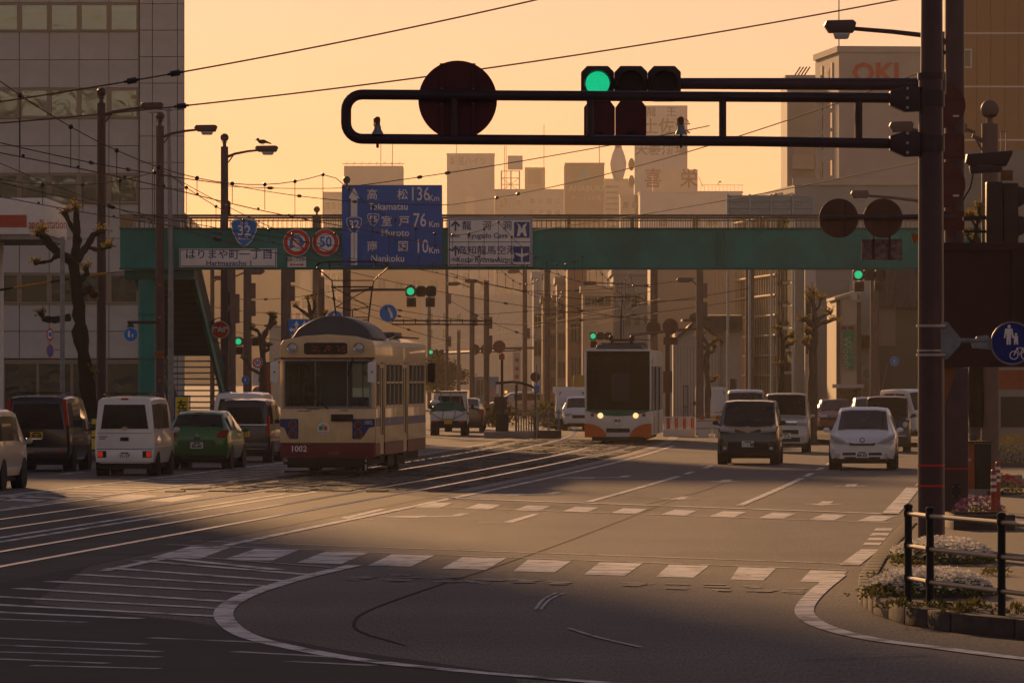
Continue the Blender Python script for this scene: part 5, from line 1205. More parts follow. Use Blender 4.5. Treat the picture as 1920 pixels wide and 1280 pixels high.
# ---------------------------------------------------------------- traffic signals
def signal(name, label, px, py, Y, w_px, hanging=True, group='traffic signals', lower=(0, 2), lit=0, rot=0):
    """three lamp horizontal head; lower: slots that carry an arrow lamp below"""
    s = F/Y; W1 = w_px/s; t = thing(name, label, 'traffic signal', ((px-960)/s, Y, H+(HZ-py)/s), rot, group)
    h1 = W1/3*1.06; d = W1/3
    for i in range(3):
        cx = (i-1)*d
        b = MB(); e = .18*d; q = d*.5-.002; r = h1/2
        b.prism([(cx-q+e, -r), (cx+q-e, -r), (cx+q, -r+e), (cx+q, r-e), (cx+q-e, r), (cx-q+e, r), (cx-q, r-e), (cx-q, -r+e)], 'y', 0, .16); hs = b.obj('housing', 'signal_body', t, bev=.012)
        b = MB(); b.cyl((cx, -.03, 0), (cx, .01, 0), d*.36, n=24); b.obj('lens', 'lens_green' if i == lit else 'lens_dark', hs)
        b = MB(); ro = d*.40; ri = d*.375; n9 = 20; vs = []; arcs = [R(-20 + 220*k/n9) for k in range(n9+1)]
        for rad, yy in ((ro, 0), (ro, -.26), (ri, -.26), (ri, 0)):
            vs += [(cx + rad*math.cos(a), yy, rad*math.sin(a)) for a in arcs]
        m_ = n9+1; fs = []
        for j in range(4):
            for k in range(n9): fs.append((j*m_+k, j*m_+k+1, ((j+1) % 4)*m_+k+1, ((j+1) % 4)*m_+k))
        b.add(vs, fs); b.obj('hood', 'signal_body', hs)
    for i in lower:
        cx = (i-1)*d*.92
        b = MB(); q = d*.46; b.bb(cx-q, cx+q, 0, .16, -h1*.5-2*q-.03, -h1*.5-.03); lo = b.obj('arrow_housing', 'signal_body' if i else 'sign_back', t, bev=.04)
        b = MB(); b.cyl((cx, -.02, -h1*.5-q-.03), (cx, .01, -h1*.5-q-.03), d*.34, n=20); b.obj('arrow_lens', 'lens_dark', lo)
    return t

# near gantry: front pole A with the looped arm, pole B behind it with the signal arm
YA = 71.5; sA = F/YA; XA = (1745-960)/sA
GA = thing('sign_gantry_pole', 'thick brown pole with a looped horizontal arm reaching over the road', 'gantry pole', (XA, YA, .15))
def AX(x): return (x-1745)/sA
def AZ(y): return H+(HZ-y)/sA-.15
b = MB(); b.cyl((0,0,0), (0,0,AZ(141)), .165, .15, n=24); b.obj('pole', 'pole_brown', GA)
b = MB(); b.cyl((0,0,AZ(150)), (0,0,AZ(138)), .165, n=24); b.obj('cap', 'pole_dark', GA)
zt_, zb_ = AZ(179), AZ(262); xl = AX(640); r = (zt_-zb_)/2; n9 = 12; rr_ = .2
pts = [(AX(1722), 0, AZ(184)), (AX(1400), 0, AZ(182)), (AX(900), 0, zt_), (xl+rr_+.06, 0, zt_+.01)]
pts += [(xl+rr_+.06 - rr_*math.sin(k*math.pi/12), 0, zt_+.01 - rr_ + rr_*math.cos(k*math.pi/12)) for k in range(1, 7)]
pts += [(xl+rr_+.06 - rr_*math.cos(k*math.pi/12), 0, zb_+.01 + rr_ - rr_*math.sin(k*math.pi/12)) for k in range(0, 7)]
pts += [(AX(900), 0, zb_), (AX(1400), 0, AZ(265)), (AX(1722), 0, AZ(270))]
b = MB(); b.tube(pts, .065, 12); b.obj('loop_arm', 'pole_dark', GA)
for x in (852, 1107, 1355, 1610):
    b = MB(); b.cyl((AX(x), 0, AZ(262)), (AX(x), 0, AZ(180)), .048, n=10); b.obj('arm_strut', 'pole_dark', GA)
for y in (185, 269):
    b = MB(); b.prism([(AX(1668), AZ(y)-.09), (AX(1668), AZ(y)+.09), (AX(1696), AZ(y)+.15), (AX(1724), AZ(y)+.14), (AX(1724), AZ(y)-.16), (AX(1696), AZ(y)-.17)], 'y', -.12, .12); cl_ = b.obj('clamp', 'pole_dark', GA, bev=.01)
    for dz in (-.12, 0, .12): b = MB(); b.cyl((AX(1700), -.17, AZ(y)+dz), (AX(1700), .17, AZ(y)+dz), .02, n=6); b.obj('bolt', 'steel', cl_)
    b = MB(); b.cyl((0, 0, AZ(y)-.1), (0, 0, AZ(y)+.1), .175, n=20); b.obj('collar', 'pole_dark', GA)
for y, x in ((657, 1), (872, 0), (910, 1)): b = MB(); b.cyl((0,0,AZ(y)-.012), (0,0,AZ(y)+.012), .17, n=20); b.obj('strap', 'sign_red' if y > 700 else 'steel', GA)
# round sign seen from behind on the arm
t = thing('sign_disc', 'large round sign seen from behind on the looped arm', 'road sign', ((858-960)/sA, YA, H+(HZ-187)/sA))
b = MB(); b.cyl((0, .10, 0), (0, .125, 0), 74/sA, n=48); b.obj('disc', 'sign_back', t)
for x in (-.2, .2): b = MB(); b.bb(x-.025, x+.025, .07, .10, -.46, .46); b.obj('stiffener', 'sign_back', t)
for x in (-.2, .2):
    for z in (-.05, .14): b = MB(); b.sph((x, .065, z), .015, 6, 4); b.obj('bolt', 'steel', t)
# vehicle detectors on the lower tube
for x, lab in ((708, 'small pale vehicle detector near the free end of the looped arm'), (1277, 'small pale vehicle detector on the looped arm below the dark signal lens')):
    t = thing('vehicle_detector', lab, 'detector', ((x-960)/sA, YA, H+(HZ-252)/sA), 0, 'vehicle detectors on the looped arm')
    b = MB(); b.lathe([(.075, 0), (.07, .02), (.045, .06), (.035, .12)], (0,-.02,0), 'z', 12); b.obj('horn', 'galv', t)
    b = MB(); b.lathe([(.03, .12), (.035, .16), (.035, .2), (.02, .22)], (0,-.02,0), 'z', 10); b.bb(-.05, -.035, -.03, -.01, .1, .2); b.obj('sensor', 'rust', t)
    b = MB(); b.cyl((0,-.02,-.17), (0,-.02,0), .02, n=6); b.obj('stem', 'pole_dark', t)
# pole B with signal arm
YBp = 75.0; s2 = F/YBp
PB = thing('signal_pole', 'tall brown signal pole right behind the looped gantry pole', 'signal pole', ((1747-960)/s2, YBp, .15))
b = MB(); b.cyl((0,0,0), (0,0,H+(HZ+60)/s2), .175, .14, n=24); b.obj('pole', 'pole_brown', PB)
za = H+(HZ-157)/s2-.15
b = MB(); b.tube([(0,0,za-.01), ((1300-1747)/s2, 0, za), ((1095-1747)/s2, 0, za+.0)], [.085, .075, .07], 12); b.obj('signal_arm', 'pole_brown', PB)
b = MB(); b.cyl((0,0,za-.14), (0,0,za+.14), .19, n=20); b.obj('collar', 'pole_dark', PB)
signal('traffic_signal', 'big near traffic signal with lit green lens above the looped arm', 1183, 157, YBp-.25, 188, lower=())
s3 = F/(YBp-.2); t = thing('arrow_signal', 'pair of red-brown arrow signal boxes hanging below the big near signal', 'traffic signal', ((1154-960)/s3, YBp-.2, H+(HZ-224)/s3))
for cx in (-30, 29):
    b = MB(); q = 29/s3; b.prism([(cx/s3-q+.04, -.24), (cx/s3+q-.04, -.24), (cx/s3+q, -.2), (cx/s3+q, .16), (cx/s3+q-.06, .24), (cx/s3-q+.06, .24), (cx/s3-q, .16), (cx/s3-q, -.2)], 'y', 0, .2); bx_ = b.obj('housing', 'sign_back', t, bev=.01)
    b = MB(); b.bb(cx/s3-.04, cx/s3+.04, .05, .12, .24, .34); b.obj('hanger', 'pole_dark', bx_); b = MB(); b.bb(cx/s3-.06, cx/s3+.06, -.02, 0, -.2, -.16); b.obj('latch', 'black', bx_)
# street lamp whose arm comes from behind the poles
PL = pole_lamp('street_lamp', 'street lamp arm reaching left from behind the near signal pole, highest lamp', 1790, 94, -80, .16, 1575, 62, 'lamps of the right pavement', ball=False, m='pole_brown', lampw=60)
for k, y in enumerate((838, 946)):
    pass
# equipment plate, straps on that post
sC = F/94
b = MB(); b.bb(-.21, .21, -.21, .2, 0, H+(HZ-690)/sC-.15); b.obj('post_casing', 'pole_brown', PL, bev=.02)
for y, m_ in ((878, 'sign_red'),): b = MB(); b.bb(-.215, .215, -.216, .2, H+(HZ-y)/sC-.16, H+(HZ-y)/sC-.14); b.obj('strap', m_, PL)
b = MB(); b.bb(-.06, .08, -.235, -.21, H+(HZ-932)/sC-.15, H+(HZ-907)/sC-.15); ep = b.obj('cover_plate', 'black', PL)
for dx in (-.045, .065):
    for y in (911, 929): b = MB(); b.sph((dx, -.238, H+(HZ-y)/sC-.15), .012, 6, 4); b.obj('bolt', 'steel', ep)
# signs seen from behind on that post
for y, k, lab in ((198, 'o', 'dark round sign back half hidden by the gantry pole, upper'), (275, 's', 'dark square sign back between the two round ones'), (347, 'o', 'dark round sign back half hidden by the gantry pole, lower'), (414, 's', 'dark square sign back below the round ones')):
    Y = 93.5; s = F/Y; t = thing('sign_disc' if k == 'o' else 'sign_plate', lab, 'road sign', ((1767-960)/s, Y, H+(HZ-y)/s), 0, 'sign backs on the lamp post')
    b = MB()
    if k == 'o': b.cyl((0,-.05,0), (0,-.03,0), 43/s, n=40)
    else: b.bb(-41/s, 41/s, -.05, -.03, -(24 if y < 300 else 18)/s, (24 if y < 300 else 18)/s)
    b.obj('plate', 'sign_back', t, bev=.003)
    for z in (-.14, .14): b = MB(); b.bb(-.3, .3, -.075, -.05, z-.02, z+.02); b.obj('stiffener', 'sign_back', t)
    if k == 'o': b = MB(); b.bb(.17, .27, -.055, -.05, -.19, -.12); b.obj('sticker', 'sign_white', t)
# arm with two round sign backs and a slatted plate
Y = 93.0; s = F/Y
t = thing('sign_bracket', 'thin horizontal pipe carrying two round sign backs, right of the footbridge', 'bracket', ((1790-960)/s, Y, H+(HZ-407)/s))
b = MB(); b.cyl((0,0,0), ((1542-1790)/s, 0, 0), .045, n=10); b.obj('arm', 'pole_brown', t)
for x, lab in ((1573, 'left round sign back on the thin arm'), (1656, 'right round sign back on the thin arm, above the slatted plate')):
    t2 = thing('sign_disc', lab, 'road sign', ((x-960)/s, Y, H+(HZ-409)/s), 0, 'sign backs on the thin arm')
    b = MB(); b.cyl((0,.05,0), (0,.07,0), 37/s, n=40); b.obj('disc', mat('sign_back2', (.12, .05, .035), .6, var=.3), t2)
    for xx in (-.12, .12): b = MB(); b.bb(xx-.015, xx+.015, .035, .05, -.3, .3); b.obj('stiffener', 'sign_back2', t2)
t2 = thing('sign_plate', 'weathered oblong plate hanging under the right round sign back', 'road sign', ((1654-960)/s, Y, H+(HZ-468)/s))
b = MB(); b.bb(-38/s, 38/s, .05, .07, -20/s, 20/s); b.obj('plate', mat('weathered', (.22, .16, .15), .8, var=.7, vs=12, dirt=(.07, .025, .025)), t2)
for xx in (-16, 14): b = MB(); b.bb(xx/s-.02, xx/s+.02, .03, .05, -18/s, 26/s); b.obj('bracket', 'sign_back', t2)
b = MB(); b.prism([(0, 0), (.13, -.02), (.12, -.12), (.04, -.17)], 'y', 0, .01); tag(b.obj('flag', 'orange_box', None, ((1708-960)/s, Y, H+(HZ-437)/s)), 'small orange flag on the edge of the gantry pole', 'flag')
# big dark board seen from behind
Y = 84.0; s = F/Y
t = thing('information_board', 'large dark board seen from behind at the right edge', 'information board', ((1850-960)/s, Y, .15))
z0, z1 = H+(HZ-688)/s-.15, H+(HZ-455)/s-.15
b = MB(); b.bb((1766-1850)/s, (2000-1850)/s, 0, .05, z0, z1); b.obj('panel', mat('board_back', (.05, .018, .02), .6, var=.25), t)
for a0, a1, c0, c1 in ((1766, 2000, z1-.11, z1), (1766, 2000, z0, z0+.22), (1898, 1912, z0+.2, z1-.1)): b = MB(); b.bb((a0-1850)/s, (a1-1850)/s, -.05, 0, c0, c1); b.obj('frame_rail', 'board_back', t)
b = MB(); b.prism([((1764-1850)/s, z0), ((1795-1850)/s, z0), ((1764-1850)/s, z0-.75)], 'y', 0, .06); b.obj('gusset', 'rust', t)
for x in (1960, 1985): b = MB(); b.cyl(((x-1850)/s, .1, 0), ((x-1850)/s, .1, z1), .07, n=10); b.obj('post', 'pole_dark', t)
# pedestrian and bicycle sign held out from the gantry pole
Y = 70.5; t, r_ = round_sign('shared_path_sign', 'round blue sign with adult, child and bicycle at the right edge', 1898, 643, 40, Y, 'blue'); s = F/Y
MATS['sign_blue_deep'] = mat('sign_blue_deep', (.008, .02, .20), .35)
for o in t.children:
    if o.name.startswith('face'): o.data.materials[0] = MATS['sign_blue_deep']
b = MB(); b.lathe([(.97*r_, 0), (1.02*r_, 0), (1.02*r_, -.02), (.97*r_, -.02)], (0, 0, 0), 'y', 40); b.obj('rim', 'galv', t)
b = MB(); b.sph((-.02-.02, -.014, .205), .022, 8, 5, (1, .2, 1)); b.prism([(-.09, .18), (0, .18), (.02, .06), (-.0, .06), (-.015, .13), (-.02, -.02), (-.04, -.02), (-.045, .06), (-.05, -.02), (-.07, -.02), (-.075, .13), (-.09, .06), (-.105, .06)], 'y', -.014, -.010)
b.sph((.045, -.014, .11), .016, 8, 5, (1, .2, 1)); b.prism([(.02, .09), (.07, .09), (.07, -.02), (.055, -.02), (.045, .03), (.035, -.02), (.02, -.02)], 'y', -.014, -.010); b.obj('pictogram_adult_child', W_, t)
b = MB()
for cx in (.02, .16): b.lathe([(.045, -.014), (.055, -.014), (.055, -.010), (.045, -.010)], (cx, 0, -.15), 'y', 18)
b.tube([(.02, -.012, -.15), (.06, -.012, -.06), (.13, -.012, -.06), (.16, -.012, -.15)], .008, 5); b.tube([(.06, -.012, -.06), (.09, -.012, -.15), (.13, -.012, -.06)], .008, 5); b.obj('pictogram_bicycle', W_, t)
b = MB(); b.prism([(-.16, -.012), (.16, -.012), (.16, .012), (-.16, .012)], 'y', -.012, -.01); b.obj('divider', 'sign_blue_deep', t)
b = MB(); x0 = (1768-1898)/s; b.tube([(x0+.1, .05, .03), ((1850-1898)/s, .05, .03)], .03, 8); b.prism([(x0-.02, .26), (x0+.06, .26), (x0+.22, .06), (x0+.22, -.02), (x0+.06, -.2), (x0-.02, -.2)], 'y', .02, .05); b.prism([((1822-1898)/s, .0), ((1832-1898)/s, .08), ((1850-1898)/s, .10), ((1858-1898)/s, .06), ((1858-1898)/s, -.08), ((1824-1898)/s, -.06)], 'y', .03, .06); b.obj('bracket', 'galv', t)
for z in (.2, -.16): b = MB(); b.cyl((x0-.14, .05+.0, z), (x0-.14, .05, z+.03), .19, n=20); b.obj('strap', 'steel', t)
# traffic camera and side-on signal head at right
Y = 90.0; s = F/Y
t = thing('traffic_camera', 'long camera housing beside the lamp post', 'traffic camera', ((1855-960)/s, Y, H+(HZ-305)/s), 0)
b = MB(); b.prism([(-.36, .13), (-.1, .15), (.36, .19), (.36, .14), (.26, -.06), (.02, -.03), (-.3, -.06), (-.38, .0)], 'y', -.12, .12); b.obj('housing', 'pole_dark', t, bev=.01)
b = MB(); b.prism([(-.32, -.06), (.2, -.04), (.2, -.15), (-.3, -.18)], 'y', -.09, .09); b.obj('lens_box', 'pole_dark', t, bev=.01); b = MB(); b.tube([(-.25, 0, -.15), (-.3, 0, -.4), (-.42, 0, -.6)], .012, 5); b.obj('cable', 'black', t)
t = thing('pedestrian_signal', 'dark pedestrian signal seen from the side at the right edge', 'traffic signal', ((1872-960)/s, Y-.5, H+(HZ-400)/s), 0)
b = MB(); b.bb(-.24, .02, -.15, .15, -.48, .48); b.bb(.03, .26, -.17, .17, -.5, .46); b.obj('housing', 'signal_body', t, bev=.03)
for z in (-.22, .24): b = MB(); b.prism([(.26, z-.16), (.45, z-.05), (.45, z+.12), (.26, z+.17)], 'y', -.13, .13); b.obj('hood', 'signal_body', t, bev=.02)
b = MB(); b.bb(.0, .18, -.08, .08, .50, .66); b.obj('buzzer', 'rust', t, bev=.01)
b = MB(); b.tube([(-.6, 0, -.1), (-.24, 0, -.08)], .035, 6); b.tube([(-.6, 0, -.3), (-.24, 0, -.3)], .025, 6); b.obj('bracket', 'pole_dark', t)
pole_lamp('street_lamp', 'ball-topped lamp pole before the grey wall at the far right', 1856, 118, 232, .17, 1803, 250, 'lamps of the right pavement', m='pole_far', lampw=20)
pole_lamp('street_lamp', 'middle lamp head of three showing left of the near signal pole', 1760, 112, 60, .13, 1690, 248, 'lamps of the right pavement', ball=False, m='pole_far', lampw=46)
pole_lamp('street_lamp', 'smallest lamp head showing left of the near signal pole, above the sign discs', 1745, 150, 250, .13, 1612, 372, 'lamps of the right pavement', ball=False, m='pole_far', lampw=34)

# ---------------------------------------------------------------- near right pavement: fence, flowers, cabinet, posts
t = thing('pedestrian_fence', 'black posts with three tan rails on the near right corner', 'fence', (0, 0, .16))
base = [(1703, 1128), (1744, 1137), (1878, 1156), (2060, 1180)]; P_ = []
for x, y in base:
    Y = (H-.16)*F/(y-HZ); P_.append(Vector(((x-960)*Y/F, Y, 0)))
mat('fence_rail', (.30, .22, .14), .4, .1, var=.15, vs=4)
for p in P_:
    b = MB(); b.cyl(p, p + Vector((0,0,.93)), .038, n=12); b.lathe([(.045, 0), (.045, .03), (.02, .045)], p + Vector((0,0,.93)), 'z', 12); po = b.obj('post', 'black', t)
    for z in (.88, .56, .24): b = MB(); b.cyl(p + Vector((0,0,z-.03)), p + Vector((0,0,z+.03)), .046, n=12); b.obj('rail_clamp', 'black', po)
for a_, c_ in zip(P_, P_[1:]):
    for z in (.88, .56, .24): b = MB(); b.cyl(a_ + Vector((0,0,z)), c_ + Vector((0,0,z)), .024, n=10); b.obj('rail', 'fence_rail', t)
def GP(x, y, h=.16):
    Y = (H-h)*F/(y-HZ); return Vector(((x-960)*Y/F, Y, h))
def blossom(mb, p, r, rng_):
    up = Vector((rng_.uniform(-.5, .5), rng_.uniform(-.9, .3), 1)).normalized(); u = up.orthogonal().normalized(); v = up.cross(u)
    vs = [p + up*r*.15]; n5 = 5
    for k in range(10):
        a = math.pi*k/5; q = r*(1.0 if k % 2 == 0 else .45); vs.append(p + (u*math.cos(a) + v*math.sin(a))*q + up*(r*.25 if k % 2 == 0 else 0))
    mb.add(vs, [(0, k+1, (k+1) % 10+1) for k in range(10)])
def leafq(mb, p, d, w_, rng_):
    d = Vector(d); u = d.cross(Vector((rng_.uniform(-1,1), rng_.uniform(-1,1), rng_.uniform(-1,1)))).normalized()*w_
    mb.add([p, p + d*.5 + u, p + d, p + d*.5 - u], [(0,1,2,3)])
def flowerbed(name, label, cx, cy, rx, ry, hgt, n_, m_, seed, leafm='leaf', pr_=.03):
    rg = random.Random(seed); t = thing(name, label, 'flower bed', (cx, cy, .16)); fl = MB(); lf = MB()
    def hh(x, y): q = max(0, 1-(x/rx)**2-(y/ry)**2); return hgt*(.25 + .75*q**.5)
    k = 0
    while k < n_:
        x, y = rg.uniform(-rx, rx), rg.uniform(-ry, ry)
        if (x/rx)**2 + (y/ry)**2 > 1: continue
        k += 1; z = hh(x, y)*rg.uniform(.82, 1.12)
        blossom(fl, Vector((x, y, z)), pr_*rg.uniform(.7, 1.25), rg)
    for k in range(int(n_*1.2)):
        x, y = rg.uniform(-rx, rx)*1.03, rg.uniform(-ry, ry)*1.03
        if (x/rx)**2 + (y/ry)**2 > 1.06: continue
        z = hh(x, y)*rg.uniform(.0, .7)
        leafq(lf, Vector((x, y, z)), (rg.uniform(-.06, .06), rg.uniform(-.06, .06), rg.uniform(-.02, .06)), .022, rg)
    stuff(fl.obj('blossoms', m_, t)); stuff(lf.obj('leaves', leafm, t)); b = MB(); b.lathe([(1, 0), (.9, .03), (.01, .05)], (0,0,0), 'z', 20)
    o = b.obj('soil_mound', 'soil', t); o.scale = (rx*1.05, ry*1.05, 1); return t
c = GP(1755, 1120); flowerbed('flower_bed', 'white flowers at the foot of the fence, nearest bed', c.x, c.y + .9, .64, 1.1, .26, 1400, 'petal', 1, pr_=.027)
c = GP(1790, 1056); flowerbed('flower_bed', 'white flowers behind the gantry pole, second bed', c.x-.10, c.y + .8, .62, 1.3, .28, 1200, 'petal', 2, pr_=.027)
c = GP(1835, 980); flowerbed('flower_bed', 'dark purple flowers in a trough beside the cabinet', c.x, c.y, .42, 1.0, .4, 420, 'petal_purple', 3)
c = GP(1880, 925); flowerbed('flower_bed', 'low dark red flowers further along the pavement', c.x, c.y, .4, 1.2, .35, 300, 'petal_red', 4)
c = GP(1885, 872); flowerbed('flower_bed', 'yellowish bushy plants by the footbridge column at right', c.x, c.y, .9, 3.0, .75, 500, 'petal_yellow', 5, 'leaf_olive', .04)
# weeds along the kerb
wd = MB(); rg = random.Random(8)
for x0, y0_ in ((1690, 1140), (1800, 1150), (1830, 1142), (1650, 1110), (1660, 1085), (1760, 1140), (1868, 1078), (1640, 1122), (1700, 1060), (1900, 1150), (1820, 1110)):
    c = GP(x0, y0_)
    for k in range(70):
        q_ = rg.gauss(0, .11); leafq(wd, c + Vector((q_, rg.gauss(0, .2), rg.uniform(0, .05))), (rg.uniform(-.06, .06), rg.uniform(-.06, .06), rg.uniform(.0, .10)*math.exp(-(q_/.1)**2)+.015), .014, rg)
o = wd.obj('weeds', 'leaf_olive', None); stuff(o); tag(o, 'scattered weeds along the near right kerb', 'weeds')
# soil strip inside the kerb
b = MB(); lpt = [GP(*q) for q in ((1646, 1122), (1662, 1095), (1700, 1060), (1720, 1040), (1800, 1030), (1850, 1062), (1850, 1110), (1860, 1140), (1720, 1138))]
b.add([(p.x, p.y, .166) for p in lpt], [tuple(range(len(lpt)))]); b.obj('soil_strip', 'soil', pave)
# trough and cabinet
c = GP(1836, 990); t = thing('planter_trough', 'dark low trough under the purple flowers', 'planter', (c.x, c.y-.9, .16)); b = MB(); b.bb(-.45, .45, 0, .08, 0, .22); b.bb(-.45, .45, 1.9, 1.98, 0, .22); b.bb(-.45, -.38, .08, 1.9, 0, .22); b.bb(.38, .45, .08, 1.9, 0, .22); b.obj('walls', 'kerb', t, bev=.01)
Y = 108.0; s = F/Y; t = thing('utility_cabinet', 'dark roadside cabinet with an orange-brown side beside the lamp post', 'cabinet', ((1838-960)/s, Y, .16))
h1 = H+(HZ-832)/s-.16
b = MB(); b.bb(-.10, .21, 0, .7, .1, h1); b.obj('body', 'black', t, bev=.01); b = MB(); b.bb(-.29, -.104, .02, .6, .1, h1+.02); b.obj('side_box', 'orange_box', t, bev=.01); b = MB(); b.bb(-.3, .23, -.03, .72, h1+.02, h1+.05); b.obj('lid', 'black', t)
b = MB(); b.bb(-.3, .22, .0, .7, 0, .1); b.obj('plinth', 'concrete', t); b = MB(); b.lathe([(.001, -.01), (.03, -.005), (.03, 0)], (-.2, .02, .65), 'y', 10); b.obj('lock', 'steel', t)
for x, y, lab in ((1863, 983, 'nearer orange delineator post with white bands'), (1871, 960, 'farther orange delineator post with white bands')):
    c = GP(x, y); t = thing('delineator_post', lab, 'delineator', c, 0, 'orange delineator posts'); hh_ = .8
    b = MB(); b.cyl((0,0,0), (0,0,hh_), .042, .04, n=14); b.lathe([(.11, 0), (.11, .025), (.05, .05)], (0,0,0), 'z', 14); b.sph((0,0,hh_), .04, 10, 6); b.obj('post', 'orange_post', t)
    for z in (.5, .6, .7): b = MB(); b.cyl((0,0,z), (0,0,z+.05), .0435, n=14); b.obj('reflective_band', 'sign_white', t)
c = GP(1895, 912); b = MB(); b.bb(-.3, .3, -.3, .3, 0, .16); b.bb(-.22, .22, -.22, .22, .16, .24); tag(b.obj('concrete_block', 'concrete', None, c, bev=.02), 'pale concrete block on the right pavement behind the orange posts', 'block')
# ---------------------------------------------------------------- buildings
mat('stone_panel', (.54, .54, .51), .7, var=.16, vs=1.2, bump=.1, bs=20); mat('stone_joint', (.16, .14, .115), .9)
mat('win_frame', (.26, .22, .17), .45, .3); mat('win_dark', (.03, .035, .04), .12, spec=.5); mat('curtain', (.38, .38, .33), .8, var=.25, vs=2)
mat('w_grey', (.42, .40, .36), .8, var=.15, vs=.4); mat('w_white', (.66, .62, .56), .75, var=.12, vs=.4); mat('w_tan', (.42, .28, .17), .75, var=.12, vs=.4)
mat('w_brown', (.26, .17, .10), .75, var=.15, vs=.4); mat('w_cream', (.58, .50, .38), .75, var=.12, vs=.4); mat('tile_roof', (.07, .06, .055), .7, var=.3, vs=3, bump=.6, bs=5)
mat('w_bluegrey', (.36, .43, .45), .6, var=.2, vs=2); mat('red_paint', (.45, .08, .045), .5); mat('letter_brown', (.22, .11, .05), .6); mat('letter_pale', (.52, .46, .38), .6)
mat('cyan_logo', (.05, .30, .30), .5); mat('fin', (.55, .43, .28), .8, 0, var=.15, spec=.1)
thin_glass('office_glass', (.5, .55, .52), .16, .08, wav=.035)

def building(name, label, px0, px1, pyt, Y, depth, m, rz=0, win=None, side=None, roof=True, group=None, pyb=None, winm='win_dark', parapet=True):
    """front face spans the given pixels at distance Y; win: list of (x0,x1,y0,y1) openings in px; side: which flank is turned"""
    s = F/Y; x0, x1 = (px0-960)/s, (px1-960)/s; zt = H+(HZ-pyt)/s; W_b = x1-x0
    t = thing(name, label, 'building', (x0, Y, 0), rz, group)
    b = MB(); b.bb(0, W_b, 0, depth, 0, zt); b.obj('wall', m, t)
    if parapet:
        b = MB(); e = .12
        b.bb(-e, W_b+e, -e, .1, zt, zt+.35); b.bb(-e, W_b+e, depth-.1, depth+e, zt, zt+.35); b.bb(-e, .1, .1, depth-.1, zt, zt+.35); b.bb(W_b-.1, W_b+e, .1, depth-.1, zt, zt+.35); b.obj('parapet', m, t)
    for (a0, a1, c0, c1) in (win or []):
        X0, X1 = (a0-px0)/s, (a1-px0)/s; Z0, Z1 = H+(HZ-c1)/s, H+(HZ-c0)/s
        b = MB(); fr = .07
        b.bb(X0-fr, X1+fr, -.05, .0, Z1, Z1+fr); b.bb(X0-fr, X1+fr, -.09, .0, Z0-fr, Z0); b.bb(X0-fr, X0, -.05, 0, Z0, Z1); b.bb(X1, X1+fr, -.05, 0, Z0, Z1); b.bb((X0+X1)/2-.03, (X0+X1)/2+.03, -.04, 0, Z0, Z1)
        w_ = b.obj('window', 'win_frame', t); b = MB(); b.bb(X0, X1, -.02, .004, Z0, Z1); b.obj('pane', winm, w_)
    t['_s'] = s
    def loc(px, py, off=-.06): return Vector(((px-px0)/s, off, H+(HZ-py)/s))
    return t, loc, s, W_b, zt
def grid(x0, x1, nx_, y0, y1, ny_, fw=.6, fh=.55):
    o = []
    for j in range(ny_):
        for i in range(nx_):
            cx = x0 + (x1-x0)*(i+.5)/nx_; cy = y0 + (y1-y0)*(j+.5)/ny_; w2 = (x1-x0)/nx_*fw/2; h2 = (y1-y0)/ny_*fh/2
            o.append((cx-w2, cx+w2, cy-h2, cy+h2))
    return o
# --- left office block: stone panels and window bands (right edge and height from the photo)
YO = 235.0; sO = F/YO
def OX(x): return (x-960)/sO
def OZ(y): return H+(HZ-y)/sO
xr = OX(345); zT = 18.15
OB = thing('office_block', 'stone-panelled office block with bands of rippled windows at the left', 'building', (0, YO, 0))
b = MB(); b.prism([(-35.1, .35), (xr, .35), (xr-1.2, 16), (-35.1, 16)], 'z', 0, zT); b.obj('core', 'stone_joint', OB)
b = MB(); b.prism([(-33.9, -.1), (xr+.02, -.1), (xr-1.15, 16.1), (-33.9, 16.1)], 'z', zT, zT+.25); b.obj('coping', 'stone_panel', OB)
bandt = [(5, 60), (165, 222), (325, 382), (512, 570)]
colw = 56.0; cols = [260 - colw*k for k in range(0, 9)]
pm_cache = {}
def stone(x0, x1, z0, z1, yy=0.0):
    g = .03; k = (round(x1-x0, 3), round(z1-z0, 3))
    if k not in pm_cache:
        b = MB(); w_, h_ = k; b.bb(-w_/2+g/2, w_/2-g/2, 0, .3, -h_/2+g/2, h_/2-g/2); pm_cache[k] = b.mesh('stone_panel', 'stone_panel')
    link('stone_panel', pm_cache[k], OB, ((x0+x1)/2, yy + random.uniform(-.006, .006), (z0+z1)/2))
rows = []
ed = [-30] + [v for bt in bandt for v in bt] + [672]
for k in range(0, len(ed)-1, 2):
    a0, a1 = ed[k], ed[k+1]
    n_ = 1 if a1-a0 < 60 else 2
    for j in range(n_): rows.append((a0+(a1-a0)*j/n_, a0+(a1-a0)*(j+1)/n_))
for (ya, yb_) in rows:
    for c_ in cols: stone(OX(c_-colw), OX(c_), OZ(yb_), OZ(ya), .05)
for k in range(-1, 15):        # plain corner bay at the right
    ya = 8 + k*49.5
    for a0, a1 in ((262, 286), (286, 333), (333, 345)): stone(OX(a0), OX(a1), OZ(ya+49.5), OZ(ya), -.12)
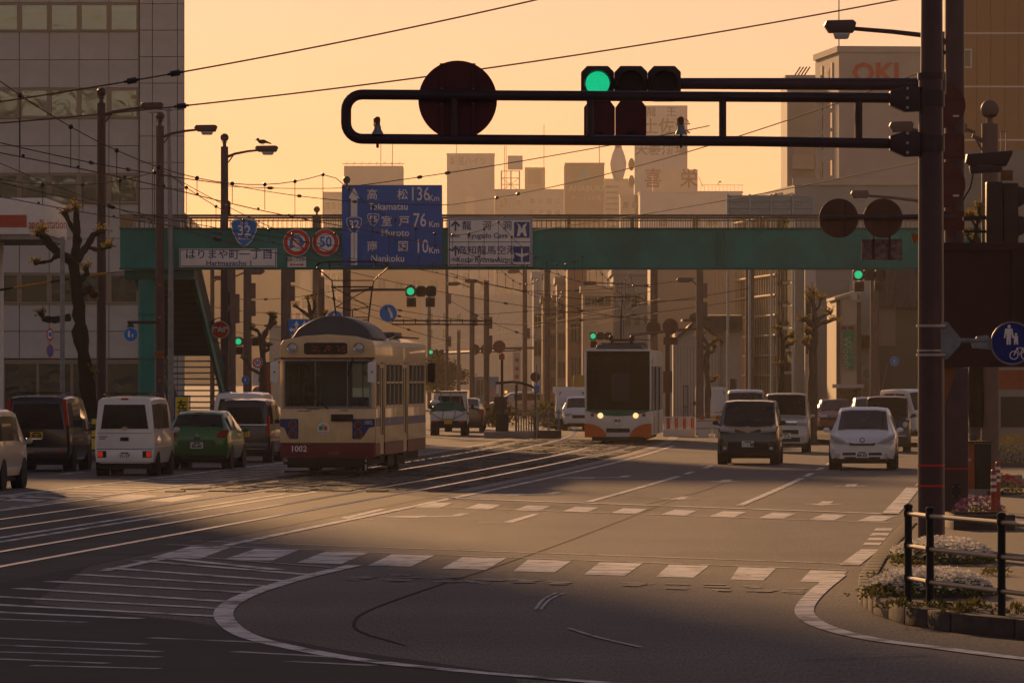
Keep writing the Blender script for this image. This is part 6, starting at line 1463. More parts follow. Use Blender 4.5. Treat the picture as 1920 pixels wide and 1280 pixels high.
for ya, yb_ in bandt:
    for c_ in cols:
        x0, x1 = OX(c_-colw), OX(c_); z0, z1 = OZ(yb_), OZ(ya)
        b = MB(); e = .1
        b.bb(x0, x1, .04, .3, z1-e, z1); b.bb(x0, x1, -.04, .3, z0, z0+e); b.bb(x0, x0+e, .04, .3, z0+e, z1-e); b.bb(x1-e, x1, .04, .3, z0+e, z1-e)
        w_ = b.obj('window', 'win_frame', OB); b = MB(); b.bb(x0+e, x1-e, .14, .15, z0+e, z1-e); b.obj('pane', 'office_glass', w_)
        b = MB(); hh_ = random.uniform(.2, 1.0); b.bb(x0+e, x1-e, .30, .32, z1-e-(z1-z0-2*e)*hh_, z1-e); b.obj('blind', 'curtain', w_)
# ground-floor glazing of the office
for k in range(5):
    x0, x1 = OX(-60+k*64), OX(-60+(k+1)*64); b = MB(); b.bb(x0, x0+.12, .0, .3, 0, OZ(674)); b.bb(x0+.12, x1, .0, .3, OZ(682), OZ(674)); b.bb(x0+.12, x1, .0, .3, 0, .5)
    w_ = b.obj('shop_window', 'win_frame', OB); b = MB(); b.bb(x0+.12, x1, .12, .13, .5, OZ(682)); b.obj('pane', 'office_glass', w_)
# taller unseen block added beside it to cast shade on the near left road
t, *_ = building('shade_block', 'tall unseen block added left of the office block for its shadow', OX(0)*0 + 960-60*sO, 960-35.2*sO, -1900, 235, 8, 'stone_panel')
# unseen buildings added behind the viewpoint, darkening reflections in glass and paint
for k, (x0, x1, h_) in enumerate(((-75, -32, 27), (-30, 4, 22), (6, 34, 26), (36, 75, 21))):
    t = thing('reflection_block', ('broad', 'plain', 'tall', 'low')[k] + ' unseen building added behind the viewpoint for dark reflections', 'building', (x0, -75, 0), 0, 'added buildings behind the viewpoint')
    b = MB(); b.bb(0, x1-x0, -14, 0, 0, h_); b.obj('wall', mat('back_wall', (.05, .045, .045), .8, var=.2, vs=.3), t)
    for j in range(int(h_/3.6)): b = MB(); b.bb(1, x1-x0-1, 0, .05, j*3.6+1.2, j*3.6+2.8); b.obj('window_band', 'win_dark', t)
# petrol station canopy
Y = 190.0; s = F/Y
t = thing('station_canopy', 'white filling station canopy with a red stripe at the left edge', 'canopy', ((-60-960)/s, Y, 0))
za, zb_ = H+(HZ-371)/s, H+(HZ-442)/s
b = MB(); b.bb(-3, (86+60)/s, 0, 9, zb_+.05, za); b.obj('fascia', 'sign_white', t, bev=.02)
b = MB(); b.bb(-3.0, (50+60)/s, -.03, .0, H+(HZ-426)/s, H+(HZ-403)/s); b.obj('stripe', 'red_paint', t)
b = MB(); b.bb(-3, (86+60)/s-.05, .1, 8.9, zb_-.12, zb_+.05); b.obj('soffit', 'concrete', t)
text('apollostation', 'red_paint', 18/s/.72, t, ((54+60)/s, -.02, H+(HZ-421)/s), sx=.55, align='LEFT', bold=.004)
for xx in (-1.5, .6): b = MB(); b.bb(xx-.2, xx+.2, 4, 4.4, 0, zb_-.12); b.obj('column', 'sign_white', t)
# yellow striped boom
t = thing('crossing_boom', 'thin yellow and black boom behind the pollarded tree', 'boom', U(-10, 545, 161))
a_ = Vector((0,0,0)); c_ = U(200, 512, 161) - U(-10, 545, 161); e_ = U(240, 508, 161) - U(-10, 545, 161)
for k in range(6): b = MB(); b.cyl(a_.lerp(c_, k/6), a_.lerp(c_, (k+1)/6), .035, n=8); b.obj('boom_segment', mat('boom_yellow', (.5, .25, .03), .5) if k % 3 else 'black', t)
b = MB(); b.tube([c_, e_], .012, 5); b.obj('stay_wire', 'wire', t)

# --- far left buildings
building('apartment_block', 'pale stepped apartment block far left below the footbridge', 548, 592, 545, 1488, 12, 'w_cream', win=grid(552, 590, 3, 560, 670, 5))
building('apartment_block', 'pale block behind the stepped apartment block, with small roof house', 562, 580, 512, 1536, 8, 'w_cream')
building('apartment_block', 'tall pale apartment slab left of the blue distance sign', 606, 645, 362, 1680, 14, 'w_cream', win=grid(608, 643, 3, 375, 640, 12))
building('warehouse', 'grey ribbed warehouse wall behind the beige tram roof', 505, 640, 618, 420, 16, 'w_grey', win=None)
t, loc, s, W_b, zt = building('roof_lit_block', 'square grey block with small lamps along its roof edge, above the blue sign', 645, 755, 311, 1440, 14, 'w_grey', parapet=False)
for k in range(8):
    p = loc(650+k*14, 309, -.3); b = MB(); b.tube([p, p + Vector((.0, -.4, .5)), p + Vector((.5, -.6, .56))], .07, 5); b.obj('roof_lamp', 'pole_far', t)
b = MB(); b.bb(-.4, W_b+.4, -1.0, -.9, zt+.4, zt+.56); b.obj('lamp_rail', 'pole_far', t)
for x in (714, 736): p = loc(x, 311); b = MB(); b.cyl(p, p + Vector((0, .5, 10 if x == 714 else 6)), .09, n=5); b.obj('antenna', 'pole_far', t)
building('brown_block', 'brown block under the footbridge behind the overhead signal', 655, 835, 470, 1149, 14, 'w_tan', win=grid(700, 830, 4, 520, 548, 1, .4, .6))
building('low_block', 'brown-grey low block behind the overhead signal and lamp poles', 790, 1008, 556, 1039, 14, 'w_grey', win=grid(795, 900, 4, 580, 640, 2, .25, .5))
t, loc, s, W_b, zt = building('heights_tower', 'pale apartment tower with blue-grey characters at its top, left of the steel tank frame', 838, 927, 290, 1560, 14, 'w_grey')
text('城見ハイツ', mat('letter_bluegrey', (.10, .12, .15), .6), 13/s/.8, t, loc(878, 303, -.03), bold=.02, sx=.85)
for x in (713,): pass
p = loc(856, 290); b = MB(); b.cyl(p + Vector((0, 1, 0)), p + Vector((0, 1, 7)), .09, n=5); b.obj('antenna', 'pole_far', t)
wn = [(912, 924, 372, 388), (937, 950, 372, 388), (970, 976, 376, 384), (868, 880, 512, 540), (930, 975, 505, 512), (928, 940, 525, 545), (884, 892, 515, 528), (940, 960, 540, 556)]
t, loc, s, W_b, zt = building('heights_wing', 'wide pale apartment wing between the two lettered towers', 927.5, 1058, 357, 1572, 12, 'w_grey', win=[w_ for w_ in wn if w_[0] > 928] + grid(990, 1054, 4, 366, 430, 3, .45, .4))
building('heights_wing', 'pale lower wall of the lettered tower, below the footbridge', 838, 927, 420, 1536, 8, 'w_grey', win=grid(842, 866, 2, 550, 690, 6, .5, .5) + [(868, 880, 512, 540), (900, 912, 520, 545), (850, 858, 515, 528)])
building('pilaster_block', 'slim sunlit block above the cave sign', 873, 890, 369, 1555, 1, 'w_cream', parapet=False)
# water tank frame on the roof
t = thing('tank_frame', 'steel frame carrying a water tank on the pale apartment wing', 'water tank', U(948, 357, 1574) + Vector((0, 4, 0))); s = F/1574
for x in (-8, 10, 26): 
    b = MB(); b.cyl((x/s, 0, 0), (x/s, 0, 38/s), .2, n=6); b.cyl((x/s, 4, 0), (x/s, 4, 38/s), .2, n=6); b.obj('frame_leg', 'pole_far', t)
for z in (12, 24, 37): b = MB(); b.bb(-8/s, 26/s, -.1, .1, z/s-.1, z/s+.1); b.obj('frame_beam', 'pole_far', t)
for k in (-1, 1): b = MB(); b.tube([(-8/s if k < 0 else 26/s, 0, 0), (26/s if k < 0 else -8/s, 0, 24/s)], .07, 5); b.obj('frame_brace', 'pole_far', t)
b = MB(); b.bb(4/s, 32/s, -.6, 2.2, 40/s, 66/s); b.obj('tank', 'w_grey', t, bev=.1)
for x in (-2, 1): b = MB(); b.cyl((x/s, .5, 0), (x/s, .5, 85/s), .09, n=6); b.obj('pipe', 'pole_far', t)
t, loc, s, W_b, zt = building('lift_house', 'brown roof house with a darker panel beside the water tank', 984, 1022, 314, 1591, 6, 'w_tan', parapet=False)
b = MB(); p = loc(990, 345); b.bb(p.x, p.x+25/s, -.1, 0, p.z, p.z+26/s); b.obj('panel', 'w_brown', t); b = MB(); p = loc(1020, 314); b.cyl(p + Vector((0, 1, 0)), p + Vector((0, 1, 12)), .09, n=5); b.obj('antenna', 'pole_far', t)
t, loc, s, W_b, zt = building('lettered_tower', 'brown tower with a teal triangle logo and pale letters', 1060, 1133, 308, 1344, 12, 'w_brown', win=grid(1064, 1130, 4, 505, 690, 9, .6, .5))
b = MB(); A = loc(1096, 315); B1 = loc(1081, 343); B2 = loc(1112, 343)
b.prism([(A.x, A.z), (B2.x, B2.z), (loc(1103, 337).x, loc(0, 336).z), (loc(1097, 0).x, loc(0, 331).z), (loc(1090, 0).x, loc(0, 343).z), (B1.x, B1.z)], 'y', -.15, -.02); b.obj('logo', 'cyan_logo', t)
text('ANABUKI', 'letter_pale', 11/s/.72, t, loc(1099, 354, -.05), bold=.03, sx=1.0); text('サーパス城見', 'letter_pale', 8/s/.8, t, loc(1099, 372, -.05), bold=.015, sx=.95)
p = loc(1124, 308); b = MB(); b.cyl(p + Vector((0, 1, 0)), p + Vector((0, 1, 9)), .09, n=5); b.obj('antenna', 'pole_far', t)
b = MB(); b.bb(-.3, 0, .5, 6, 0, zt-.3); b.obj('side_strip', 'w_cream', t)
t, loc, s, W_b, zt = building('striped_block', 'pale block with horizontal stripes right of the brown lettered tower', 1133.5, 1190, 338, 1308, 10, 'w_cream', win=grid(1134, 1160, 1, 345, 430, 8, .85, .3))
building('balcony_house', 'small block with a jutting balcony below the sign tower', 1163, 1200, 368, 1105, 8, 'w_cream', win=grid(1165, 1198, 2, 378, 390, 1, .5, .8))
# bowling pin
p = U(1160, 338, 1296); s = F/1296
t = thing('bowling_pin', 'giant white bowling pin with red neck standing on a roof', 'sculpture', p)
b = MB(); b.lathe([(.35*.6, 0), (.45, .2), (.72, 1.1), (.78, 1.7), (.6, 2.5), (.36, 3.1)], (0,2,0), 'z', 20); b.obj('pin_body', 'w_white', t)
b = MB(); b.lathe([(.36, 3.1), (.27, 3.55)], (0,2,0), 'z', 20); b.obj('red_band', 'red_paint', t)
b = MB(); b.lathe([(.27, 3.55), (.26, 3.8), (.34, 4.2), (.3, 4.5), (.05, 4.65)], (0,2,0), 'z', 20); b.obj('pin_head', 'w_white', t)
t.scale = (2.4, 2.4, 2.4)
# sign tower with characters
t, loc, s, W_b, zt = building('sign_tower', 'tall ribbed white tower covered with dark characters', 1190, 1289, 198, 1105, 7, 'w_white', parapet=False)
for k in range(12): b = MB(); x = W_b*(k+.5)/12; b.bb(x-.02, x+.02, -.04, 0, 4, zt); b.obj('rib', 'w_grey', t)
text('龍　王', 'letter_bluegrey', 15/s/.8, t, loc(1240, 211), bold=.02); text('土佐犬', 'letter_brown', 27/s/.85, t, loc(1250, 239), bold=.04, sx=.95); text('大衆酒場', 'letter_bluegrey', 17/s/.85, t, loc(1240, 283), bold=.03, sx=1.25)
b = MB(); p0 = loc(1185, 315)
for y in (308, 340): b.sph(loc(1184, y, 1.0), 1.25, 12, 8, (.5, 1, 1))
b.obj('ball_ornament', 'letter_brown', t)
t, loc, s, W_b, zt = building('lettered_parapet', 'roof sign with red-brown characters at the foot of the sign tower', 1224, 1308, 318, 1074, 3, 'w_cream', parapet=False)
text('喜　栄', mat('letter_red', (.22, .05, .03), .6), 32/s/.85, t, loc(1258, 337), bold=.05, sx=.9)
t, loc, s, W_b, zt = building('white_hall', 'long white hall behind the footbridge railing', 1200, 1392, 362, 1039, 14, 'w_white', win=[(1236, 1250, 408, 424), (1300, 1312, 408, 424), (1326, 1346, 415, 422)])
t = thing('roof_railing', 'thin railing and stair on the roof of the long white hall', 'railing', U(1310, 362, 1041)); s = F/1041
for k in range(12): b = MB(); b.cyl((.4+k*7/s, 0, 0), (.4+k*7/s, 0, 15/s), .03, n=5); b.obj('post', 'pole_far', t)
b = MB(); b.cyl((.4, 0, 15/s), (84/s, 0, 15/s), .04, n=5); b.obj('rail', 'pole_far', t); b = MB(); b.tube([(0, 0, 30/s), (.8, 0, 12/s)], .05, 5); b.obj('stair_rail', 'pole_far', t); b = MB(); b.sph((40/s, 0, 21/s), .2, 8, 6, (1.4, 1, .8)); b.cyl((36/s, 0, 15/s), (38/s, 0, 20/s), .06, n=5); b.obj('floodlight', 'pole_far', t)
# --- building with the fins: left flank carries vertical fins
YL = 262.0; sL = F/YL; xc = (1490-960)/sL; zt = H+(HZ-322)/sL
xb, yb2 = (1388-960)*283/F, 283.0; ln = math.hypot(xb-xc, yb2-YL); an = math.atan2(yb2-YL, xb-xc)
t = thing('finned_block', 'grey block whose left flank carries rows of vertical metal fins', 'building', (xc, YL, 0))
b = MB(); wr = (1800-1490)/sL; b.add([(0,0,0), (wr,0,0), (wr,yb2-YL,0), (xb-xc,yb2-YL,0), (0,0,zt-.6), (wr,0,zt-.6), (wr,yb2-YL,zt-.6), (xb-xc,yb2-YL,zt-.6)], [(0,3,2,1),(4,5,6,7),(0,1,5,4),(1,2,6,5),(2,3,7,6),(3,0,4,7)]); b.obj('wall', 'w_grey', t)
b = MB(); b.bb(-.1, wr, -.12, .05, zt-.62, zt-.3); b.obj('parapet', 'w_cream', t)
d_ = Vector((xb-xc, yb2-YL, 0)).normalized(); nrm = Vector((-d_.y, d_.x, 0))
if nrm.x > 0: nrm = -nrm
zf0 = H+(HZ-742)/sL; 
b = MB(); q0 = Vector((0,0,0)) + nrm*.02 + d_*4.4; q1 = d_*(ln-.3) + nrm*.02
b.add([q0 + Vector((0,0,zf0)), q1 + Vector((0,0,zf0)), q1 + Vector((0,0,zt-.8)), q0 + Vector((0,0,zt-.8))], [(0,1,2,3)]); b.obj('glazing', mat('glaze_dull', (.03, .024, .02), .9, spec=.03), t)
b = MB(); q0 = nrm*.03 + d_*.4; q1 = nrm*.03 + d_*4.0
gm = MB(); 
for k in range(9):
    z0 = zf0 + .1 + k*(zt-.9-zf0)/9; z1 = z0 + (zt-.9-zf0)/9 - .14
    b = MB(); b.add([q0 + Vector((0,0,z0)), q1 + Vector((0,0,z0)), q1 + Vector((0,0,z1)), q0 + Vector((0,0,z1))], [(0,1,2,3)]); b.obj('stair_window', 'glaze_dull', t)
fm = MB(); fm.bb(-.04, .04, -.30, -.22, 0, zt-.9-zf0); fme = fm.mesh('fin', 'fin')
nf = 18
for k in range(nf):
    p = d_*(4.6 + (ln-5)*k/(nf-1)) + Vector((0,0,zf0)); link('fin', fme, t, p, rot=(0, 0, math.atan2(nrm.y, nrm.x) + R(90)))
for k in range(11):
    z = zf0 + (zt-.9-zf0)*k/10; a0 = d_*4.4 + nrm*.32 + Vector((0,0,z)); a1 = d_*(ln-.2) + nrm*.32 + Vector((0,0,z)); b = MB(); b.tube([a0, a1], .07, 6); b.obj('fin_rail', 'fin', t)
for k in range(7): p = d_*(1 + k*(ln-2)/6) + nrm*.1; b = MB(); b.cyl(p, p + Vector((0,0,zf0)), .15, n=8); b.obj('pier', 'w_cream', t)
# louvred screen in front of it
Y = 240.0; s = F/Y; t = thing('louvre_screen', 'blue-grey louvred screen standing behind the footbridge railing', 'screen', ((1365-960)/s, Y, 0))
for i in range(4):
    x0 = i*40/s*1.02
    b = MB(); b.bb(x0-.05, x0+.05, 0, .12, 0, H+(HZ-364)/s); b.obj('post', 'w_bluegrey', t)
b = MB(); b.bb(0, 163/s, .13, .16, H+(HZ-405)/s, H+(HZ-366)/s); b.obj('backing', mat('screen_pale', (.42, .50, .52), .6, var=.15), t)
for i in range(4):
    for j in range(3):
        x0, x1 = (i*40+3)/s, (i*40+38)/s; z1 = H+(HZ-367-j*13)/s; z0 = z1 - 11/s
        for q in range(3): b = MB(); b.box(((x0+x1)/2, .05, z0+(z1-z0)*(q+.5)/3), (x1-x0, .03, (z1-z0)/3.1), rx=R(18)); b.obj('louvre', 'w_bluegrey', t)
# --- big lettered building and its neighbour
t, loc, s, W_b, zt = building('lettered_block', 'tall grey block with big red letters near its top', 1573, 1830, 98, 330, 9, 'w_grey', rz=R(5.7), win=None)
text('OKI', 'red_paint', 36/s/.72, t, loc(1643, 138, -.05), bold=.05, sx=1.05)
text('OKI', 'letter_bluegrey', 26/s/.72, t, Vector((-.05, 4.3, H+(HZ-135)/s)), (R(90), 0, R(-90)), bold=.03, sx=1.0)
for z in (128, 185, 222, 258, 312):
    for yy in (2.2, 6.0): b = MB(); zz = H+(HZ-z)/s; b.bb(-.05, .02, yy, yy+.7, zz-.45, zz+.45); b.obj('flank_window', 'win_dark', t)
p = loc(1583, 98); b = MB(); b.cyl(p + Vector((0, 2, 0)), p + Vector((0, 2, 7)), .035, n=5); b.obj('antenna', 'pole_far', t)
t, loc, s, W_b, zt = building('stair_tower', 'plain pale tower attached left of the red lettered block', 1476, 1543, 152, 342, 8, 'w_grey')
b = MB(); 
for k in range(14): b.bb(k*3.2/s+.4, k*3.2/s+.46, -.9, -.86, loc(0, 292).z, loc(0, 278).z)
b.bb(.3, 48/s, -.92, -.84, loc(0, 279).z, loc(0, 277).z); b.bb(.3, 48/s, -1.0, 0, loc(0, 318).z, loc(0, 292).z); b.obj('balcony', 'w_cream', t)
b = MB()
for k in range(4): p = loc(1490+k*6, 152); b.tube([p + Vector((0, 1, .3)), p + Vector((.4, 1, .9))], .04, 4)
b.obj('roof_aerial', 'pole_far', t)
# --- tan panelled building and grey wall at the far right
YP = 275.0; s = F/YP; t = thing('panelled_building', 'tall tan building of vertical metal panels at the upper right edge', 'building', ((1805-960)/s, YP, 0))
zt = 22.5; b = MB(); b.bb(0, 14, .1, 12, 0, zt); b.obj('core', 'w_brown', t)
zs_ = [0, H+(HZ-263)/s, H+(HZ-163)/s, H+(HZ-63)/s, zt]
pmm = {}
for j in range(4):
    z0, z1 = zs_[j] + .05, zs_[j+1] - .03
    b = MB(); b.bb(0, .66, 0, .1, 0, z1-z0); me = b.mesh('metal_panel', mat('w_panel', (.30, .175, .085), .6, var=.1, vs=.6))
    for k in range(8): link('metal_panel', me, t, (k*.68, random.uniform(-.012, .004), z0))
    b = MB(); b.bb(0, 5.4, -.03, .1, zs_[j+1]-.03, zs_[j+1]+.05); b.obj('joint_flashing', 'w_white', t)
b = MB(); b.bb(.1, .45, -.04, 0, H+(HZ-128)/s, H+(HZ-92)/s); w_ = b.obj('window', 'w_white', t); b = MB(); b.bb(.1, .37, -.06, -.04, H+(HZ-125)/s, H+(HZ-95)/s); b.obj('pane', 'win_dark', w_)
t, loc, s, W_b, zt = building('grey_wall_building', 'flat grey-blue building in front of the tan panelled one at right', 1800, 2050, 282, 236, 12, mat('w_cool', (.24, .245, .23), .75, var=.12, vs=.5), parapet=False)
for k in range(6): b = MB(); b.bb(-.0, W_b, -.02, 0, zt-1.2-k*1.1, zt-1.18-k*1.1); b.obj('joint', 'stone_joint', t)
for x in (1862, 1884): p = loc(x, 282); b = MB(); b.bb(p.x-.08, p.x-.04, 1, 1.05, p.z, p.z+.85); b.bb(p.x+.12, p.x+.16, 1, 1.05, p.z, p.z+.85); b.bb(p.x-.08, p.x+.16, 1, 1.05, p.z+.8, p.z+.85); b.obj('roof_ladder', 'pole_far', t)
# --- under the bridge, right
t, loc, s, W_b, zt = building('corrugated_hall', 'pale hall of vertical corrugated sheet behind the white and orange tram', 1228, 1400, 470, 292, 16, 'w_cream')
rm = MB(); rm.bb(-.05, .05, -.05, 0, 0, zt); rme = rm.mesh('sheet_rib', 'w_cream')
for k in range(26): link('sheet_rib', rme, t, (W_b*(k+.5)/26, 0, 0))
t = thing('tiled_house', 'white gabled house with dark tiled roof beside the corrugated hall', 'house', U(1262, 705, 272).xy.to_3d()); s = F/272
def hz(y): return H+(HZ-y)/s
gw = (1350-1262)/s; apx = (1297-1262)/s+.25
b = MB(); b.prism([(0, 0), (gw, 0), (gw, hz(640)), (apx, hz(602)), (0, hz(640))], 'y', 0, .25); b.obj('gable_wall', 'w_white', t)
b = MB(); b.bb(.1, (1392-1262)/s, .25, 5, 0, hz(618)); b.obj('wall', 'w_white', t)
for k in range(15): b = MB(); x = gw*(k+.5)/15; b.bb(x-.02, x+.02, -.02, 0, 0, hz(650)); b.obj('board_joint', 'w_grey', t)
b = MB(); b.add([((1300-1262)/s, -.2, hz(592)), ((1392-1262)/s, -.2, hz(592)), ((1392-1262)/s, -.5, hz(619)), ((1330-1262)/s, -.5, hz(619)), ((1300-1262)/s, 3, hz(588)), ((1392-1262)/s, 3, hz(588))], [(0,1,2,3), (0,4,5,1), (0,3,4), (1,5,2)]); b.obj('tiled_roof', 'tile_roof', t)
for sg in (-1, 1):
    e = apx + sg*gw*.56; b = MB(); pts = [(apx, hz(598)), (e, hz(640)), (e, hz(645)), (apx, hz(604))]; b.prism(pts, 'y', -.35, 3); b.obj('roof_slope', 'tile_roof', t)
b = MB(); b.sph((apx, -.2, hz(595)), .3, 10, 6, (1.3, .6, .8)); b.bb(apx-.7, apx+.7, -.3, 3, hz(602), hz(598)); b.obj('ridge_ornament', 'tile_roof', t)
for x0, x1, y0, y1, m_ in ((1280, 1291, 722, 790, 'w_bluegrey'), (1369, 1381, 710, 775, 'win_dark')):
    sx_ = F/262; t2 = thing('glazed_panel', 'narrow glazed notice panel in a red frame' + (' nearer the tram' if x0 < 1300 else ' above the works truck'), 'notice panel', ((x0+x1-1920)/2/sx_, 262, .15)); w_ = (x1-x0)/sx_/2; h1 = H+(HZ-y0)/sx_-.15
    b = MB(); b.bb(-w_, -w_+.05, 0, .08, 0, h1); b.bb(w_-.05, w_, 0, .08, 0, h1); b.bb(-w_+.05, w_-.05, 0, .08, h1-.06, h1); b.bb(-w_+.05, w_-.05, 0, .08, h1*.45, h1*.45+.05); b.obj('frame', mat('frame_red', (.16, .05, .035), .6), t2)
    b = MB(); b.bb(-w_+.05, w_-.05, .03, .05, .1, h1-.06); b.obj('pane', m_, t2)
t, loc, s, W_b, zt = building('siding_building', 'grey building of horizontal siding behind the bare tree trunk', 1530, 1612, 500, 256, 5, 'w_grey')
for k in range(16): b = MB(); b.bb(0, W_b, -.03, 0, k*.45+.4, k*.45+.43); b.obj('siding_board', 'w_grey', t)
b = MB(); b.bb(-.5, 0, -.1, .3, 0, zt); b.obj('corner_pilaster', 'w_white', t); b = MB(); b.bb(-.45, -.05, -.12, -.1, 3.4, 6.2); b.obj('stair_window', 'win_dark', t)
t, loc, s, W_b, zt = building('shop_house', 'narrow cream shop with tall green vertical sign', 1570, 1612, 562, 244, 8, 'w_cream', win=[(1578, 1600, 612, 618)], parapet=False)
b = MB(); b.prism([((1564-1570)/s, loc(0, 562).z), ((1612-1570)/s, loc(0, 548).z), ((1612-1570)/s, loc(0, 543).z), ((1564-1570)/s, loc(0, 557).z)], 'y', -.4, 6); b.obj('roof', 'w_cream', t)
b = MB(); b.bb(-.05, .12, -.1, 0, 0, zt); b.bb(W_b-.12, W_b+.05, -.1, 0, 0, zt-.1); b.obj('corner_trim', 'pole_far', t)
b = MB(); p = loc(1580, 692); b.bb(p.x, p.x+21/s, -.16, -.06, p.z, p.z+70/s); sg = b.obj('vertical_sign', 'sign_green', t); text('Woods', 'letter_pale', 15/s/.72, sg, Vector((p.x+7/s, -.17, p.z+30/s)), (R(90), R(90), 0), bold=.006)
text('家具生活', 'letter_pale', 6/s/.8, sg, Vector((p.x+16/s, -.17, p.z+35/s)), (R(90), R(90), 0))
b = MB(); b.bb(-.25, 1.1, -.8, 0, loc(0, 727).z, loc(0, 720).z); b.obj('canopy', 'w_white', t); b = MB(); b.bb(.15, .9, -.05, .02, 0, loc(0, 730).z); b.obj('doorway', 'win_dark', t)
t, loc, s, W_b, zt = building('awning_shop', 'pale shop with striped awning right of the green vertical sign', 1612, 1640, 520, 248, 8, 'w_white', parapet=False)
b = MB(); p = loc(1610, 640)
for k in range(5): b.cyl((p.x+k*5/s, -.5, p.z), (p.x+k*5/s+4.5/s, -.5, p.z), .28, n=8)
b.obj('awning', mat('awning_brown', (.16, .09, .05), .7), t); b = MB(); p = loc(1626, 700); b.lathe([(.001, -.12), (.45, -.1), (.5, 0)], p, 'y', 8); o = b.obj('octagon_sign', 'w_white', t); b = MB(); b.lathe([(.001, -.17), (.2, -.15)], p, 'y', 14); b.obj('sign_centre', 'w_bluegrey', t)
b = MB(); b.bb(0, W_b, -.5, .0, loc(0, 720).z, loc(0, 712).z); b.obj('canopy', 'w_cream', t); b = MB(); b.bb(.1, W_b-.1, -.05, .02, 0, loc(0, 722).z); b.obj('shutter', 'w_cream', t)
t, loc, s, W_b, zt = building('tin_house', 'grey house with ribbed tin roof right of the shops', 1640, 1800, 572, 250, 8, mat('w_mid', (.25, .225, .19), .75, var=.2, vs=.6), parapet=False)
b = MB(); b.add([(-.3, -.4, zt-.1), (W_b, -.4, zt-.1), (W_b, 4, zt+1.9), (.6, 4, zt+1.9)], [(0,1,2,3)]); b.obj('tin_roof', 'tile_roof', t)
for k in range(14): b = MB(); x = .1 + k*W_b/14; b.tube([(x-.2, -.42, zt-.06), (x+.4, 4, zt+1.95)], .03, 4); b.obj('roof_rib', 'tile_roof', t)
b = MB(); p = loc(1647, 648); b.bb(p.x, p.x+32/s, -.06, 0, p.z, p.z+75/s); b.obj('wall_panel', 'w_cream', t)
b = MB(); p = loc(1650, 750); b.tube([p, p + Vector((.3, -.2, 1.6))], .04, 5); b.obj('leaning_pipe', 'w_cream', t)
# --- centre: row of narrow buildings
C_ = [('narrow_house', 'tall narrow cream house, left end of the centre row', 1000, 1016, 520, 345, 'w_white', [(1003, 1013, 590, 612), (1003, 1013, 640, 665)]),
      ('narrow_house', 'grey-brown house with paired tall windows in the centre row', 1017, 1044, 566, 335, 'w_tan', grid(1020, 1042, 2, 580, 740, 4, .5, .6)),
      ('narrow_house', 'pale slab with narrow windows left of the tan building', 1044, 1064, 530, 330, 'w_cream', grid(1046, 1062, 2, 560, 720, 3, .4, .5)),
      ('narrow_house', 'tan building with tall windows directly left of the white and orange tram', 1064, 1100, 500, 318, 'w_tan', [(1072, 1080, 608, 640), (1085, 1092, 608, 640), (1072, 1080, 670, 705), (1085, 1092, 670, 705)]),
      ('narrow_house', 'cream house with slatted balcony above the white and orange tram', 1092, 1150, 548, 312, 'w_cream', grid(1096, 1146, 4, 556, 572, 1, .5, .9)),
      ('narrow_house', 'pale building with boxes on its roof, right of the orange tram pantograph', 1150, 1228, 515, 330, 'w_grey', grid(1168, 1222, 3, 540, 620, 2, .35, .4))]
for nm, lab, a0, a1, yt, Y, m_, wn in C_: building(nm, lab, a0, a1, yt, Y, 12, m_, win=wn, group='row of narrow buildings')
t = thing('church_spire', 'thin pale spire rising above the far round sign backs', 'spire', U(943, 705, 900).xy.to_3d()); s = F/900
b = MB(); b.lathe([(.8, (HZ-668)/s), (.65, (HZ-660)/s), (.02, (HZ-600)/s)], (0, 0, H), 'z', 4); b.obj('spire', 'w_cream', t); b = MB(); b.bb(-.75, .75, -.75, .75, 0, H+(HZ-668)/s-.02); b.obj('tower', 'w_cream', t)
t, loc, s, W_b, zt = building('blue_shop', 'small shop with blue panels and open front beyond the tram stop', 884, 935, 706, 390, 8, mat('w_blue', (.10, .22, .33), .6, var=.2), win=[(893, 910, 712, 742)], parapet=False)
b = MB(); p = loc(918, 768); b.bb(p.x, p.x+.6, -.1, 0, p.z, p.z+1.6); b.obj('poster', mat('w_pink', (.35, .22, .25), .7), t)
b = MB(); b.bb(W_b, W_b+2.4, -.1, 3, 0, loc(0, 706).z-.5); b.obj('annex', 'w_cream', t)
t = thing('vertical_shop_sign', 'narrow white vertical sign with red marks in the centre distance', 'shop sign', U(969, 715, 345)); s = F/345; b = MB(); b.bb(-7/s, 7/s, 0, .2, 0, 55/s); b.obj('panel', 'w_white', t)
for z in (9, 24, 40): b = MB(); b.lathe([(.001, -.02), (.13, 0)], (0, -.01, z/s), 'y', 10); b.obj('red_mark', 'red_paint', t)
b = MB(); b.cyl((0, .1, -3.0), (0, .1, 0), .08, n=6); b.obj('post', 'pole_far', t)
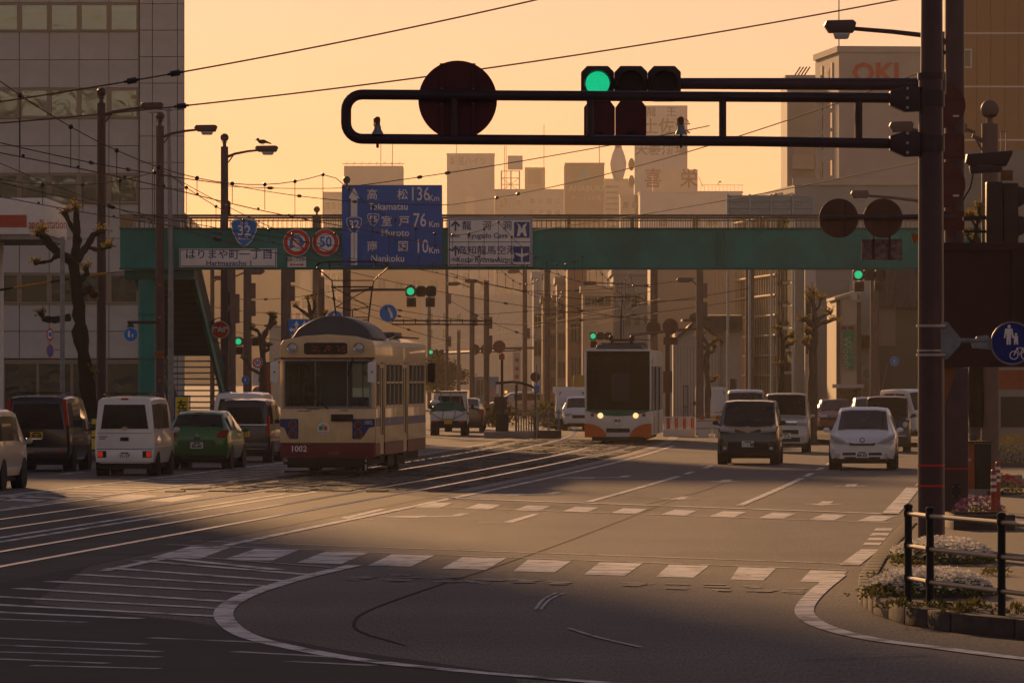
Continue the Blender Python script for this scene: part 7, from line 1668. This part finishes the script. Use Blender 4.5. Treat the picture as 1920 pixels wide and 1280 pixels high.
# glazed awning and yellow box by the tram
t = thing('arched_awning', 'arched glazed awning at the shop left of the white and orange tram', 'awning', U(1060, 735, 300)); s = F/300
for k in range(5):
    b = MB(); x = -22/s + k*10/s; b.tube([(x, 0, -3/s), (x, -.1, 4/s), (x+.1, -.3, 9/s), (x+.35, -.3, 11/s)], .04, 5); b.obj('rib', 'pole_far', t)
b = MB(); vs = []
for q in range(7): a = R(q*15); vs += [(-24/s, -.1-.8*math.sin(a), 12/s*math.cos(a)-.05), (24/s, -.1-.8*math.sin(a), 12/s*math.cos(a)-.05)]
b.add(vs, [(2*q, 2*q+1, 2*q+3, 2*q+2) for q in range(6)]); b.obj('glazing', 'w_white', t); b = MB(); b.cyl((-20/s, -.7, -2.5), (-20/s, -.7, 0), .05, n=6); b.obj('post', 'pole_far', t)
t = thing('yellow_sign_box', 'yellowish box sign beside the left edge of the orange tram', 'shop sign', U(1086, 738, 290)); b = MB(); b.bb(-.3, .28, 0, .6, 0, .95); b.obj('box', mat('box_yellow', (.42, .30, .08), .6), t, bev=.02); b = MB(); b.bb(-.05, .05, .2, .3, -1.5, 0); b.obj('post', 'pole_far', t)

# ---------------------------------------------------------------- tram stop shelter
Y = 222.0; s = F/Y; XS = (975-960)/s
t = thing('tram_stop', 'tram stop shelter with curved roof on a narrow platform', 'tram stop', (XS, Y, 0))
b = MB(); b.bb(-1.4, .9, -1.6, 16, 0, .25); b.obj('platform', 'concrete', t, bev=.03)
def sz(y): return H+(HZ-y)/s
for x in (-.15, .62):
    for yy in (0, 3.5): b = MB(); b.cyl((x, yy, .25), (x, yy, sz(722)), .04, n=8); b.obj('column', 'pole_dark', t)
vs = []; b = MB()
pr_ = [(-.95, sz(719)), (-.3, sz(717)), (.1, sz(719)), (.4, sz(724)), (.6, sz(729)), (.72, sz(736))]
for x, z in pr_: vs += [(x, -.3, z), (x, 4, z)]
b.add(vs, [(2*k, 2*k+1, 2*k+3, 2*k+2) for k in range(len(pr_)-1)]); b.obj('roof_sheet', mat('roof_amber', (.30, .20, .09), .4), t)
for yy in (-.3, .8, 1.9, 3.0, 4): b = MB(); b.tube([(x, yy, z+.02) for x, z in pr_], .055, 6); b.obj('roof_rib', 'pole_dark', t)
for z in (sz(770), sz(779)): b = MB(); b.cyl((-.2, -.1, z), (.65, -.1, z), .04, n=6); b.obj('rail', 'fence_rail', t)
for k in range(9): b = MB(); b.bb(-.18+k*.1, -.13+k*.1, -.1, -.06, .25, sz(779)); b.obj('slat', 'railing', t)
b = MB(); b.bb(-.95, -.45, -.3, .2, .25, .95); b.obj('bin', 'under', t, bev=.02); b = MB(); b.bb(-1.0, -.5, -.2, 0, 1.1, 1.6); b.obj('notice_board', 'pole_dark', t)
b = MB(); b.cyl((-.7, -.2, 0), (-.7, -.2, sz(662)), .05, n=8); b.obj('lamp_post', 'pole_dark', t); b = MB(); b.bb(-.82, -.6, -.25, -.1, sz(674), sz(664)); b.obj('warning_lamp', 'orange_box', t)
b = MB(); b.bb(-.93, -.82, -.3, -.2, sz(737), sz(716)); b.obj('name_plate', 'sign_white', t); b = MB(); b.bb(-.6, -.5, -.3, -.2, sz(737), sz(732)); b.obj('amber_sign', 'amber_lit', t)
for z in (.5, .75, 1.0): b = MB(); b.cyl((.7, -1.4, z), (1.55, -1.4, z), .03, n=6); b.obj('end_rail', 'galv', t)
for x in (.7, 1.1, 1.5): b = MB(); b.cyl((x, -1.4, 0), (x, -1.4, 1.1), .035, n=6); b.obj('end_post', 'galv', t)
b = MB(); b.bb(.55, 1.6, -1.7, -1.2, 0, .3); b.obj('end_block', 'kerb', t, bev=.03)
t, r_ = round_sign('keep_left_sign', 'small round blue sign on the post at the tram stop end', 1006, 727, 6, 219, 'blue'); b = MB(); b.cyl((0, .05, -2.0), (0, .05, .9), .03, n=6); b.obj('post', 'galv', t)
b = MB(); b.cyl((-.05, .04, .42), (-.05, .06, .42), .19, n=20); b.obj('sign_back_disc', 'sign_back2', t)

# ---------------------------------------------------------------- street poles beyond the bridge
def plain_pole(label, px, Y, ytop, r, m='pole_far', lamp=None, boxes=(), ball=False):
    s = F/Y; zt = H+(HZ-ytop)/s; t = thing('utility_pole', label, 'pole', ((px-960)/s, Y, 0), 0, 'poles beyond the footbridge')
    b = MB(); b.cyl((0,0,0), (0,0,zt), r*1.1, r*.95, n=12); b.obj('pole', m, t)
    if ball: b = MB(); b.cyl((0,0,zt), (0,0,zt+.2), .05, n=8); b.sph((0,0,zt+.33), .16, 12, 8); b.obj('finial', m, t)
    for y in boxes: z = H+(HZ-y)/s; b = MB(); b.bb(r*.6, r+.16, -.1, .1, z-.3, z+.3); b.obj('junction_box', m, t)
    if lamp:
        lx, ly = lamp; dx = (lx-px)/s; z = H+(HZ-ly)/s; sg = 1 if dx > 0 else -1
        b = MB(); b.tube([(sg*r, 0, z-.15), (dx*.5, 0, z), (dx, 0, z+.05)], .035, 6); b.obj('arm', m, t)
        b = MB(); b.prism([(dx-.35, z), (dx-.25, z+.12), (dx+.3, z+.12), (dx+.38, z+.04), (dx+.2, z-.08), (dx-.2, z-.08)], 'y', -.15, .15); b.obj('lamp_head', m, t, bev=.02)
    return t
plain_pole('thin pole right beside the footbridge stairs', 398, 260, 495, .10, lamp=(414, 522))
plain_pole('slender lamp pole left of the bare pollarded tree', 435, 232, 498, .15, lamp=(480, 511), boxes=(565, 592))
plain_pole('lamp pole in front of the bare pollarded tree', 464, 222, 480, .16, m='pole_far', boxes=(545, 578), lamp=None)
plain_pole('thick pole left of the blue lane arrow board', 536, 225, 470, .20, boxes=(515, 550))
plain_pole('ball-topped pole rising left of the blue distance sign', 594, 284, 405, .22, boxes=(530,), ball=True)
plain_pole('short dark pole beside the ball-topped pole', 602, 280, 540, .18, m='pole_brown')
PS = plain_pole('ball-topped signal pole behind the blue distance sign', 650, 241, 352, .17, m='pole_brown', ball=True)
s = F/241; b = MB(); z = H+(HZ-543)/s; b.tube([(0,0,z-.05), (1.0,0,z), ((760-650)/s, 0, z)], [.07, .06, .05], 8); b.obj('signal_arm', 'pole_brown', PS)
plain_pole('thin pole right of the overhead signal', 838, 330, 500, .09, boxes=(560, 640)); plain_pole('lamp pole left of the tram stop with a pale head', 885, 300, 528, .13, lamp=(850, 533), boxes=(600,))
plain_pole('lamp pole behind the tram stop', 912, 285, 526, .14, lamp=(883, 528), boxes=(605, 640)); plain_pole('thin pole above the tram stop roof', 984, 320, 490, .13, boxes=(625,), lamp=(962, 510))
plain_pole('thick pole right of the tram stop', 1026, 290, 480, .16); plain_pole('steel pole left of the corrugated hall', 1226, 275, 470, .18, lamp=(1105, 532)); 
PR = plain_pole('pole with round sign backs before the corrugated hall', 1312, 232, 480, .15, m='pole_far', lamp=(1283, 526), boxes=(545, 580))
plain_pole('thick pole in front of the finned block', 1406, 246, 470, .19); plain_pole('thick pole right of the green vertical sign', 1640, 236, 500, .19)
plain_pole('pale pole at the foot of the right footbridge column', 1840, 150, 600, .3, m='pole_brown')
plain_pole('far thin pole left of the leafy tree', 805, 420, 545, .14); plain_pole('dark post beside the leafy tree', 860, 380, 620, .12)

# signals and signs in the middle distance
signal('traffic_signal', 'overhead signal with green lamp above the beige tram, right of its pantograph', 789, 546, 236, 58)
signal('traffic_signal', 'signal peeping out under the footbridge at the right, green lit', 1630, 515, 226, 62, lower=(0, 2))
signal('traffic_signal', 'signal at the top left of the white and orange tram, green lit', 1126, 630, 250, 42, lower=(0,))
signal('traffic_signal', 'small signal left of the bare pollarded tree, green lit', 463, 640, 262, 48, lower=(0,))
signal('traffic_signal', 'tiny green signal just right of the beige tram roof', 818, 660, 400, 30, lower=())
signal('traffic_signal', 'tiniest green signal in front of the leafy tree', 866, 718, 430, 18, lower=())
b = MB(); b.cyl(U(830, 662, 401), U(975, 655, 380), .12, n=6); tag(b.obj('signal_beam', 'pole_far', None), 'long beam carrying the tiny green signal and round sign backs', 'beam')
for x, y, r, Y, lab in ((1225, 615, 14, 244, 'round sign back left of the pole before the corrugated hall'), (1257, 612, 15, 231.5, 'round sign back next to the pole before the corrugated hall'),
                        (890, 655, 10, 330, 'left of three far round sign backs'), (912, 655, 11, 328, 'middle of three far round sign backs'), (936, 650, 12, 326, 'right of three far round sign backs')):
    s = F/Y; t = thing('sign_disc', lab, 'road sign', ((x-960)/s, Y, H+(HZ-y)/s), 0, 'round sign backs in the distance'); b = MB(); b.cyl((0,0,0), (0,.03,0), r/s, n=28); b.obj('disc', 'sign_back2', t); b = MB(); b.bb(-.05, .05, -.03, 0, -r/s, r/s); b.obj('stiffener', 'sign_back2', t)
b = MB(); b.cyl(U(1180, 628, 232), U(1312, 615, 232), .06, n=8); tag(b.obj('sign_beam', 'pole_far', None), 'thin beam from the hall pole holding round sign backs', 'beam')
b = MB(); b.cyl(U(1000, 652, 329), U(880, 655, 330), .07, n=8); tag(b.obj('sign_beam', 'pole_far', None), 'thin beam holding three far round sign backs', 'beam')
s = F/231; t = thing('sign_plate', 'brown oblong sign back under the round ones by the hall pole', 'road sign', U(1257, 639, 231)); b = MB(); b.bb(-13/s, 13/s, 0, .03, -7/s, 7/s); b.obj('plate', 'sign_back2', t)
s = F/231; t = thing('sign_plate', 'tall brown box on the post right of the orange tram', 'sign box', U(1252, 715, 238)); b = MB(); b.bb(-9/s, 9/s, 0, .1, -22/s, 20/s); b.obj('box', 'sign_back2', t); b = MB(); b.cyl((0, .15, -3), (-.0, .15, 2.5), .1, n=8); b.obj('post', 'pole_brown', t)
t, r_ = round_sign('lane_arrow_sign', 'round blue curved arrow sign right of the beige tram pantograph', 728, 587, 17, 239, 'blue')
b = MB(); b.prism([(-.08, .27), (.02, .10), (-.03, .12), (.06, -.0), (.10, -.2), (.20, -.2), (.16, .03), (.06, .16), (.10, .18), (-.02, .24), (-.16, .22)], 'y', -.014, -.01); b.obj('arrow', W_, t)
t, r_ = round_sign('ahead_only_sign', 'round blue up-arrow sign half hidden by the beige tram dome', 628, 598, 16, 239, 'blue'); b = MB(); b.prism([(-.06, -.2), (.06, -.2), (.06, .1), (.14, .1), (0, .28), (-.14, .1), (-.06, .1)], 'y', -.014, -.01); b.obj('arrow', W_, t)
t, tx_, pl_ = sign_box('lane_board', 'blue lane arrow board left of the beige tram roof', 541, 580, 598, 627, 'sign_blue2', Y=224)
for x in (556, 571): pl_('arrow', [(x-2, 626), (x-2, 610), (x-5, 610), (x, 601), (x+5, 610), (x+2, 610), (x+2, 626)], W_)
pl_('arrow', [(551, 625), (551, 620), (547, 620), (547, 623), (542.5, 618), (547, 613), (547, 616), (553, 616), (553, 625)], W_)
t, r_ = round_sign('speed_limit_sign', 'small round 50 speed sign left of the beige tram windscreen', 483, 680, 10, 218, 'ban'); text('50', 'sign_blue2', r_*.95, t, (0, -.02, 0), bold=.008); b = MB(); b.tube([(.1, .02, 0), (.9, .02, .02)], .03, 6); b.obj('bracket', 'pole_brown', t)
t, r_ = round_sign('shared_path_sign', 'small round blue sign on the pole left of the beige tram', 460, 712, 7.5, 221, 'blue'); b = MB(); b.bb(-.02, .02, -.012, -.008, -.05, .08); b.obj('pictogram', W_, t)
t, r_ = round_sign('shared_path_sign', 'small round blue sign right of the green vertical shop sign', 1677, 677, 8.5, 234, 'blue'); b = MB(); b.bb(-.02, .02, -.012, -.008, -.05, .08); b.obj('pictogram', W_, t)
t, r_ = round_sign('no_parking_sign', 'small no parking sign among the poles near the hydrant sign', 430, 662, 9, 250, 'noparking'); b = MB(); b.cyl((0, .05, -2.9), (0, .05, .3), .05, n=6); b.obj('post', 'pole_brown', t)
t, tx_, pl_ = sign_box('shop_sign', 'white board with blue bars left of the beige tram mirror', 474, 495, 690, 722, 'sign_white', Y=226, cat='shop sign')
for x in (485, 488, 491): pl_('blue_bar', [(x, 700), (x+1.6, 700), (x+1.6, 716), (x, 716)], 'ink_blue')
t, tx_, pl_ = sign_box('shop_sign', 'orange-brown upright board beside the beige tram mirror', 497, 508, 680, 740, mat('board_orange', (.30, .09, .03), .6), Y=228, cat='shop sign')
t = thing('convex_mirror', 'round traffic mirror rim at the left of the beige tram', 'traffic mirror', U(484, 736, 221)); b = MB(); b.lathe([(.20, 0), (.24, 0), (.24, .05), (.2, .05)], (0,0,0), 'y', 20); b.obj('rim', 'orange_post', t); b = MB(); b.lathe([(.001, -.03), (.2, .01)], (0,0,0), 'y', 18); b.obj('mirror_face', 'galv', t); b = MB(); b.cyl((0, .05, -1.7), (0, .05, 0), .03, n=6); b.obj('post', 'galv', t)
t = thing('vending_kiosk', 'dark and orange kiosk front at the far right pavement edge', 'kiosk', U(1905, 705, 150).xy.to_3d() + Vector((0, 0, .16))); b = MB(); b.bb(-.5, 1.0, 0, .8, 0, 2.6); b.obj('body', mat('kiosk_cream', (.35, .3, .24), .6), t, bev=.02); b = MB(); b.bb(-.45, .9, -.03, 0, 1.9, 2.4); b.obj('header', 'orange_box', t); b = MB(); b.bb(-.4, .9, -.03, 0, .9, 1.7); b.obj('display', 'win_dark', t)
# works barriers
Y = 226.0; s = F/Y; t = thing('works_fence', 'red and white striped works fence right of the orange tram', 'barrier', ((1243-960)/s, Y, 0)); b = MB(); b.bb(0, 60/s, -.15, .15, 0, .3); b.obj('concrete_base', 'w_white', t, bev=.03)
for k in range(20):
    b = MB(); x = .03 + k*60/s/20; b.bb(x, x+.05, -.03, .0, .3, H+(HZ-783)/s); b.obj('slat', 'sign_red' if k % 5 in (2, 3) else 'w_white', t)
b = MB(); b.bb(0, 60/s, 0, .03, .75, .8); b.obj('rail', 'w_white', t)
t = thing('barrier_panel', 'white barrier panels with thin orange lines before the works truck', 'barrier', ((1303-960)/s, Y-1, 0))
for k in range(2):
    b = MB(); b.bb(k*31/s, k*31/s+30/s, 0, .05, .12, H+(HZ-784)/s); pn = b.obj('panel', 'w_white', t, bev=.01)
    for z in (.32, .62, .95): b = MB(); b.bb(k*31/s+.03, k*31/s+30/s-.03, -.012, 0, z, z+.03); b.obj('orange_line', 'orange_box', pn)
    b = MB(); b.bb(k*31/s+.15, k*31/s+.35, -.015, 0, .68, .85); b.obj('orange_square', 'orange_box', pn); b = MB(); b.bb(k*31/s+.1, k*31/s+.5, -.2, .25, 0, .12); b.obj('foot', 'w_white', pn)

# ---------------------------------------------------------------- trees
def pollard(label, Y, branches, r0, barkm, seed, tuft=.16, zbase=0.0, spread=.5, gx=0):
    """branches: lists of (px, py, rpx, dy) - dy is the depth offset in metres"""
    rg = random.Random(seed); s = F/Y; x0 = branches[0][0][0]
    o = Vector(((x0-960)/s, Y, 0)); t = thing('plane_tree', label, 'tree', o, 0, 'pollarded street trees')
    lf = MB(); tw = MB()
    for k, br in enumerate(branches):
        pts = []; rs = []
        for i, (a, b_) in enumerate(zip(br, br[1:] + [br[-1]])):
            n_ = 4 if i < len(br)-1 else 1
            for q in range(n_):
                f = q/n_; px = a[0]+(b_[0]-a[0])*f; py = a[1]+(b_[1]-a[1])*f; r = a[2]+(b_[2]-a[2])*f; dy = a[3]+(b_[3]-a[3])*f
                p = U(px, py, Y) - o; p.y = dy; p.x += rg.uniform(-.12, .12)*r/s; pts.append(p); rs.append(max(.012, r/s*rg.uniform(.78, 1.28)))
        b = MB(); b.tube(pts, rs, 9); b.obj('trunk' if k == 0 else 'limb', barkm, t, ang=60)
        if k or True:
            tip = pts[-1]
            kb = MB(); kb.sph(tip, rs[-1]*1.5, 8, 6, (1.1, 1.1, .9)); kb.obj('knuckle', barkm, t, ang=60)
            for q in range(9):
                d = Vector((rg.gauss(0, 1), rg.gauss(0, 1), rg.uniform(-.2, 1.4))).normalized()*tuft*rg.uniform(.6, 1.9)
                tw.tube([tip, tip + d*.6 + Vector((0, 0, .02)), tip + d*1.15], [.016, .011, .005], 5)
                for w_ in range(9):
                    p = tip + d*rg.uniform(.15, 1.0) + Vector((rg.gauss(0, .03), rg.gauss(0, .03), rg.gauss(0, .03)))
                    leafq(lf, p, (rg.uniform(-.09, .09), rg.uniform(-.09, .09), rg.uniform(-.02, .11)), .025, rg)
    stuff(lf.obj('crown', 'bud', t)); stuff(tw.obj('shoots', barkm, t)); return t
pollard('dark gnarled pollarded tree in front of the office block', 160, [
    [(172, 785, 15, 0), (160, 700, 14, 0), (150, 620, 13, 0), (146, 560, 12, .1), (138, 495, 11, .1), (143, 450, 8, .2), (142, 415, 6, .2), (141, 392, 4, .2)],
    [(143, 440, 6, .2), (128, 415, 5, .2), (121, 400, 4, .1)], [(138, 492, 9, .1), (112, 475, 8, -.3), (92, 455, 7, -.5), (76, 440, 4, -.6)], [(100, 460, 6, -.4), (88, 445, 5, -.2), (78, 432, 3, 0)],
    [(112, 475, 6, -.3), (98, 490, 3, -.5), (72, 495, 3, -.7)], [(146, 490, 7, .1), (160, 460, 6, .5), (172, 440, 6, .6), (188, 432, 4, .7)], [(160, 462, 5, .5), (180, 468, 4, .8), (200, 462, 3, 1.0)],
    [(130, 595, 6, 0), (104, 600, 6, -.3), (84, 598, 5, -.4), (80, 590, 3, -.4)], [(154, 552, 7, 0), (166, 540, 6, .3), (174, 552, 4, .3)], [(150, 525, 6, .1), (163, 512, 5, .2), (160, 505, 3, .2)], [(164, 712, 8, 0), (170, 700, 6, -.1)]], 0, 'bark', 1)
pollard('bare pollarded tree left of the beige tram, before the haze', 219, [
    [(492, 770, 7, 0), (493, 680, 6, 0), (492, 640, 5.5, 0), (497, 625, 5, 0), (505, 610, 4, .1), (509, 590, 2.5, .1)], [(493, 640, 4, 0), (484, 620, 3.5, -.3), (472, 615, 2.5, -.4)], [(506, 607, 3, .1), (514, 595, 2, .2)], [(505, 615, 3, .1), (514, 606, 2, .4)],
    [(494, 660, 3, 0), (503, 655, 3, .2), (503, 648, 2, .2)], [(487, 700, 3, 0), (470, 690, 3, -.2), (459, 672, 2, -.3)]], 0, 'bark_pale', 2, .12)
pollard('bare tree between two poles above the beige tram', 262, [
    [(580, 700, 7, 0), (584, 640, 6, 0), (586, 610, 5, 0), (584, 595, 4, 0), (580, 578, 3, .1), (577, 560, 2, .1)], [(583, 595, 3.5, 0), (570, 585, 3, -.2), (554, 574, 2, -.4)], [(583, 592, 3, 0), (590, 575, 2.5, .3), (588, 562, 1.8, .3)], [(583, 620, 3, 0), (568, 620, 2.5, -.2), (560, 612, 1.8, -.2)], [(588, 600, 3, 0), (606, 594, 2.5, .4), (610, 586, 2, .4)]], 0, 'bark', 3, .14)
pollard('pollarded tree with yellow tips before the corrugated hall', 236, [
    [(1327, 790, 6, 0), (1327, 720, 5.5, 0), (1323, 680, 5, 0), (1326, 660, 5, 0), (1328, 648, 4, 0), (1319, 634, 3, .1), (1317, 626, 2, .1)], [(1326, 655, 4, 0), (1312, 645, 3, -.3), (1307, 636, 2, -.3)], [(1328, 650, 4, 0), (1338, 640, 3, .3), (1344, 638, 2, .3)], [(1326, 663, 3, 0), (1338, 658, 3, .4), (1341, 650, 2, .4)], [(1327, 715, 3, 0), (1338, 714, 2.5, .2), (1341, 710, 2, .2)], [(1323, 682, 3, 0), (1314, 678, 2, -.2)]], 0, 'bark_pale', 4, .16)
pollard('pollarded tree in front of the finned block', 214, [
    [(1463, 800, 6, 0), (1464, 720, 6, 0), (1468, 660, 5, 0), (1466, 632, 4, 0), (1461, 616, 2.5, .1)], [(1467, 640, 4, 0), (1478, 630, 3, .3), (1486, 632, 2, .3)], [(1467, 690, 3, 0), (1461, 684, 2, -.2)], [(1468, 650, 3, 0), (1484, 645, 2, .4)]], 0, 'bark', 5, .18)
pollard('tallest pollarded tree on the right, beside the silver tall kei car', 200, [
    [(1524, 840, 9, 0), (1524, 740, 8.5, 0), (1524, 660, 8, 0), (1527, 625, 7, 0), (1528, 610, 6, 0), (1526, 580, 4, .1), (1524, 550, 2.5, .1)], [(1526, 612, 5, 0), (1514, 602, 4, -.3), (1506, 600, 3, -.4)], [(1528, 610, 5, 0), (1542, 605, 4, .3), (1556, 602, 3, .5), (1564, 600, 2, .5)], [(1530, 600, 4, .1), (1546, 592, 3, .5), (1558, 588, 2, .6)], [(1526, 585, 3, .1), (1536, 575, 2.5, .2), (1540, 560, 2, .3)], [(1526, 625, 4, 0), (1514, 622, 3, -.3)], [(1522, 652, 5, 0), (1510, 645, 3, -.2), (1505, 642, 2, -.2)], [(1525, 575, 3, .1), (1520, 562, 2, -.1)]], 0, 'bark_pale', 6, .2)
pollard('twiggy pollarded tree behind the dark board at right', 118, [
    [(1832, 800, 16, 0), (1832, 600, 14, 0), (1832, 470, 10, 0), (1830, 440, 5, 0), (1834, 410, 3, .1), (1836, 390, 2, .1)], [(1832, 460, 5, 0), (1818, 450, 3, -.1), (1812, 440, 2, -.1)], [(1832, 420, 3, 0), (1842, 405, 2, .2)], [(1832, 430, 3, 0), (1822, 415, 2, -.2), (1816, 408, 2, -.2)]], 0, 'bark', 9, .1)
# leafy tree in the distance
def leafy(label, px, pyc, Y, rx, rz_, n_, seed):
    rg = random.Random(seed); s = F/Y; t = thing('leafy_tree', label, 'tree', ((px-960)/s, Y, 0)); zc = H+(HZ-pyc)/s
    b = MB(); b.tube([(0,0,0), (.1,0,zc*.5), (0,0,zc+.5)], [.25, .2, .08], 8)
    for k in range(6): a = k*1.05; b.tube([(0.05,0,zc*.6), (math.cos(a)*rx*.5, math.sin(a)*rx*.5, zc+rg.uniform(-.3, 1))], [.09, .03], 6)
    b.obj('trunk', 'bark', t); lf = MB()
    cl = [(Vector((rg.gauss(0, .45)*rx, rg.gauss(0, .45)*rx, rg.gauss(0, .42)*rz_)), rg.uniform(.35, .8)) for k in range(34)]
    for k in range(n_):
        c_, r = rg.choice(cl); d = Vector((rg.gauss(0,1), rg.gauss(0,1), rg.gauss(0,1))).normalized()*r*rg.random()**.4
        leafq(lf, c_ + d + Vector((0,0,zc)), (rg.uniform(-.2, .2), rg.uniform(-.2, .2), rg.uniform(-.15, .2)), .07, rg)
    stuff(lf.obj('crown', 'leaf_olive', t)); return t
leafy('olive-green leafy tree right of the beige tram, in the distance', 828, 705, 400, 1.7, 1.5, 5200, 1)
leafy('small yellow-green shrub beside the tram stop', 1046, 782, 260, .5, .35, 500, 2)
leafy('low shrub behind the tram stop bin', 935, 778, 262, .7, .4, 700, 3)
leafy('low shrub right of the tram stop end', 1022, 780, 268, .6, .3, 500, 4)

# ---------------------------------------------------------------- overhead wires
def wire(name, label, pts, r, m, insul=(), group='overhead wires'):
    b = MB(); b.tube(pts, r, 5); o = b.obj(name, m, None); tag(o, label, 'wire', group)
    for f in insul:
        n = len(pts)-1; i = min(int(f*n), n-1); p = Vector(pts[i]).lerp(Vector(pts[i+1]), f*n-i); d = (Vector(pts[i+1])-Vector(pts[i])).normalized()
        b = MB(); b.cyl(p-d*.08, p+d*.08, .05, n=8); b.cyl(p-d*.13, p+d*.13, .025, n=6); b.obj('insulator', 'insul', o)
    return o
def catenary(off, za, zm, lab):
    pts = [Vector((CR(y)+off + .12*math.sin(y*.17), y, za)) for y in range(50, 400, 5)]
    wire('contact_wire', f'contact wire over the {lab} track', pts, .009, 'copper_wire')
    mp = []
    for y in range(50, 400, 2):
        u = ((y-4) % 35)/35; mp.append(Vector((CR(y)+off, y, za + .28 + (zm-za-.28)*(2*u-1)**2)))
    o = wire('messenger_wire', f'messenger wire with droppers over the {lab} track', mp, .008, 'copper_wire')
    for y in range(52, 300, 4):
        u = ((y-4) % 35)/35; z = za + .28 + (zm-za-.28)*(2*u-1)**2; x = CR(y)+off
        b = MB(); b.cyl((x, y, za), (x, y, z), .006, n=4); b.sph((x, y, z), .036, 8, 6); b.sph((CR(y)+off+.12*math.sin(y*.17), y, za+.02), .025, 6, 4); b.obj('dropper', 'insul', o)
catenary(-3.2, 5.30, 6.35, 'left'); catenary(0, 5.32, 6.3, 'right')
def span(label, a, b_, Ya, Yb, sag, r=.010, ins=(), m='wire'):
    A, B = U(*a, Ya), U(*b_, Yb); pts = []
    for k in range(25): f = k/24; p = A.lerp(B, f); p.z -= sag*4*f*(1-f); pts.append(p)
    return wire('span_wire', label, pts, r, m, ins)
span('upper of two long wires crossing the sky from the left building', (-60, 200), (1100, -22), 95, 95, .12, .014, (.265, .335), 'copper_wire')
span('lower of two long wires crossing the sky behind the round sign disc', (-60, 236), (1760, -15), 100, 100, .25, .014, (.22,), 'copper_wire')
span('wire rising from the blue sign to the detector on the looped arm', (642, 352), (1330, 236), 168, 150, .1, .013, (.23, .31))
span('wire rising across the white cave sign to the gantry pole', (845, 384), (1742, 130), 168, 110, .35, .013, (.14, .2))
span('wire rising from the footbridge rail to the gantry pole at mid height', (1000, 432), (1745, 300), 172, 120, .1, .012, ())
span('wire dipping from the third left lamp across the blue sign', (424, 345), (842, 384), 185, 168, .18, .012, (.35, .6))
span('wire from the third left lamp going right at sign height', (424, 349), (660, 352), 188, 188, .05, .012, (.35,))
span('wire falling from the second left lamp to the street name board', (302, 318), (640, 480), 174, 150, .15, .011, (.4,))
span('pale wire falling across the route shield to the blue sign foot', (0, 306), (660, 500), 130, 140, .3, .011, (.3, .6), 'copper_wire')
span('wire falling left to right behind the first lamp pole', (-40, 258), (425, 345), 130, 150, .1, .013, (.42, .57))
span('lowest wire at the left, passing over the footbridge landing', (-40, 332), (640, 462), 140, 160, .15, .011, ())
span('wire running below the footbridge right of the overhead signal', (650, 508), (1230, 600), 236, 250, .3, .014, (.2, .5))
span('wire below the footbridge crossing to the hall pole', (842, 512), (1312, 560), 232, 232, .5, .014, (.3, .6))
span('upper wire from the hall pole to the finned block', (1010, 590), (1406, 540), 240, 240, .12, .013, (.2, .45))
span('lower wire from the hall pole to the finned block', (1010, 606), (1406, 560), 244, 244, .12, .013, (.2, .45))
span('bright wire climbing from the tiny signal toward the orange tram', (807, 648), (1240, 560), 480, 250, .1, .015, (), 'copper_wire')
span('second bright wire climbing toward the orange tram pantograph', (815, 656), (1240, 585), 480, 255, .1, .015, (), 'copper_wire')
for k, (xa, ya, xb2, yb3) in enumerate(((398, 575, 650, 585), (398, 610, 650, 650), (435, 560, 650, 540), (435, 600, 650, 612), (536, 530, 842, 610), (594, 545, 842, 640), (650, 560, 990, 610), (838, 560, 1026, 640), (885, 590, 1226, 545), (985, 545, 1312, 520), (1026, 560, 1226, 600))):
    span(('faint wire number %d of the tangle under the footbridge, from %s' % (k+1, 'left poles' if xa < 600 else 'centre poles')).replace('number %d of' % (k+1), ('highest', 'lowest', 'steeper', 'longer', 'falling', 'crossing', 'slack', 'short', 'rising', 'taut', 'last')[k] + ' in'), (xa, ya), (xb2, yb3), 262, 255, .2, .012, (.3, .7))
# truss beam over the road behind the dome
t = thing('wire_truss', 'horizontal lattice beam right of the beige tram pantograph', 'truss', U(735, 608, 232)); s = F/232
b = MB()
for z in (0, 7/s): b.cyl((0, 0, z), ((970-735)/s*.8, 0, z), .035, n=6)
b.obj('chord', 'wire', t)
for k in range(9): b = MB(); x = k*22/s; b.cyl((x, 0, 0), (x, 0, 7/s+.08), .02, n=5); b.obj('strut', 'wire', t)

# ---------------------------------------------------------------- hills and haze
b = MB(); n_ = 60; vs = []; rg = random.Random(12)
for k in range(n_+1):
    x = -420 + 840*k/n_; h_ = 20 + 33*math.exp(-((x+118)/60)**2) + 14*math.exp(-((x+30)/50)**2) + 10*math.sin(x*.03) + 3*math.sin(x*.17) + rg.uniform(-.8, .8)
    vs += [(x, 1600, 0), (x, 1700, max(4, h_)), (x, 1880, 0)]
b.add(vs, [(3*k+j, 3*k+3+j, 3*k+4+j, 3*k+1+j) for k in range(n_) for j in range(2)]); struct(b.obj('hills', mat('hill', (.045, .06, .035), .9, var=.4, vs=.05), None))
hm = bpy.data.materials.new('haze'); hm.use_nodes = True; n = hm.node_tree.nodes; n.clear()
o_ = n.new('ShaderNodeOutputMaterial'); pv = n.new('ShaderNodeVolumePrincipled')
pv.inputs['Color'].default_value = (1.0, .89, .74, 1); pv.inputs['Density'].default_value = .00026; pv.inputs['Anisotropy'].default_value = .22
hm.node_tree.links.new(pv.outputs[0], o_.inputs['Volume'])
b = MB(); b.bb(-430, 430, -140, 1910, -1, 78); hz_ = b.obj('haze', hm, None); stuff(hz_); hz_.display_type = 'WIRE'
